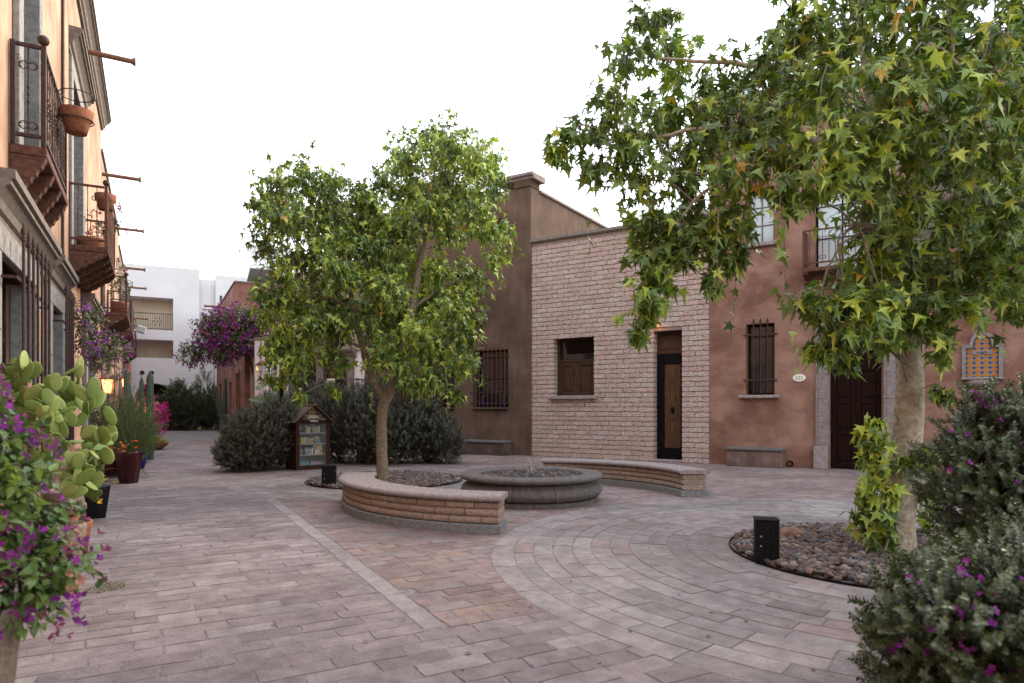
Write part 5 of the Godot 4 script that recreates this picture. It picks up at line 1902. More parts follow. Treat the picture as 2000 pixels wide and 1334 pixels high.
func build_library() -> void:
	# front turned towards the fountain
	var turn := 0.7216
	var at := Vector3(-4.67, 0, -15.2)
	var t := thing("little_library", "little free library box with pitched roof and bookshelves", "library box", at, turn)
	var hw := 0.4
	var dp := 0.3
	for q in [["side_panel", Vector3(-hw, 0, -dp), Vector3(-hw + 0.035, 1.08, dp)], ["side_panel", Vector3(hw - 0.035, 0, -dp), Vector3(hw, 1.08, dp)], ["base_panel", Vector3(-hw + 0.036, 0, -dp), Vector3(hw - 0.036, 0.06, dp)]]:
		var m := MB.new()
		m.span(q[1], q[2], 0.004)
		part(q[0], m, M.library_wood, t)
	var bk := MB.new()
	bk.span(Vector3(-hw + 0.036, 0.062, -dp), Vector3(hw - 0.036, 1.08, -dp + 0.02))
	part("back_panel", bk, M.library_grey, t)
	for sx in [-1.0, 1.0]:
		var m := MB.new()
		m.span(Vector3(sx * (hw - 0.037) - (0.006 if sx > 0 else 0.0), 0.062, -dp + 0.022), Vector3(sx * (hw - 0.037) + (0.0 if sx > 0 else 0.006), 1.06, dp - 0.06))
		part("lining", m, M.library_grey, t)
	var shelves := [0.085, 0.33, 0.575, 0.82]
	for y in shelves:
		var m := MB.new()
		m.span(Vector3(-hw + 0.046, y - 0.02, -dp + 0.022), Vector3(hw - 0.046, y, dp - 0.06), 0.003)
		part("shelf", m, M.library_grey, t)
	# glazed door
	for q in [[-hw + 0.038, -hw + 0.085, 0.065, 1.06], [hw - 0.085, hw - 0.038, 0.065, 1.06], [-hw + 0.087, hw - 0.087, 0.065, 0.095], [-hw + 0.087, hw - 0.087, 1.02, 1.06]]:
		var m := MB.new()
		m.span(Vector3(q[0], q[2], dp - 0.03), Vector3(q[1], q[3], dp - 0.004), 0.004)
		part("door_frame", m, M.library_wood, t)
	var pn := MB.new()
	pn.quad(Vector3(-hw + 0.085, 0.095, dp - 0.02), Vector3(hw - 0.085, 0.095, dp - 0.02), Vector3(hw - 0.085, 1.02, dp - 0.02), Vector3(-hw + 0.085, 1.02, dp - 0.02), Vector3.BACK)
	part("door_glass", pn, M.pane, t)
	# gable with its coloured collage and three white plates
	var gb := MB.new()
	gb.prism(PackedVector2Array([Vector2(-hw, 1.082), Vector2(hw, 1.082), Vector2(0, 1.42)]), -dp, dp - 0.01, Transform3D())
	var gp := part("gable", gb, M.library_wood, t)
	var cl := MB.new()
	for i in 90:
		var y := rr(1.09, 1.38)
		var half := (1.42 - y) / 0.338 * hw - 0.05
		if half < 0.01:
			continue
		var x := rr(-half, half)
		cl.col = pick([Color(0.3, 0.17, 0.04), Color(0.2, 0.12, 0.04), Color(0.16, 0.18, 0.06), Color(0.35, 0.2, 0.08), Color(0.2, 0.22, 0.2), Color(0.3, 0.1, 0.04)])
		cl.box(Vector3(x, y, dp - 0.008 + i * 0.00004), Vector3(rr(0.03, 0.08), rr(0.02, 0.05), 0.003), 0.0, Basis(Vector3(0, 0, 1), rr(-0.6, 0.6)))
	var co := part("collage", cl, M.pot_plain, gp)
	co.set_meta("kind", "stuff")
	mat("paper_white", lin(0.6, 0.6, 0.58), 0.6)
	for q in [[0.0, 1.2, 0.1], [0.0, 1.165, 0.14], [0.02, 1.085, 0.09]]:
		var m := MB.new()
		m.span(Vector3(q[0] - q[2], q[1] - 0.014, dp + 0.001), Vector3(q[0] + q[2], q[1] + 0.014, dp + 0.004), 0.001)
		part("name_strip", m, M.paper_white, gp)
	for sx in [-1.0, 1.0]:
		var m := MB.new()
		var sl := atan2(0.338, hw)
		m.box(Vector3(sx * 0.24, 1.245, 0.03), Vector3(0.62, 0.03, 0.74), 0.006, Basis(Vector3(0, 0, 1), -sx * sl))
		part("roof_panel", m, M.library_roof, t)
	var rd := MB.new()
	rd.span(Vector3(-0.05, 1.437, -0.34), Vector3(0.05, 1.46, 0.4), 0.008)
	part("ridge_cap", rd, M.boulder, t)
	# books: each a thing
	var cols := [["dark blue", Color(0.03, 0.06, 0.16)], ["teal", Color(0.02, 0.16, 0.2)], ["light blue", Color(0.12, 0.3, 0.42)], ["cream", Color(0.55, 0.5, 0.36)], ["white", Color(0.6, 0.6, 0.58)], ["maroon", Color(0.16, 0.03, 0.04)], ["grey", Color(0.2, 0.21, 0.22)], ["yellow", Color(0.5, 0.36, 0.04)], ["black", Color(0.02, 0.02, 0.025)], ["pale green", Color(0.3, 0.4, 0.3)], ["orange", Color(0.5, 0.15, 0.03)]]
	var ord := ["first", "second", "third", "fourth", "fifth", "sixth", "seventh", "eighth", "ninth", "tenth", "eleventh", "twelfth", "thirteenth", "fourteenth", "fifteenth", "sixteenth"]
	var shelf_said := ["bottom", "third", "second", "top"]
	for si in [3, 2, 1]:
		var y: float = shelves[si] + 0.001
		var x := -hw + 0.07
		var k := 0
		var stop: float = hw - 0.08 if si == 3 else (hw - 0.3 if si == 1 else hw - 0.24)
		while x < stop - 0.03 and k < 16:
			var wd := rr(0.022, 0.042)
			var hh := rr(0.12, 0.185)
			var cc: Array = pick(cols)
			if k == 4 and si == 3:
				x += 0.05
			var b := thing("book", "%s book, %s from the left on the %s shelf of the little library" % [cc[0], ord[k], shelf_said[si]], "book", Vector3.ZERO, turn, "books in the little library")
			b.position = at + Basis(Vector3.UP, turn) * Vector3(x + wd / 2, y, 0.1)
			_book(b, wd - 0.002, hh, 0.14, cc[1], rr(-0.06, 0.06) if k % 4 == 3 else 0.0)
			x += wd + 0.001
			k += 1
	for q in [["wide picture book faced outwards on the second shelf of the little library", 0.14, 2, 0.2, 0.15, Color(0.1, 0.25, 0.36)], ["large yellow picture book leaning at the right of the third shelf", 0.18, 1, 0.22, 0.21, Color(0.52, 0.42, 0.18)]]:
		var b := thing("book", q[0], "book", at + Basis(Vector3.UP, turn) * Vector3(q[1], shelves[q[2]] + 0.001, 0.14), turn, "books in the little library")
		var m := MB.new()
		m.col = q[5]
		m.box(Vector3(0, q[4] / 2, 0), Vector3(q[3], q[4], 0.025), 0.002, Basis(Vector3(1, 0, 0), -0.08))
		part("cover", m, M.pot_plain, b)
		for i in 8:
			var p := MB.new()
			p.col = pick(cols)[1]
			p.box(Vector3(rr(-0.07, 0.07), q[4] * rr(0.2, 0.85), 0.016), Vector3(rr(0.02, 0.05), rr(0.02, 0.045), 0.002 + i * 0.0002), 0.0, Basis(Vector3(1, 0, 0), -0.08))
			part("print", p, M.pot_plain, b)
	for q in [["pale blue stack of books lying flat at the left of the bottom shelf", -0.19, 0.34, Color(0.2, 0.4, 0.5)], ["row of dark spined books lying along the bottom shelf, right half", 0.16, 0.34, Color(0.3, 0.27, 0.3)]]:
		var b := thing("book_stack", q[0], "books", at + Basis(Vector3.UP, turn) * Vector3(q[1], shelves[0] + 0.001, 0.06), turn)
		for i in 3:
			var m := MB.new()
			m.col = q[3] * rr(0.6, 1.2)
			m.span(Vector3(-q[2] / 2 + i * 0.006, i * 0.031, -0.1), Vector3(q[2] / 2 - i * 0.008, i * 0.031 + 0.029, 0.1), 0.003)
			part("book", m, M.pot_plain, b)


func _book(b: Node3D, w: float, h: float, d: float, c: Color, lean: float) -> void:
	var m := MB.new()
	m.col = c
	var bs := Basis(Vector3(0, 0, 1), lean)
	m.box(Vector3(0, h / 2 + absf(lean) * w * 0.5, 0), Vector3(w, h, d), 0.002, bs)
	part("cover", m, M.pot_plain, b)
	var p := MB.new()
	p.col = c.lerp(Color(0.6, 0.58, 0.5), 0.6)
	p.box(Vector3(0, h * rr(0.55, 0.8), d / 2 + 0.001), Vector3(w * 0.7, h * 0.12, 0.001), 0.0, bs)
	part("spine_label", p, M.pot_plain, b)


# ---------------------------------------------------------------- plants
func leaf_shape(kind: String) -> MB:
	var m := MB.new()
	var o := []
	var c := Vector2(0, 0.25)
	var dr := 0.4
	if kind == "curl":
		o = [[0, 0], [0.12, 0.0], [0.44, -0.16], [0.25, 0.16], [0.56, 0.36], [0.17, 0.4], [0.05, 1.0], [-0.15, 0.42], [-0.5, 0.5], [-0.24, 0.2], [-0.42, -0.06], [-0.12, 0.02]]
		dr = 0.75
	elif kind == "slim":
		o = [[0, 0], [0.1, 0.06], [0.42, 0.16], [0.16, 0.3], [0.1, 0.5], [-0.04, 1.0], [-0.14, 0.46], [-0.2, 0.32], [-0.5, 0.28], [-0.12, 0.06]]
		dr = 0.55
	elif kind == "star":
		o = [[0, 0], [0.16, 0.02], [0.5, -0.1], [0.3, 0.2], [0.66, 0.44], [0.23, 0.44], [0.0, 1.0], [-0.23, 0.44], [-0.66, 0.44], [-0.3, 0.2], [-0.5, -0.1], [-0.16, 0.02]]
	elif kind == "hand":
		o = [[0, 0], [0.12, 0.08], [0.48, 0.3], [0.17, 0.38], [0.0, 1.0], [-0.17, 0.38], [-0.48, 0.3], [-0.12, 0.08]]
	else:
		o = [[0, 0], [0.26, 0.18], [0.3, 0.42], [0.17, 0.72], [0, 1.0], [-0.17, 0.72], [-0.3, 0.42], [-0.26, 0.18]]
		c = Vector2(0, 0.42)
	var up := func(q: Vector2) -> Vector3:
		return Vector3(q.x, q.y, 0.3 * absf(q.x) - dr * q.y * q.y - 0.5 * q.x * q.x)
	for i in o.size():
		var a := Vector2(o[i][0], o[i][1])
		var j: Array = o[(i + 1) % o.size()]
		var b := Vector2(j[0], j[1])
		m.face(up.call(c), up.call(a), up.call(b), Vector3(0, 0, 1))
	return m


func aim(dir: Vector3, nrm: Vector3, s: float) -> Basis:
	var y := dir.normalized()
	var x := y.cross(nrm)
	if x.length_squared() < 1e-6:
		x = y.cross(Vector3(0.3, 0.2, 0.9))
	x = x.normalized()
	return Basis(x * s, y * s, x.cross(y) * s)


func green(warm: float) -> Color:
	var t := pow(rng.randf(), 1.15)
	var c := Color(0.045, 0.095, 0.02).lerp(Color(0.17, 0.255, 0.04), t)
	if rng.randf() < warm:
		c = Color(0.38, 0.43, 0.05).lerp(Color(0.23, 0.32, 0.045), rng.randf())
	elif rng.randf() < 0.006:
		c = Color(0.4, 0.24, 0.02)
	return c


func leaf_mats(called: String, cols: Array) -> Array:
	var out := []
	for c in cols:
		var m: StandardMaterial3D = M.leaf.duplicate()
		m.resource_name = called
		m.vertex_color_use_as_albedo = false
		m.albedo_color = c.linear_to_srgb()
		out.append(m)
	return out


# the nearest in view become parts of their own, the rest one mass
func hang_leaves(t: Node3D, called: String, mass: String, shapes: Array, tfs: Array, cols: Array, singles: int, mt: Material, palette: Array) -> void:
	var ids := range(tfs.size())
	var dist := PackedFloat32Array()
	for q in tfs:
		var p: Vector3 = t.position + q.origin - EYE
		var d := -p.z
		var k := 1000.0
		if d > 0.8 and absf(p.x) < d * 0.77 and p.y < d * 0.61 and p.y > -d * 0.42:
			k = p.length()
		dist.push_back(k)
	ids.sort_custom(func(a, b): return dist[a] < dist[b])
	var rt := []
	var rc := []
	for i in ids.size():
		var id: int = ids[i]
		if i < singles and dist[id] < 900.0:
			var want: Color = cols[id]
			var best := 0
			var bd := 1e9
			for k in palette.size():
				var pc: Color = palette[k][0]
				var e := absf(pc.r - want.r) + absf(pc.g - want.g) + absf(pc.b - want.b)
				if e < bd:
					bd = e
					best = k
			var o := part(called, shapes[i % shapes.size()], palette[best][1], t)
			o.transform = tfs[id]
		else:
			rt.append(tfs[id])
			rc.append(cols[id])
	for k in shapes.size():
		var st := []
		var sc := []
		for i in range(k, rt.size(), shapes.size()):
			st.append(rt[i])
			sc.append(rc[i])
		if st.size():
			scatter(mass, t, shapes[k], mt, st, sc)


func green_palette() -> Array:
	var cols := [Color(0.06, 0.115, 0.024), Color(0.09, 0.16, 0.028), Color(0.13, 0.21, 0.034), Color(0.2, 0.29, 0.042), Color(0.3, 0.36, 0.045), Color(0.4, 0.24, 0.02)]
	var ms := leaf_mats("leaf_tone", cols)
	var out := []
	for k in cols.size():
		out.append([cols[k], ms[k]])
	return out


func limb(t: Node3D, called: String, pts: Array, rad: Array, m: Material, sides := 12) -> Array:
	# smooth the few given points into a bent, slightly knobbly tube; returns samples along it
	var cv := Curve3D.new()
	for i in pts.size():
		var a: Vector3 = pts[maxi(i - 1, 0)]
		var b: Vector3 = pts[mini(i + 1, pts.size() - 1)]
		var tg := (b - a) * 0.17
		cv.add_point(pts[i], -tg, tg)
	var n := maxi(4, int(cv.get_baked_length() / 0.12))
	var p2 := []
	var r2 := []
	for k in n + 1:
		var f := float(k) / n
		p2.append(cv.sample_baked(f * cv.get_baked_length()) + ball() * (0.006 if called == "trunk" else 0.018))
		var g := f * (rad.size() - 1)
		var i0 := mini(int(g), rad.size() - 2)
		r2.append(lerpf(rad[i0], rad[i0 + 1], g - i0) * rr(0.96, 1.05))
	var mb := MB.new()
	mb.tube(p2, r2, sides)
	part(called, mb, m, t)
	return p2


func crown(t: Node3D, clusters: Array, hubs: Array, kinds: Array, leaf_len: float, dens: float, warm: float, singles: int, twig_mat: Material) -> void:
	var tfs := []
	var cols := []
	var tw := MB.new()
	var base := t.position
	for c in clusters:
		var ctr := Vector3(c[0], c[1], c[2]) - base
		var r: float = c[3]
		var age := rr(0.8, 1.35)
		var best: Vector3 = hubs[0]
		var bd := 1e9
		for h in hubs:
			var d: float = h.distance_to(ctr) + maxf(0.0, h.y - ctr.y) * 0.7 + rr(0.0, 0.4)
			if d < bd:
				bd = d
				best = h
		if bd > 0.15:
			var mid := best.lerp(ctr, 0.55) + Vector3(rr(-0.1, 0.1), 0.1 * bd + rr(-0.03, 0.1), rr(-0.1, 0.1))
			var br := MB.new()
			var r0 := minf(0.005 + 0.006 * bd, 0.014)
			br.tube([best, best.lerp(mid, 0.5) + ball() * 0.03, mid, mid.lerp(ctr, 0.5) + ball() * 0.04, ctr], [r0, r0 * 0.85, r0 * 0.7, r0 * 0.5, r0 * 0.32], 6)
			part("branch", br, twig_mat, t)
		var n := int(dens * r * r) + 7
		for i in n:
			var dir := ball()
			dir.y -= 0.15
			dir = dir.normalized()
			var end := ctr + dir * r * pow(rr(0.05, 1.0), 0.45) * (1.0 if i % 5 else rr(1.1, 1.45))
			var start := ctr.lerp(end, rr(0.0, 0.5))
			var bend := start.lerp(end, 0.6) + Vector3.UP * r * 0.08 + ball() * 0.03
			tw.tube([start, bend, end], [0.005, 0.0035, 0.002], 3, false)
			var tipd := (end - bend).normalized()
			var k := 6
			for j in k:
				var f := float(j + 1) / k
				var p := (start.lerp(bend, f * 2.0) if f < 0.5 else bend.lerp(end, f * 2.0 - 1.0)) + ball() * 0.05
				var ld := tipd * 0.4 + ball() * 0.9 + Vector3(0, -0.45, 0)
				var nr := Vector3(0, 0.9, 0) + ball() * 0.8
				tfs.append(Transform3D(aim(ld, nr, leaf_len * rr(0.55, 1.15)), p))
				cols.append(green(warm * (age * age) if j < k - 1 else warm * 2.2) * age)
		# long drooping shoots, bare but for a few leaves at the end
		if r > 0.22 and rng.randf() < 0.7:
			for i in 2:
				var o := ball()
				o.y = 0.0
				var len := rr(0.5, 1.0)
				var p0 := ctr + ball() * r * 0.5
				var p1 := p0 + o.normalized() * len * 0.3 + Vector3.UP * 0.06
				var p2 := p1 + o.normalized() * len * 0.15 - Vector3.UP * len * 0.4
				var p3 := p2 - Vector3.UP * len * 0.4 + ball() * 0.06
				tw.tube([p0, p1, p1.lerp(p2, 0.5) + o * 0.04, p2, p3], [0.005, 0.0045, 0.004, 0.003, 0.002], 4, false)
				for j in 5:
					tfs.append(Transform3D(aim(ball() + Vector3(0, -0.7, 0), Vector3(0, 0.7, 0) + ball(), leaf_len * rr(0.5, 1.0)), p2.lerp(p3, j / 4.0) + ball() * 0.03))
					cols.append(green(warm))
	part("twigs", tw, twig_mat, t, "", "stuff")
	var shapes := []
	for k in kinds:
		shapes.append(leaf_shape(k).mesh())
	hang_leaves(t, "leaf", "foliage", shapes, tfs, cols, singles, M.leaf, green_palette())


func build_trees() -> void:
	var at := Vector3(3.7, 0, -6.45)
	var t := thing("sycamore_tree", "large pale barked sycamore with big star leaves and a trunk full of sprouts", "tree", at, 0.0, "sycamores of the courtyard")
	var g := func(x: float, y: float, z: float) -> Vector3: return Vector3(x, y, z) - at
	var hubs := []
	var tr := limb(t, "trunk", [g.call(3.69, -0.06, -6.45), g.call(3.7, 0.1, -6.45), g.call(3.73, 0.4, -6.45), g.call(3.83, 1.13, -6.45), g.call(3.86, 1.67, -6.45), g.call(3.85, 2.37, -6.45), g.call(3.87, 2.9, -6.45)], [0.2, 0.16, 0.142, 0.124, 0.117, 0.113, 0.108], M.bark_pale, 18)
	for q in [[[3.87, 2.85, -6.45, 0.1], [4.08, 3.27, -6.5, 0.09], [4.19, 3.73, -6.5, 0.08], [4.18, 4.33, -6.4, 0.065], [4.17, 5.1, -6.3, 0.045], [4.1, 6.4, -6.3, 0.02]], [[3.86, 2.8, -6.45, 0.085], [3.7, 3.15, -6.6, 0.075], [3.66, 3.51, -6.6, 0.07], [3.87, 3.99, -6.8, 0.06], [3.61, 4.6, -6.7, 0.045], [3.4, 5.6, -6.6, 0.02]], [[4.1, 3.3, -6.5, 0.06], [4.36, 3.46, -6.3, 0.055], [4.67, 3.62, -6.2, 0.045], [5.3, 3.9, -6.1, 0.02]], [[3.66, 3.5, -6.6, 0.05], [3.0, 3.75, -6.2, 0.045], [2.3, 3.95, -6.0, 0.035], [1.5, 3.95, -6.2, 0.02], [0.9, 3.9, -6.3, 0.008]], [[3.8, 4.0, -6.75, 0.045], [3.0, 4.5, -6.3, 0.035], [2.2, 4.7, -6.4, 0.025], [1.4, 4.8, -6.5, 0.012]], [[3.86, 2.6, -6.4, 0.045], [3.5, 2.9, -5.9, 0.035], [2.9, 2.95, -5.6, 0.02]], [[3.87, 2.7, -6.4, 0.045], [3.9, 3.3, -5.8, 0.035], [3.7, 3.9, -5.3, 0.02], [3.2, 4.2, -5.1, 0.01]], [[3.88, 2.7, -6.5, 0.045], [4.2, 3.0, -7.0, 0.035], [4.6, 3.5, -7.3, 0.02]], [[2.6, 3.9, -6.1, 0.03], [2.0, 3.5, -5.9, 0.02], [1.5, 3.1, -5.95, 0.012], [1.25, 2.5, -5.9, 0.006]]]:
		var pts := []
		var rad := []
		for p in q:
			pts.append(g.call(p[0], p[1], p[2]))
			rad.append(p[3])
		hubs.append_array(limb(t, "limb", pts, rad, M.bark_pale, 10))
	hubs.append_array(tr.slice(12))
	crown(t, BIG_CROWN, hubs, ["star", "curl", "slim"], 0.128, 122.0, 0.13, 270, M.twig)
	var sprout_hubs := tr
	crown(t, TRUNK_SPROUTS, sprout_hubs, ["star", "curl", "slim"], 0.12, 95.0, 0.4, 30, M.twig)

	at = Vector3(-2.43, 0, -12.55)
	t = thing("sycamore_tree", "smaller sycamore with dense yellow green crown beside the little library", "tree", at, 0.0, "sycamores of the courtyard")
	hubs = []
	tr = limb(t, "trunk", [g.call(0, 0, 0) + at - at, Vector3(0, 0, 0)], [0.1, 0.1], M.bark_warm) if false else limb(t, "trunk", [Vector3(0, -0.06, 0), Vector3(-0.01, 0.3, 0), Vector3(-0.03, 0.75, 0), Vector3(0.0, 1.4, 0), Vector3(0.12, 1.68, 0)], [0.13, 0.105, 0.1, 0.096, 0.105], M.bark_warm, 16)
	for q in [[[-2.38, 1.5, -12.55, 0.075], [-2.67, 2.03, -12.6, 0.07], [-2.79, 2.42, -12.6, 0.065], [-3.03, 3.3, -12.7, 0.055], [-3.13, 3.99, -12.7, 0.045], [-3.22, 5.2, -12.7, 0.015]], [[-2.3, 1.65, -12.52, 0.08], [-2.2, 2.0, -12.4, 0.075], [-1.99, 2.49, -12.3, 0.065], [-1.8, 3.43, -12.3, 0.055], [-1.63, 4.72, -12.5, 0.035], [-1.4, 6.2, -12.5, 0.012]], [[-3.0, 3.2, -12.65, 0.035], [-3.6, 3.6, -12.4, 0.03], [-4.2, 3.9, -12.3, 0.012]], [[-1.85, 3.2, -12.3, 0.035], [-1.3, 3.6, -12.3, 0.025], [-0.7, 3.8, -12.0, 0.01]], [[-1.65, 4.6, -12.5, 0.03], [-1.0, 5.1, -12.4, 0.02], [-0.5, 5.5, -12.3, 0.01]], [[-2.0, 2.5, -12.3, 0.03], [-1.4, 2.6, -12.3, 0.02], [-0.95, 2.5, -12.1, 0.01]], [[-2.8, 2.5, -12.6, 0.03], [-3.5, 2.8, -12.4, 0.02], [-4.1, 2.6, -12.2, 0.01]]]:
		var pts := []
		var rad := []
		for p in q:
			pts.append(Vector3(p[0], p[1], p[2]) - at)
			rad.append(p[3])
		hubs.append_array(limb(t, "limb", pts, rad, M.bark_warm, 10))
	crown(t, SMALL_CROWN, hubs, ["hand", "slim"], 0.14, 200.0, 0.3, 300, M.twig)


func sprig(n: int, length: float, leaf: float, wide: float, spread: float, cols: Array, stem: Color) -> MB:
	var m := MB.new()
	m.col = stem
	m.tube([Vector3.ZERO, Vector3(rr(-0.02, 0.02) * length, length * 0.5, 0), Vector3(rr(-0.1, 0.1) * length, length, rr(-0.1, 0.1) * length)], [leaf * 0.07, leaf * 0.06, leaf * 0.03], 3, false)
	for i in n:
		var f := (i + 1.0) / n
		var a := i * 2.4 + rr(-0.4, 0.4)
		var p := Vector3(0, length * (0.12 + 0.88 * f), 0)
		var d := Vector3(cos(a) * spread, 1.0 - spread * 0.5, sin(a) * spread).normalized()
		var nr := Vector3(0, 1, 0) - d * d.y + ball() * 0.4
		var b := aim(d, nr, leaf * rr(0.75, 1.15))
		m.col = pick(cols) * rr(0.85, 1.15)
		var w := wide * 0.5
		var q := [Vector3(0, 0, 0), Vector3(w, 0.5, 0.1), Vector3(0, 1, -0.08), Vector3(-w, 0.5, 0.1)]
		m.face(p + b * q[0], p + b * q[1], p + b * q[2], b.z)
		m.face(p + b * q[0], p + b * q[2], p + b * q[3], b.z)
	return m


# lobes: [centre (from the foot), radii]
func bush(t: Node3D, lobes: Array, n: int, sp: MB, smin: float, smax: float, up := 0.7, inner := 0.45) -> void:
	var tfs := []
	var cols := []
	var vol := 0.0
	for l in lobes:
		vol += pow(l[1].x * l[1].y * l[1].z, 0.667)
	var st := MB.new()
	for l in lobes:
		var c: Vector3 = l[0]
		var r: Vector3 = l[1]
		var k := int(n * pow(r.x * r.y * r.z, 0.667) / vol)
		for i in k:
			var d := ball().normalized()
			var p := c + d * r * pow(rr(pow(inner, 3.0), 1.0), 0.333)
			if p.y < 0.02:
				p.y = rr(0.02, 0.15)
			var dir := d * 0.75 + Vector3.UP * up + ball() * 0.6
			tfs.append(Transform3D(aim(dir, ball(), rr(smin, smax)), p))
			cols.append(Color(1, 1, 1) * rr(0.7, 1.2))
		for i in 9:
			var e := c + ball() * r * 0.85
			st.tube([Vector3(c.x * 0.4 + rr(-0.08, 0.08), 0, c.z * 0.4 + rr(-0.08, 0.08)), Vector3(0, 0, 0).lerp(e, 0.5) + Vector3(c.x * 0.2, 0.05, c.z * 0.2), e], [0.014, 0.01, 0.004], 5, false)
	part("stems", st, M.stem, t, "", "stuff")
	var mt: Material = M.leaf
	scatter("foliage", t, sp.mesh(), mt, tfs, cols)


func blossom(c: Color, cup: float) -> MB:
	var m := MB.new()
	for k in 5:
		m.col = c * rr(0.85, 1.15)
		var a := TAU * k / 5.0
		var o := Vector3(cos(a), cup, sin(a))
		var s := Vector3(-sin(a), 0, cos(a)) * 0.42
		m.face(Vector3(0, -0.3, 0), o * 0.8 + s, o * 1.05, Vector3.UP)
		m.face(Vector3(0, -0.3, 0), o * 1.05, o * 0.8 - s, Vector3.UP)
	return m


func build_bushes() -> void:
	# dark shrubs behind the small tree
	var dark := [Color(0.075, 0.08, 0.055), Color(0.1, 0.1, 0.068), Color(0.055, 0.062, 0.042), Color(0.125, 0.11, 0.08)]
	var sp := sprig(26, 0.21, 0.04, 0.5, 0.9, dark, Color(0.06, 0.045, 0.03))
	var t := thing("shrub", "rounded grey green shrub to the left of the little library", "shrub", Vector3(-5.6, 0, -14.9), 0.0, "grey green shrubs of the courtyard")
	bush(t, [[Vector3(-0.08, 0.62, 0), Vector3(0.74, 0.7, 0.7)], [Vector3(0.25, 0.9, -0.3), Vector3(0.6, 0.6, 0.6)], [Vector3(-0.28, 0.35, 0.2), Vector3(0.6, 0.42, 0.6)]], 3600, sp, 0.6, 1.15)
	t = thing("shrub", "broad dark shrub behind the little library and the small tree", "shrub", Vector3(-3.9, 0, -16.6), 0.0, "grey green shrubs of the courtyard")
	bush(t, [[Vector3(-0.9, 1.0, -0.2), Vector3(0.95, 0.95, 0.75)], [Vector3(0.15, 0.95, 0), Vector3(0.9, 0.95, 0.75)], [Vector3(0.5, 1.35, -0.2), Vector3(0.5, 0.75, 0.5)], [Vector3(0.9, 0.6, 0.1), Vector3(0.8, 0.65, 0.7)]], 4800, sp, 0.6, 1.25)
	t = thing("shrub", "dark shrub beside the brown wall benches, right of the small tree", "shrub", Vector3(-2.0, 0, -16.7), 0.0, "grey green shrubs of the courtyard")
	bush(t, [[Vector3(-0.25, 0.75, 0), Vector3(0.7, 0.75, 0.6)], [Vector3(0.25, 0.5, 0.1), Vector3(0.5, 0.55, 0.5)], [Vector3(-0.3, 1.2, -0.1), Vector3(0.4, 0.6, 0.4)]], 2800, sp, 0.6, 1.15)
	t = thing("shrub", "tall loose shrub in front of the white house porch", "shrub", Vector3(-6.2, 0, -18.2), 0.0, "grey green shrubs of the courtyard")
	bush(t, [[Vector3(0, 0.9, 0), Vector3(0.9, 1.0, 0.7)], [Vector3(1.1, 0.9, 0.2), Vector3(0.8, 1.0, 0.6)], [Vector3(-0.9, 0.6, 0.1), Vector3(0.7, 0.7, 0.6)]], 2400, sp, 0.7, 1.3)
	# texas rangers close to the camera
	var sage := [Color(0.08, 0.115, 0.055), Color(0.1, 0.13, 0.075), Color(0.06, 0.09, 0.04), Color(0.14, 0.165, 0.11), Color(0.085, 0.12, 0.045)]
	var sg := sprig(30, 0.13, 0.025, 0.72, 0.9, sage, Color(0.1, 0.085, 0.06))
	var petals := []
	for k in 3:
		petals.append(blossom([Color(0.27, 0.035, 0.34), Color(0.34, 0.06, 0.4), Color(0.2, 0.03, 0.24)][k], 0.5).mesh())
	t = thing("flowering_sage", "sage bush with purple flowers nearest the camera, low and spreading", "shrub", Vector3(2.15, 0, -2.65), 0.0, "purple flowering sage bushes")
	var low := [[Vector3(0.0, 0.42, 0), Vector3(0.6, 0.42, 0.5)], [Vector3(-0.4, 0.55, 0.05), Vector3(0.3, 0.22, 0.3)], [Vector3(0.25, 0.6, -0.1), Vector3(0.5, 0.33, 0.45)], [Vector3(-0.35, 0.28, 0.0), Vector3(0.32, 0.28, 0.35)]]
	bush(t, low, 3600, sg, 0.6, 1.15, 0.4, 0.3)
	for i in 95:
		var l: Array = low[[1, 1, 2, 3, 0, 1][i % 6]]
		var d := ball().normalized()
		d.z = absf(d.z) * 0.8
		if i % 3 == 0:
			d.x = -absf(d.x)
		var o := part("flower", petals[i % 3], M.petal, t)
		o.position = l[0] + d * l[1] * rr(1.0, 1.1) + Vector3(0, 0.03, 0)
		o.basis = aim(ball() + Vector3(0, 0.6, 0.6), ball(), rr(0.012, 0.019))
	t = thing("flowering_sage", "taller purple flowering sage bush by the sycamore trunk, behind the low one", "shrub", Vector3(2.75, 0, -3.75), 0.0, "purple flowering sage bushes")
	var high := [[Vector3(0.05, 0.95, 0), Vector3(0.42, 0.4, 0.4)], [Vector3(0.3, 1.15, 0), Vector3(0.4, 0.35, 0.4)], [Vector3(0.35, 0.6, 0), Vector3(0.6, 0.45, 0.45)], [Vector3(-0.1, 1.3, -0.05), Vector3(0.1, 0.16, 0.1)]]
	bush(t, high, 3000, sg, 0.6, 1.2, 0.55, 0.3)
	for i in 75:
		var l: Array = high[i % 4]
		var d := ball().normalized()
		d.z = absf(d.z)
		d.y = absf(d.y)
		var o := part("flower", petals[i % 3], M.petal, t)
		o.position = l[0] + d * l[1] * rr(1.02, 1.15) + Vector3(0, 0.02, 0)
		o.basis = aim(ball() + Vector3(0, 0.6, 0.6), ball(), rr(0.012, 0.02))


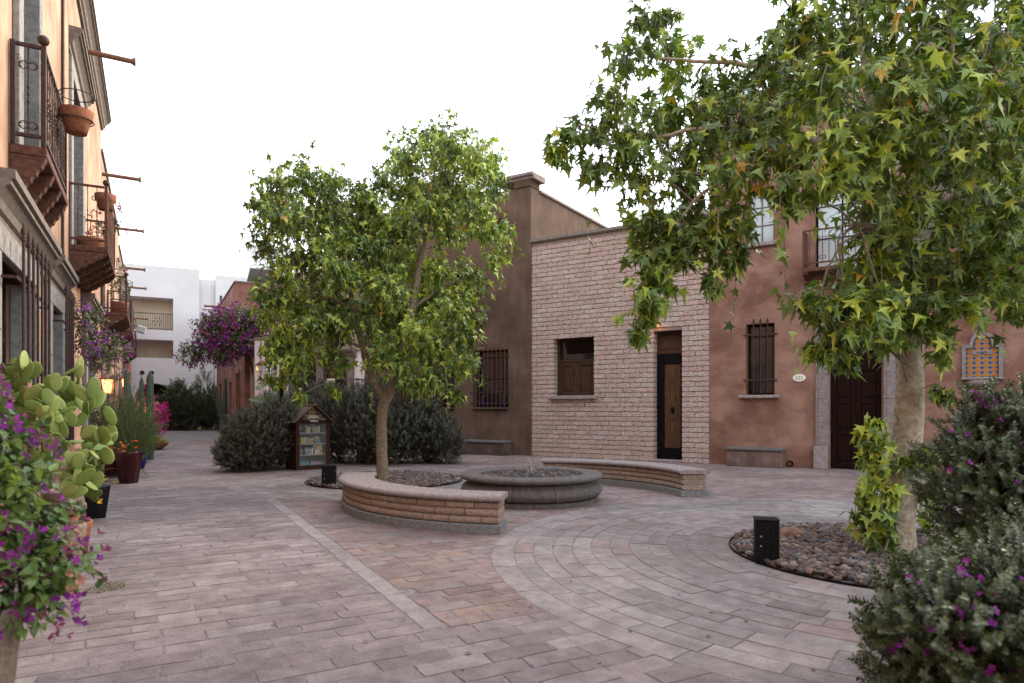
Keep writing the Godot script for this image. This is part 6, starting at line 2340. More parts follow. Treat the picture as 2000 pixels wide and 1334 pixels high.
func grass_tuft(parent: Node3D, at: Vector3, n: int, length: float, width: float, c: Color, lean := 0.7, called := "blades") -> void:
	var m := MB.new()
	for i in n:
		var a := rr(0, TAU)
		var o := Vector3(cos(a), 0, sin(a))
		var sd := Vector3(-sin(a), 0, cos(a)) * width * 0.5
		var l := length * rr(0.6, 1.1)
		var b := lean * rr(0.2, 1.1)
		var p0 := at + o * width
		var p1 := at + o * l * b * 0.35 + Vector3.UP * l * 0.55
		var p2 := at + o * l * b + Vector3.UP * l * (0.95 - b * 0.35)
		m.col = c * rr(0.7, 1.4)
		m.quad(p0 - sd, p0 + sd, p1 + sd, p1 - sd, Vector3.UP + o * 0.3)
		m.face(p1 - sd, p1 + sd, p2, Vector3.UP + o * 0.3)
	part(called, m, M.leaf, parent, "", "stuff")


# leaves and papery bracts on arching shoots
func bougainvillea(t: Node3D, lobes: Array, nl: int, nf: int, ls: float, fs: float, greens: Array, pinks: Array, single_l := 0, single_f := 0) -> void:
	var vol := 0.0
	for l in lobes:
		vol += l[1].x * l[1].y * l[1].z
	var lt := []
	var lc := []
	var ft := []
	var fc := []
	var tw := MB.new()
	for l in lobes:
		var c: Vector3 = l[0]
		var r: Vector3 = l[1]
		var share: float = r.x * r.y * r.z / vol
		var shoots := maxi(6, int(nl * share / 9.0))
		for i in shoots:
			var d := ball().normalized()
			var e := c + d * r * rr(0.6, 1.08)
			var s := c + d * r * rr(0.0, 0.4)
			var mid := s.lerp(e, 0.6) + Vector3.UP * r.y * 0.12
			tw.tube([s, mid, e], [ls * 0.05, ls * 0.04, ls * 0.02], 3, false)
			for j in 9:
				var f := rr(0.2, 1.0)
				var p := s.lerp(mid, f * 2.0) if f < 0.5 else mid.lerp(e, f * 2.0 - 1.0)
				var ld := ball() * 0.8 + d * 0.5 + Vector3(0, -0.3, 0)
				lt.append(Transform3D(aim(ld, Vector3(0, 0.8, 0) + ball() * 0.8, ls * rr(0.6, 1.2)), p + ball() * ls * 0.6))
				lc.append(pick(greens) * rr(0.75, 1.25))
		for i in int(nf * share / 6.0) + 1:
			var d := ball().normalized()
			var p := c + d * r * rr(0.72, 1.08)
			var run := ball().normalized() * fs * rr(1.5, 4.0)
			var hue: Color = pick(pinks)
			for k in 6:
				ft.append(Transform3D(aim(d + ball() * 0.7 + Vector3(0, 0.3, 0), ball(), fs * rr(0.6, 1.2)), p + run * (k / 5.0 - 0.5) * 2.0 + ball() * fs * 1.3))
				fc.append((hue if rng.randf() < 0.75 else pick(pinks)) * rr(0.8, 1.2))
	part("shoots", tw, M.stem, t, "", "stuff")
	var gp := []
	var gms := leaf_mats("vine_leaf", greens)
	for k in greens.size():
		gp.append([greens[k], gms[k]])
	hang_leaves(t, "leaf", "foliage", [leaf_shape("oval").mesh()], lt, lc, single_l, M.leaf, gp)
	var br := MB.new()
	for k in 3:
		var a := TAU * k / 3.0
		var o := Vector3(cos(a), 0, sin(a))
		var s := Vector3(-sin(a), 0, cos(a)) * 0.42
		var lo := Vector3(0, -0.35, 0)
		br.face(lo, o * 0.5 + s + Vector3(0, 0.25, 0), o * 0.95 + Vector3(0, 0.55, 0), Vector3.UP)
		br.face(lo, o * 0.95 + Vector3(0, 0.55, 0), o * 0.5 - s + Vector3(0, 0.25, 0), Vector3.UP)
	var pp := []
	var pms := []
	for c in pinks:
		var m: StandardMaterial3D = M.petal.duplicate()
		m.resource_name = "bract_tone"
		m.vertex_color_use_as_albedo = false
		m.albedo_color = c.linear_to_srgb()
		pp.append([c, m])
	hang_leaves(t, "flower", "flowers", [br.mesh()], ft, fc, single_f, M.petal, pp)


func pot(called: String, label: String, at: Vector3, prof: Array, m: Material, group := "", seg := 24) -> Node3D:
	var t := thing(called, label, "flower pot", at, 0.0, group)
	var mb := MB.new()
	mb.lathe(prof, seg)
	part("body", mb, m, t)
	var last: Vector2 = prof[prof.size() - 1]
	var so := MB.new()
	so.lathe([Vector2(0, last.y), Vector2(last.x + 0.004, last.y)], seg)
	part("soil", so, M.soil, t)
	return t


func build_left_plants() -> void:
	rng.seed = 515
	var vine_green := [Color(0.06, 0.12, 0.03), Color(0.09, 0.16, 0.04), Color(0.13, 0.2, 0.05), Color(0.05, 0.09, 0.025)]
	var purple := [Color(0.14, 0.006, 0.16), Color(0.2, 0.012, 0.2), Color(0.12, 0.01, 0.1), Color(0.2, 0.035, 0.09), Color(0.16, 0.006, 0.14), Color(0.34, 0.17, 0.11)]
	# near left: bougainvillea spilling over a tall pedestal pot
	pot("pedestal_pot", "tall weathered tan pot at the near edge, under the bougainvillea", Vector3(-2.25, 0, -2.62), [Vector2(0, 0), Vector2(0.2, 0), Vector2(0.24, 0.3), Vector2(0.265, 0.55), Vector2(0.27, 0.6), Vector2(0.235, 0.6), Vector2(0.225, 0.55)], M.carved_stone, "stone pots of the left border")
	var t := thing("bougainvillea", "purple and faded pink bougainvillea close to the camera, over a tan pot", "flowering shrub", Vector3(-2.2, 0.55, -2.72), 0.0, "bougainvilleas")
	bougainvillea(t, [[Vector3(-0.14, 0.66, -0.03), Vector3(0.32, 0.36, 0.33)], [Vector3(0.02, 0.4, 0), Vector3(0.37, 0.36, 0.33)], [Vector3(0.19, 0.15, 0), Vector3(0.29, 0.24, 0.26)], [Vector3(-0.1, 0.02, 0.1), Vector3(0.3, 0.16, 0.2)]], 4400, 760, 0.052, 0.028, vine_green, purple, 300, 300)
	# prickly pear
	var cols := [Color(0.15, 0.22, 0.05), Color(0.2, 0.27, 0.065), Color(0.12, 0.18, 0.04), Color(0.23, 0.29, 0.085)]
	pot("clay_pot", "plain clay pot under the prickly pear", Vector3(-3.95, 0, -5.65), [Vector2(0, 0), Vector2(0.17, 0), Vector2(0.22, 0.4), Vector2(0.24, 0.46), Vector2(0.21, 0.46), Vector2(0.2, 0.4)], M.terracotta, "", 20)
	t = thing("prickly_pear", "big light green prickly pear cactus beside the orange house", "cactus", Vector3(-3.88, 0.45, -5.6))
	var meshes := []
	for c in cols:
		var m := MB.new()
		m.col = c
		m.ellipsoid(Vector3(0, 0.5, 0), Vector3(rr(0.25, 0.32), 0.52, 0.07), Basis(), 14, 9)
		m.col = Color(0.4, 0.33, 0.17)
		for k in 26:
			var px := rr(-0.2, 0.2)
			var py := rr(0.14, 0.9)
			var q := 1.0 - pow(px / 0.27, 2.0) - pow((py - 0.5) / 0.52, 2.0)
			if q > 0.05:
				var pz := 0.07 * sqrt(q) * (1.0 if k % 2 == 0 else -1.0)
				m.ellipsoid(Vector3(px, py, pz), Vector3(0.012, 0.016, 0.012), Basis(), 5, 3)
		meshes.append(m.mesh())
	var lobes := [[Vector3(0.0, 0.95, 0), Vector3(0.5, 0.48, 0.45)], [Vector3(0.25, 0.5, 0.05), Vector3(0.42, 0.45, 0.4)], [Vector3(-0.4, 0.85, 0), Vector3(0.5, 0.5, 0.4)]]
	rng.seed = 31
	var live := []
	for k in 60:
		var lb: Array = lobes[k % 3]
		live.append([lb[0] + ball() * lb[1] * 0.8, (ball() * 0.8 + Vector3(0, 0.7, 0)).normalized(), 0])
	for k in 14:
		live.append([Vector3(rr(-0.6, 0.45), 0.12 + 0.05 * k + rr(-0.1, 0.2), rr(-0.25, 0.25)), Vector3(rr(-0.6, 0.6), 1, rr(-0.3, 0.5)).normalized(), 0])
	var made := 0
	var tries := 0
	while made < 230 and live.size() and tries < 5000:
		tries += 1
		var q: Array = live[(rng.randi() % live.size()) if tries > 74 else tries - 1]
		var s := rr(0.13, 0.205) 
		var dir: Vector3 = (q[1] + ball() * 0.75).normalized()
		if dir.y < -0.45:
			continue
		var tip: Vector3 = q[0] + dir * s
		var inside := false
		for l in lobes:
			if ((tip - l[0]) / l[1]).length() < 1.05:
				inside = true
		if not inside and q[2] > 0:
			continue
		var nr := ball() + Vector3(0.2, 0.15, 0.75)
		var bs := aim(dir, nr, s)
		var o := part("pad", pick(meshes), M.cactus, t)
		o.transform = Transform3D(bs, q[0])
		made += 1
		for k in 2:
			var a := rr(-1.0, 1.0)
			live.append([q[0] + dir * s * (0.93 * cos(a * 0.6)) + bs.x * (0.3 * sin(a * 1.4)), (dir + bs.x.normalized() * sin(a)).normalized(), q[2] + 1])
	# stone jar and carved bowl
	pot("stone_jar", "tall tapering stone jar behind the bougainvillea", Vector3(-3.5, 0, -5.15), [Vector2(0, 0), Vector2(0.11, 0), Vector2(0.14, 0.2), Vector2(0.175, 0.42), Vector2(0.18, 0.48), Vector2(0.16, 0.5), Vector2(0.14, 0.46)], M.carved_stone, "stone pots of the left border")
	t = pot("carved_bowl", "carved stone bowl on a terracotta pot beside the prickly pear", Vector3(-4.25, 0.32, -6.3), [Vector2(0, 0), Vector2(0.12, 0.0), Vector2(0.17, 0.05), Vector2(0.18, 0.16), Vector2(0.165, 0.24), Vector2(0.18, 0.28), Vector2(0.15, 0.3), Vector2(0.14, 0.24)], M.carved_stone, "stone pots of the left border", 28)
	for k in 9:
		var a := TAU * k / 9.0
		for sg in [-1.0, 1.0]:
			var sc := MB.new()
			sc.tube(scroll_pts(Vector3(0.02 * sg, 0.12, 0.178), 0.04, sg, 1.0), range(13).map(func(_k): return 0.011), 5)
			var o := part("carved_scroll", sc, M.carved_stone, t)
			o.rotation.y = a
	pot("terracotta_pot", "terracotta pot carrying the carved stone bowl", Vector3(-4.22, 0, -6.3), [Vector2(0, 0), Vector2(0.17, 0), Vector2(0.2, 0.24), Vector2(0.215, 0.25), Vector2(0.215, 0.31), Vector2(0.19, 0.312)], M.terracotta)
	# black pot with a broad leaved plant and yellow flowers
	t = pot("black_pot", "square shouldered black pot with green blades and yellow flowers", Vector3(-5.28, 0, -8.4), [Vector2(0, 0), Vector2(0.15, 0), Vector2(0.21, 0.38), Vector2(0.22, 0.42), Vector2(0.18, 0.42)], M.black_glaze, "", 4)
	grass_tuft(t, Vector3(0, 0.42, 0), 34, 0.52, 0.07, Color(0.14, 0.17, 0.04), 1.0)
	var yf := blossom(Color(0.75, 0.42, 0.02), 0.4).mesh()
	for k in 6:
		var o := part("flower", yf, M.petal, t)
		o.position = Vector3(rr(0.12, 0.3), rr(0.2, 0.5), rr(0.0, 0.25))
		o.basis = aim(ball() + Vector3.UP, ball(), 0.028)
	# maroon bowl on an iron stand, tall maroon pot
	t = pot("maroon_bowl", "round maroon glazed bowl of orange marigolds on an iron stand", Vector3(-7.5, 0.12, -12.5), [Vector2(0, 0), Vector2(0.12, 0.0), Vector2(0.2, 0.1), Vector2(0.235, 0.24), Vector2(0.235, 0.31), Vector2(0.25, 0.335), Vector2(0.22, 0.345), Vector2(0.21, 0.3)], M.maroon_glaze, "maroon pots")
	var ring := MB.new()
	var rp := []
	for i in 25:
		rp.append(Vector3(cos(TAU * i / 24.0) * 0.15, -0.03, sin(TAU * i / 24.0) * 0.15))
	ring.tube(rp, range(25).map(func(_k): return 0.009), 5, false)
	part("stand_ring", ring, M.iron, t)
	for k in 4:
		var a := TAU * k / 4.0 + 0.4
		var lg := MB.new()
		lg.tube([Vector3(cos(a) * 0.15, -0.03, sin(a) * 0.15), Vector3(cos(a) * 0.17, -0.09, sin(a) * 0.17), Vector3(cos(a) * 0.21, -0.115, sin(a) * 0.21), Vector3(cos(a) * 0.235, -0.095, sin(a) * 0.235), Vector3(cos(a) * 0.22, -0.08, sin(a) * 0.22)], [0.009, 0.009, 0.009, 0.008, 0.006], 5)
		part("stand_leg", lg, M.iron, t)
	marigolds(t, 0.34, 0.2, 16)
	t = pot("maroon_pot", "tall square tapered maroon pot of marigolds beside the iron stand", Vector3(-7.05, 0, -12.25), [Vector2(0, 0), Vector2(0.15, 0), Vector2(0.225, 0.55), Vector2(0.235, 0.58), Vector2(0.2, 0.58), Vector2(0.19, 0.55)], M.maroon_glaze, "maroon pots", 4)
	t.rotation.y = 0.5
	marigolds(t, 0.57, 0.16, 10)
	# feathery plant behind them
	t = thing("feathery_plant", "feathery pale green plant with arching stems behind the maroon pots", "plant", Vector3(-7.9, 0, -13.5))
	bush(t, [[Vector3(0, 0.85, 0), Vector3(0.42, 0.5, 0.4)], [Vector3(0.25, 0.6, 0.1), Vector3(0.3, 0.4, 0.3)]], 420, sprig(22, 0.45, 0.06, 0.16, 0.5, [Color(0.14, 0.18, 0.07), Color(0.2, 0.22, 0.1), Color(0.1, 0.14, 0.06)], Color(0.12, 0.13, 0.06)), 0.6, 1.2, 1.0)
	# blue pots
	t = pot("blue_pot", "bright cobalt blue glazed pot beside the tall maroon pot", Vector3(-8.5, 0, -15.1), [Vector2(0, 0), Vector2(0.13, 0), Vector2(0.18, 0.12), Vector2(0.19, 0.3), Vector2(0.18, 0.42), Vector2(0.2, 0.46), Vector2(0.17, 0.465), Vector2(0.16, 0.42)], M.blue_glaze, "blue glazed pots")
	grass_tuft(t, Vector3(0, 0.45, 0), 40, 0.5, 0.02, Color(0.09, 0.13, 0.05))
	t = pot("blue_pot", "farther cobalt pot half hidden by the dark fern", Vector3(-9.9, 0, -17.6), [Vector2(0, 0), Vector2(0.16, 0), Vector2(0.2, 0.2), Vector2(0.2, 0.5), Vector2(0.22, 0.55), Vector2(0.18, 0.555), Vector2(0.18, 0.5)], M.blue_glaze, "blue glazed pots")
	grass_tuft(t, Vector3(0, 0.55, 0), 40, 0.6, 0.02, Color(0.06, 0.1, 0.04))
	t = pot("blue_pot", "blue pot farthest up the street, behind the barrel cactus bowl", Vector3(-13.1, 0, -24.0), [Vector2(0, 0), Vector2(0.2, 0), Vector2(0.26, 0.2), Vector2(0.26, 0.5), Vector2(0.28, 0.55), Vector2(0.24, 0.555), Vector2(0.24, 0.5)], M.blue_glaze, "blue glazed pots")
	t = thing("fern", "dark rounded fern between the blue pots", "plant", Vector3(-9.65, 0, -16.9))
	bush(t, [[Vector3(0, 0.38, 0), Vector3(0.38, 0.4, 0.36)]], 420, sprig(20, 0.25, 0.05, 0.25, 0.8, [Color(0.04, 0.06, 0.03), Color(0.055, 0.075, 0.035)], Color(0.03, 0.04, 0.02)), 0.6, 1.1)
	# golden barrels
	t = pot("cactus_bowl", "wide terracotta bowl with golden barrel cacti", Vector3(-11.75, 0, -21.8), [Vector2(0, 0), Vector2(0.22, 0), Vector2(0.4, 0.12), Vector2(0.47, 0.24), Vector2(0.44, 0.25), Vector2(0.36, 0.2)], M.terracotta)
	for q in [[-0.18, 0.2, 0.05, 0.2, "golden barrel cactus at the left of the terracotta bowl"], [0.1, 0.2, 0.12, 0.19, "golden barrel cactus in the middle of the terracotta bowl, ribs showing"], [0.3, 0.16, 0.0, 0.13, "smallest barrel cactus at the right edge of the terracotta bowl"]]:
		var bc := thing("barrel_cactus", q[4], "cactus", Vector3(-11.75 + q[0], q[1], -21.8 + q[2]), 0.0, "golden barrel cacti")
		for k in 16:
			var a := TAU * k / 16.0
			var m := MB.new()
			m.col = Color(0.2, 0.2, 0.05)
			m.ellipsoid(Vector3(cos(a) * q[3] * 0.55, q[3] * 0.7, sin(a) * q[3] * 0.55), Vector3(q[3] * 0.45, q[3] * 0.8, q[3] * 0.13), Basis(Vector3.UP, -a), 8, 8)
			m.col = Color(0.55, 0.45, 0.1)
			for j in 6:
				var b := -0.6 + j * 0.36
				var pp := Vector3(cos(a) * (q[3] * (0.55 + 0.45 * cos(b))), q[3] * (0.7 + 0.8 * sin(b)), sin(a) * (q[3] * (0.55 + 0.45 * cos(b))))
				m.ellipsoid(pp, Vector3.ONE * q[3] * 0.06, Basis(), 5, 4)
			part("rib", m, M.cactus, bc)
	# column cacti
	for q in [[Vector3(-9.75, 0, -16.85), [[0, 0, 2.35, 0.07], [0.16, 0.05, 1.7, 0.06], [-0.12, 0.1, 1.4, 0.055]], "tall blue green column cactus just past the lit wall lantern"], [Vector3(-9.75, 0, -17.75), [[0.1, 0, 2.35, 0.085], [-0.06, 0.12, 2.2, 0.055], [0.02, -0.2, 1.6, 0.06]], "column cactus with flat arms, standing against the white building"]]:
		var cc := thing("column_cactus", q[2], "cactus", q[0], 0.0, "column cacti")
		for c in q[1]:
			var m := MB.new()
			m.col = Color(0.07, 0.11, 0.075)
			for k in 7:
				var a := TAU * k / 7.0
				var of: Vector3 = Vector3(cos(a), 0, sin(a)) * c[3] * 0.55
				var b := Vector3(c[0], 0, c[1])
				m.tube([b + of, b + of + Vector3(0, c[2] * 0.5, 0), b + of * 0.95 + Vector3(0, c[2] * 0.93, 0), b + of * 0.2 + Vector3(0, c[2], 0)], [c[3] * 0.5, c[3] * 0.55, c[3] * 0.5, c[3] * 0.15], 6)
			part("column", m, M.cactus, cc)
	t = thing("tangled_succulent", "tangled green stems of a pencil cactus under the column cacti", "cactus", Vector3(-9.3, 0, -16.6))
	for k in 34:
		var m := MB.new()
		m.col = Color(0.1, 0.15, 0.06) * rr(0.7, 1.4)
		var p0 := Vector3(rr(-0.35, 0.35), rr(0.2, 0.8), rr(-0.3, 0.3))
		var p2 := p0 + Vector3(rr(-0.35, 0.35), rr(0.2, 0.7), rr(-0.2, 0.2))
		m.tube([Vector3(p0.x * 0.3, 0.0, p0.z * 0.3), p0, p0.lerp(p2, 0.5) + ball() * 0.06, p2], [0.02, 0.02, 0.017, 0.008], 5)
		part("stem", m, M.cactus, t)
	# vine spilling over the second window grille
	t = thing("bougainvillea", "purple bougainvillea trailing over the iron window grille of the orange house", "flowering vine", street(12.6, -0.9), 0.0, "bougainvilleas")
	bougainvillea(t, [[Vector3(0.1, 2.75, 0.35), Vector3(0.28, 0.35, 0.8)], [Vector3(-0.05, 2.4, -0.4), Vector3(0.32, 0.3, 0.9)], [Vector3(-0.35, 2.2, -0.9), Vector3(0.28, 0.22, 0.6)]], 2600, 300, 0.05, 0.03, [Color(0.09, 0.11, 0.04), Color(0.13, 0.14, 0.06), Color(0.2, 0.17, 0.1)], [Color(0.28, 0.02, 0.34), Color(0.35, 0.05, 0.42)], 0, 60)
	# red vine on the wall before the lantern
	t = thing("bougainvillea", "crimson bougainvillea sprays climbing beside the stone framed street door", "flowering vine", street(16.4, -0.85), 0.0, "bougainvilleas")
	bougainvillea(t, [[Vector3(0.1, 1.35, 0.3), Vector3(0.35, 0.5, 0.6)], [Vector3(0.0, 0.8, 0.2), Vector3(0.4, 0.4, 0.6)], [Vector3(-0.1, 2.05, -0.3), Vector3(0.12, 0.12, 0.5)]], 500, 300, 0.05, 0.028, [Color(0.06, 0.09, 0.03), Color(0.09, 0.1, 0.04)], [Color(0.36, 0.02, 0.07), Color(0.42, 0.03, 0.13)], 0, 60)
	# magenta clump farther up
	t = thing("bougainvillea", "bright magenta bougainvillea beside the arched gateway", "flowering shrub", street(31.0, 0.05), 0.0, "bougainvilleas")
	bougainvillea(t, [[Vector3(0, 1.15, 0), Vector3(0.5, 0.65, 0.5)], [Vector3(0.0, 0.6, 0), Vector3(0.45, 0.5, 0.5)], [Vector3(-0.5, 1.9, -0.3), Vector3(0.3, 0.5, 0.4)]], 500, 900, 0.06, 0.05, [Color(0.05, 0.08, 0.03)], [Color(0.5, 0.01, 0.2), Color(0.6, 0.03, 0.3)], 0, 0)
	# big purple one hanging over the street from the right
	t = thing("bougainvillea", "huge purple bougainvillea billowing over the corner of the white house", "flowering shrub", Vector3(-11.3, 0, -27.2), 0.0, "bougainvilleas")
	bougainvillea(t, [[Vector3(0.2, 4.5, 0), Vector3(1.25, 1.15, 1.1)], [Vector3(-0.8, 4.5, 0), Vector3(0.95, 0.95, 0.9)], [Vector3(-0.6, 3.7, 0.1), Vector3(1.0, 0.7, 0.8)], [Vector3(-1.75, 3.55, 0), Vector3(0.65, 0.6, 0.6)], [Vector3(0.9, 4.9, 0), Vector3(0.6, 0.6, 0.8)]], 11000, 3000, 0.1, 0.06, [Color(0.055, 0.09, 0.03), Color(0.08, 0.12, 0.035), Color(0.12, 0.13, 0.05)], [Color(0.13, 0.012, 0.16), Color(0.18, 0.02, 0.2), Color(0.2, 0.018, 0.11), Color(0.12, 0.04, 0.08)], 0, 0)
	limb(t, "trunk", [Vector3(0.75, 0, -0.4), Vector3(0.7, 1.5, -0.4), Vector3(0.6, 3.0, -0.2), Vector3(0.3, 4.2, 0)], [0.07, 0.06, 0.05, 0.03], M.stem, 8)
	# oleanders at the end
	var ol := sprig(22, 0.7, 0.17, 0.24, 0.7, [Color(0.05, 0.08, 0.035), Color(0.08, 0.11, 0.05), Color(0.035, 0.055, 0.025), Color(0.14, 0.16, 0.08)], Color(0.05, 0.05, 0.03))
	t = thing("oleander", "dark leafy oleander in front of the white building", "shrub", Vector3(-19.2, 0, -40.2), 0.0, "oleanders by the white building")
	bush(t, [[Vector3(-0.9, 1.1, 0), Vector3(1.0, 1.1, 0.8)], [Vector3(0.1, 0.9, 0), Vector3(1.1, 1.0, 0.8)], [Vector3(1.1, 0.8, 0), Vector3(0.9, 0.8, 0.7)], [Vector3(-0.9, 1.9, 0), Vector3(0.45, 0.6, 0.4)]], 1100, ol, 0.6, 1.1)
	t = thing("oleander", "tall airy oleander shoots rising above the dark one", "shrub", Vector3(-18.6, 0, -40.6), 0.0, "oleanders by the white building")
	bush(t, [[Vector3(-0.2, 2.1, 0), Vector3(0.45, 1.1, 0.4)], [Vector3(0.5, 1.7, 0), Vector3(0.6, 0.8, 0.4)]], 160, ol, 0.5, 1.0, 1.2)
	for q in [[Vector3(-20.0, 0.05, -41.2), Vector3(0.75, 0.42, 0.5), "tan boulder under the oleander, the larger of two"], [Vector3(-20.9, 0.0, -41.0), Vector3(0.5, 0.2, 0.4), "low flat tan boulder near the gate"]]:
		var b := thing("boulder", q[2], "boulder", q[0], 0.0, "boulders by the white building")
		var m := MB.new()
		m.ellipsoid(Vector3.ZERO, q[1], Basis(Vector3.UP, 0.4), 9, 6)
		part("body", m, M.boulder, b)
	# cactus in a maroon pot on the right of the street
	t = pot("maroon_planter", "dark maroon planter with thin column cacti by the brown house", Vector3(-15.2, 0, -35.2), [Vector2(0, 0), Vector2(0.22, 0), Vector2(0.36, 0.5), Vector2(0.38, 0.55), Vector2(0.32, 0.55)], M.maroon_glaze, "maroon pots", 4)
	var cc2 := thing("column_cactus", "thin upright column cacti in the maroon planter by the brown house", "cactus", Vector3(-15.2, 0.5, -35.2), 0.0, "column cacti")
	for c in [[[0, 0, 0], [0.02, 1.2, 0], [0.05, 2.4, 0], 0.11], [[-0.1, 0, 0.1], [-0.35, 1.2, 0.1], [-0.4, 1.9, 0.1], 0.06], [[-0.05, 0, 0.1], [-0.15, 0.9, 0.1], [-0.2, 1.6, 0.1], 0.07], [[0.1, 0, 0], [0.5, 0.7, 0], [0.95, 1.3, 0], 0.06], [[-0.15, 0, 0], [-0.5, 1.3, 0], [-0.6, 1.9, 0], 0.035]]:
		var m := MB.new()
		m.col = Color(0.06, 0.085, 0.06)
		m.tube([Vector3(c[0][0], c[0][1], c[0][2]), Vector3(c[1][0], c[1][1], c[1][2]), Vector3(c[2][0], c[2][1], c[2][2])], [c[3], c[3], c[3] * 0.7], 8)
		part("column", m, M.cactus, cc2)
	# broad leaved plant by the white house
	t = thing("broad_leaf_plant", "plant with broad paddle leaves and red blooms in front of the white house", "plant", Vector3(-6.55, 0, -18.0))
	var lf := leaf_shape("oval").mesh()
	var pm := leaf_mats("paddle_leaf", [Color(0.07, 0.1, 0.06), Color(0.1, 0.13, 0.09)])
	for k in 13:
		var o := part("leaf", lf, pm[k % 2], t)
		o.transform = Transform3D(aim(Vector3(rr(-0.9, 0.8), rr(-0.1, 0.6), rr(-0.3, 0.5)), Vector3(0, 0.5, 1), rr(0.28, 0.42)), Vector3(rr(-0.25, 0.35), rr(1.4, 2.1), rr(-0.1, 0.2)))
	var stalk := MB.new()
	stalk.tube([Vector3.ZERO, Vector3(0.03, 1.0, 0), Vector3(0, 2.0, 0)], [0.03, 0.025, 0.015], 6)
	part("stalk", stalk, M.stem, t)
	for k in 9:
		var m := MB.new()
		m.col = Color(0.4, 0.06, 0.03)
		m.ellipsoid(Vector3(-0.4 + k * 0.05, 1.35 + rr(-0.05, 0.05), 0.2), Vector3(0.03, 0.04, 0.03), Basis(), 6, 4)
		part("bloom", m, M.petal, t)


func marigolds(t: Node3D, y: float, r: float, n: int) -> void:
	grass_tuft(t, Vector3(0, y, 0), 70, 0.2, 0.03, Color(0.07, 0.11, 0.03), 1.1)
	var m := blossom(Color(0.62, 0.12, 0.01), 0.5).mesh()
	for k in n:
		var a := rr(0, TAU)
		var d := r * sqrt(rr(0.05, 1.2))
		var o := part("marigold", m, M.petal, t)
		o.position = Vector3(cos(a) * d, y + rr(0.08, 0.2), sin(a) * d)
		o.basis = aim(Vector3(0, 1, 0.4) + ball() * 0.5, ball(), 0.028)


func wall_lantern(label: String, at: Vector3, turn: float, w: float, h: float, lit: bool, energy := 0.1) -> void:
	var t := thing("wall_lantern", label, "lantern", at, turn, "wall lanterns")
	var z := 0.28
	var arm := MB.new()
	arm.tube([Vector3(0, h * 0.75, 0.004), Vector3(0, h * 1.15, 0.08), Vector3(0, h * 1.22, z * 0.6), Vector3(0, h * 1.05, z)], [0.012, 0.012, 0.012, 0.01], 6)
	part("arm", arm, M.iron, t)
	var pl := MB.new()
	pl.span(Vector3(-0.04, h * 0.6, 0.003), Vector3(0.04, h * 0.95, 0.02), 0.004)
	part("wall_plate", pl, M.iron, t)
	var hw := w * 0.5
	var cm: Material = M.canale if lit else M.iron
	for s in 4:
		var a := PI / 4 + PI / 2 * s
		var e := Vector3(cos(a), 0, sin(a)) * 1.414
		var p := MB.new()
		p.tube([Vector3(0, 0, z) + e * hw * 0.68, Vector3(0, h * 0.66, z) + e * hw], [0.008, 0.008], 4)
		part("corner_bar", p, cm, t)
		var a2 := PI / 2 * s
		var n := Vector3(cos(a2), 0, sin(a2))
		var sd := Vector3(-n.z, 0, n.x)
		var g := MB.new()
		g.quad(Vector3(0, 0.01, z) + (n + sd) * hw * 0.66, Vector3(0, 0.01, z) + (n - sd) * hw * 0.66, Vector3(0, h * 0.65, z) + (n - sd) * hw * 0.97, Vector3(0, h * 0.65, z) + (n + sd) * hw * 0.97, n)
		part("lantern_pane", g, M.lantern_glow if lit else M.glass_sky, t)
	var rf := MB.new()
	rf.lathe([Vector2(hw * 1.62, h * 0.67), Vector2(hw * 1.62, h * 0.7), Vector2(hw * 0.75, h * 0.92), Vector2(hw * 0.5, h * 0.93), Vector2(hw * 0.45, h * 1.0), Vector2(0.0, h * 1.05)], 4, Vector3(0, 0, z), PI / 4, PI / 4 + TAU, false)
	part("roof", rf, cm, t)
	var bt := MB.new()
	bt.box(Vector3(0, -0.005, z), Vector3(hw * 1.4, 0.012, hw * 1.4), 0.003)
	part("base", bt, cm, t)
	if lit:
		for s in [Vector3(0, h * 0.3, z + hw + 0.03), Vector3(0, -0.05, z)]:
			var l := OmniLight3D.new()
			l.name = "lantern_light"
			l.light_color = Color(1.0, 0.68, 0.38)
			l.light_energy = energy
			l.light_size = 0.08
			l.omni_range = 12
			l.omni_attenuation = 2
			l.shadow_enabled = true
			t.add_child(l, true)
			l.position = s


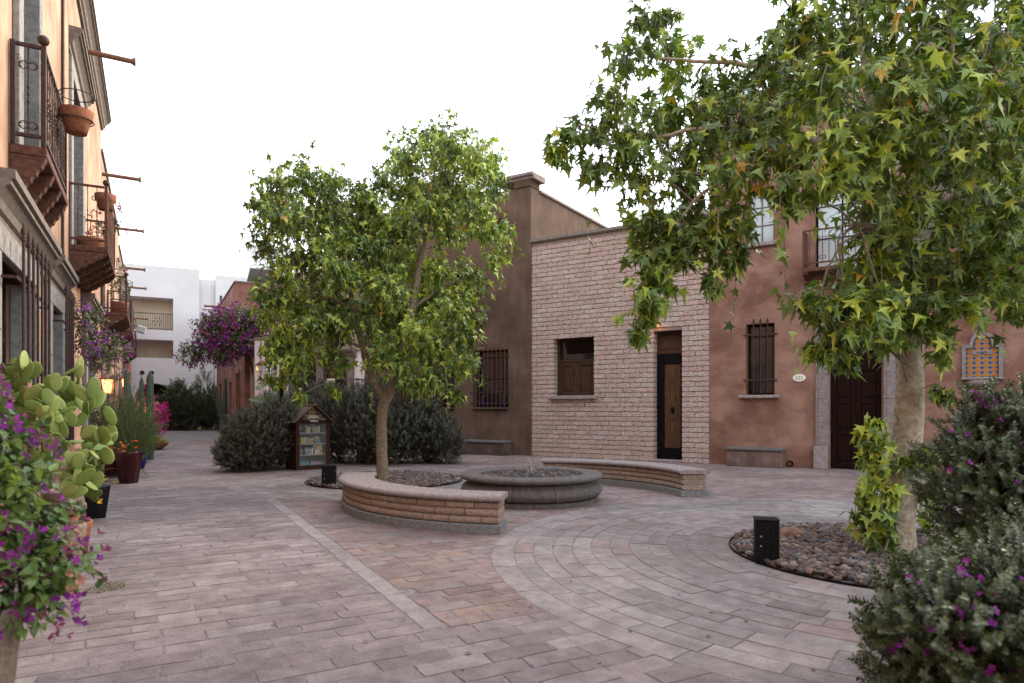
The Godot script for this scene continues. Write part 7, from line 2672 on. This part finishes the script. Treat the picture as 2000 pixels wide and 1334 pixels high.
func build_lamps() -> void:
	wall_lantern("lit copper wall lantern glowing beside the dark street door", street(17.6, -1.2, 1.72), LEFT_TURN, 0.24, 0.46, true, 0.06)
	wall_lantern("second lit wall lantern, smaller in view, behind the column cacti", street(28.8, -1.2, 2.15), LEFT_TURN, 0.3, 0.46, true, 0.05)
	wall_lantern("unlit dark lantern high on the far balcony wall", street(37.0, -1.2, 5.2), LEFT_TURN, 0.3, 0.6, false)
	var fl := thing("floodlight", "grey floodlight on a bracket against the white building", "floodlight", street(31.0, -1.15, 4.55), LEFT_TURN)
	var b := MB.new()
	b.box(Vector3(0, 0, 0.7), Vector3(0.3, 0.28, 0.34), 0.03, Basis(Vector3(1, 0, 0), 0.3))
	part("housing", b, M.steel, fl)
	var a := MB.new()
	a.tube([Vector3(0, 0.15, 0), Vector3(0, 0.15, 0.55)], [0.02, 0.02], 6)
	part("bracket", a, M.iron, fl)
	# lamp post among the bushes
	var lp := thing("lamp_post", "dark lamp post rising through the small tree's crown by the little library", "lamp post", Vector3(-5.7, 0, -16.45))
	var p := MB.new()
	p.tube([Vector3(0, 0, 0), Vector3(0, 0.6, 0), Vector3(0, 0.62, 0), Vector3(0, 3.4, 0)], [0.085, 0.075, 0.055, 0.045], 12)
	part("pole", p, M.bollard_metal, lp)
	for s in 4:
		var q := PI / 4 + PI / 2 * s
		var bar := MB.new()
		bar.tube([Vector3(cos(q) * 0.09, 3.42, sin(q) * 0.09), Vector3(cos(q) * 0.17, 3.85, sin(q) * 0.17)], [0.01, 0.01], 4)
		part("lantern_bar", bar, M.bollard_metal, lp)
	var rf := MB.new()
	rf.lathe([Vector2(0.2, 3.86), Vector2(0.2, 3.89), Vector2(0.05, 4.05), Vector2(0, 4.12)], 4, Vector3.ZERO, PI / 4, PI / 4 + TAU, false)
	part("lantern_roof", rf, M.bollard_metal, lp)


func build_small_things() -> void:
	# pot in an iron ring on the first balcony
	var at := street(8.75, -0.75, 4.42)
	var t := pot("hanging_pot", "terracotta pot held in an iron ring on the first balcony", at, [Vector2(0, 0), Vector2(0.1, 0), Vector2(0.135, 0.14), Vector2(0.14, 0.145), Vector2(0.155, 0.15), Vector2(0.165, 0.25), Vector2(0.14, 0.25), Vector2(0.13, 0.2)], M.terracotta, "balcony pots")
	for y in [0.14, 0.42]:
		var r := MB.new()
		var pts := []
		for i in 25:
			pts.append(Vector3(cos(TAU * i / 24.0) * 0.165, y, sin(TAU * i / 24.0) * 0.165))
		r.tube(pts, range(25).map(func(_k): return 0.006), 5, false)
		part("iron_ring", r, M.iron, t)
	var hk := MB.new()
	var inw := Vector3(-0.8805, 0, 0.474)
	hk.tube([inw * 0.165 + Vector3(0, 0.14, 0), inw * 0.17 + Vector3(0, 0.42, 0)], [0.006, 0.006], 5)
	part("hanger", hk, M.iron, t)
	pot("rail_pot", "small dark red pot on the rail of the second balcony", street(13.25, -0.72, 4.75), [Vector2(0, 0), Vector2(0.11, 0), Vector2(0.13, 0.14), Vector2(0.16, 0.15), Vector2(0.165, 0.26), Vector2(0.14, 0.26), Vector2(0.13, 0.2)], M.terracotta, "balcony pots")
	t = pot("balcony_planter", "wide brown planter of pink flowers inside the second balcony", street(13.5, -0.95, 3.95), [Vector2(0, 0), Vector2(0.17, 0), Vector2(0.21, 0.3), Vector2(0.22, 0.34), Vector2(0.18, 0.34)], M.terracotta, "balcony pots")
	bougainvillea(t, [[Vector3(0.05, 0.6, 0), Vector3(0.28, 0.3, 0.3)], [Vector3(0.3, 0.75, -0.2), Vector3(0.3, 0.25, 0.3)]], 160, 34, 0.045, 0.035, [Color(0.06, 0.09, 0.04)], [Color(0.5, 0.06, 0.12), Color(0.42, 0.03, 0.1)])
	t = pot("balcony_planter", "planter of leggy green plants on the third balcony", street(20.6, -0.8, 3.85), [Vector2(0, 0), Vector2(0.17, 0), Vector2(0.21, 0.3), Vector2(0.22, 0.34), Vector2(0.18, 0.34)], M.terracotta, "balcony pots")
	bougainvillea(t, [[Vector3(0.0, 0.9, 0), Vector3(0.3, 0.7, 0.4)]], 300, 6, 0.07, 0.03, [Color(0.08, 0.11, 0.04), Color(0.14, 0.13, 0.05)], [Color(0.4, 0.04, 0.1)])
	# fallen leaves, petals and a mossy patch
	var tfs := []
	var cols := []
	for i in 240:
		var d := rr(3.4, 12.5)
		var x := rr(-0.45, 0.55) * d
		tfs.append(Transform3D(aim(Vector3(rr(-1, 1), 0.12, rr(-1, 1)), Vector3.UP, rr(0.012, 0.045)), Vector3(x, 0.008, -d)))
		cols.append(pick([Color(0.16, 0.08, 0.03), Color(0.1, 0.06, 0.03), Color(0.3, 0.16, 0.03), Color(0.14, 0.03, 0.15), Color(0.2, 0.13, 0.07)]))
	scatter("leaf_litter", self, leaf_shape("oval").mesh(), M.leaf, tfs, cols)
	var ms := []
	var mc := []
	for i in 420:
		var a := rr(0, TAU)
		var r := sqrt(rr(0, 1))
		ms.append(Transform3D(aim(ball() + Vector3(0, 0.4, 0), Vector3.UP, rr(0.008, 0.02)), Vector3(-3.14 + cos(a) * r * 0.13, 0.004, -5.15 + sin(a) * r * 0.17)))
		mc.append(Color(0.13, 0.11, 0.04) * rr(0.6, 1.3))
	scatter("moss_patch", self, leaf_shape("oval").mesh(), M.leaf, ms, mc)
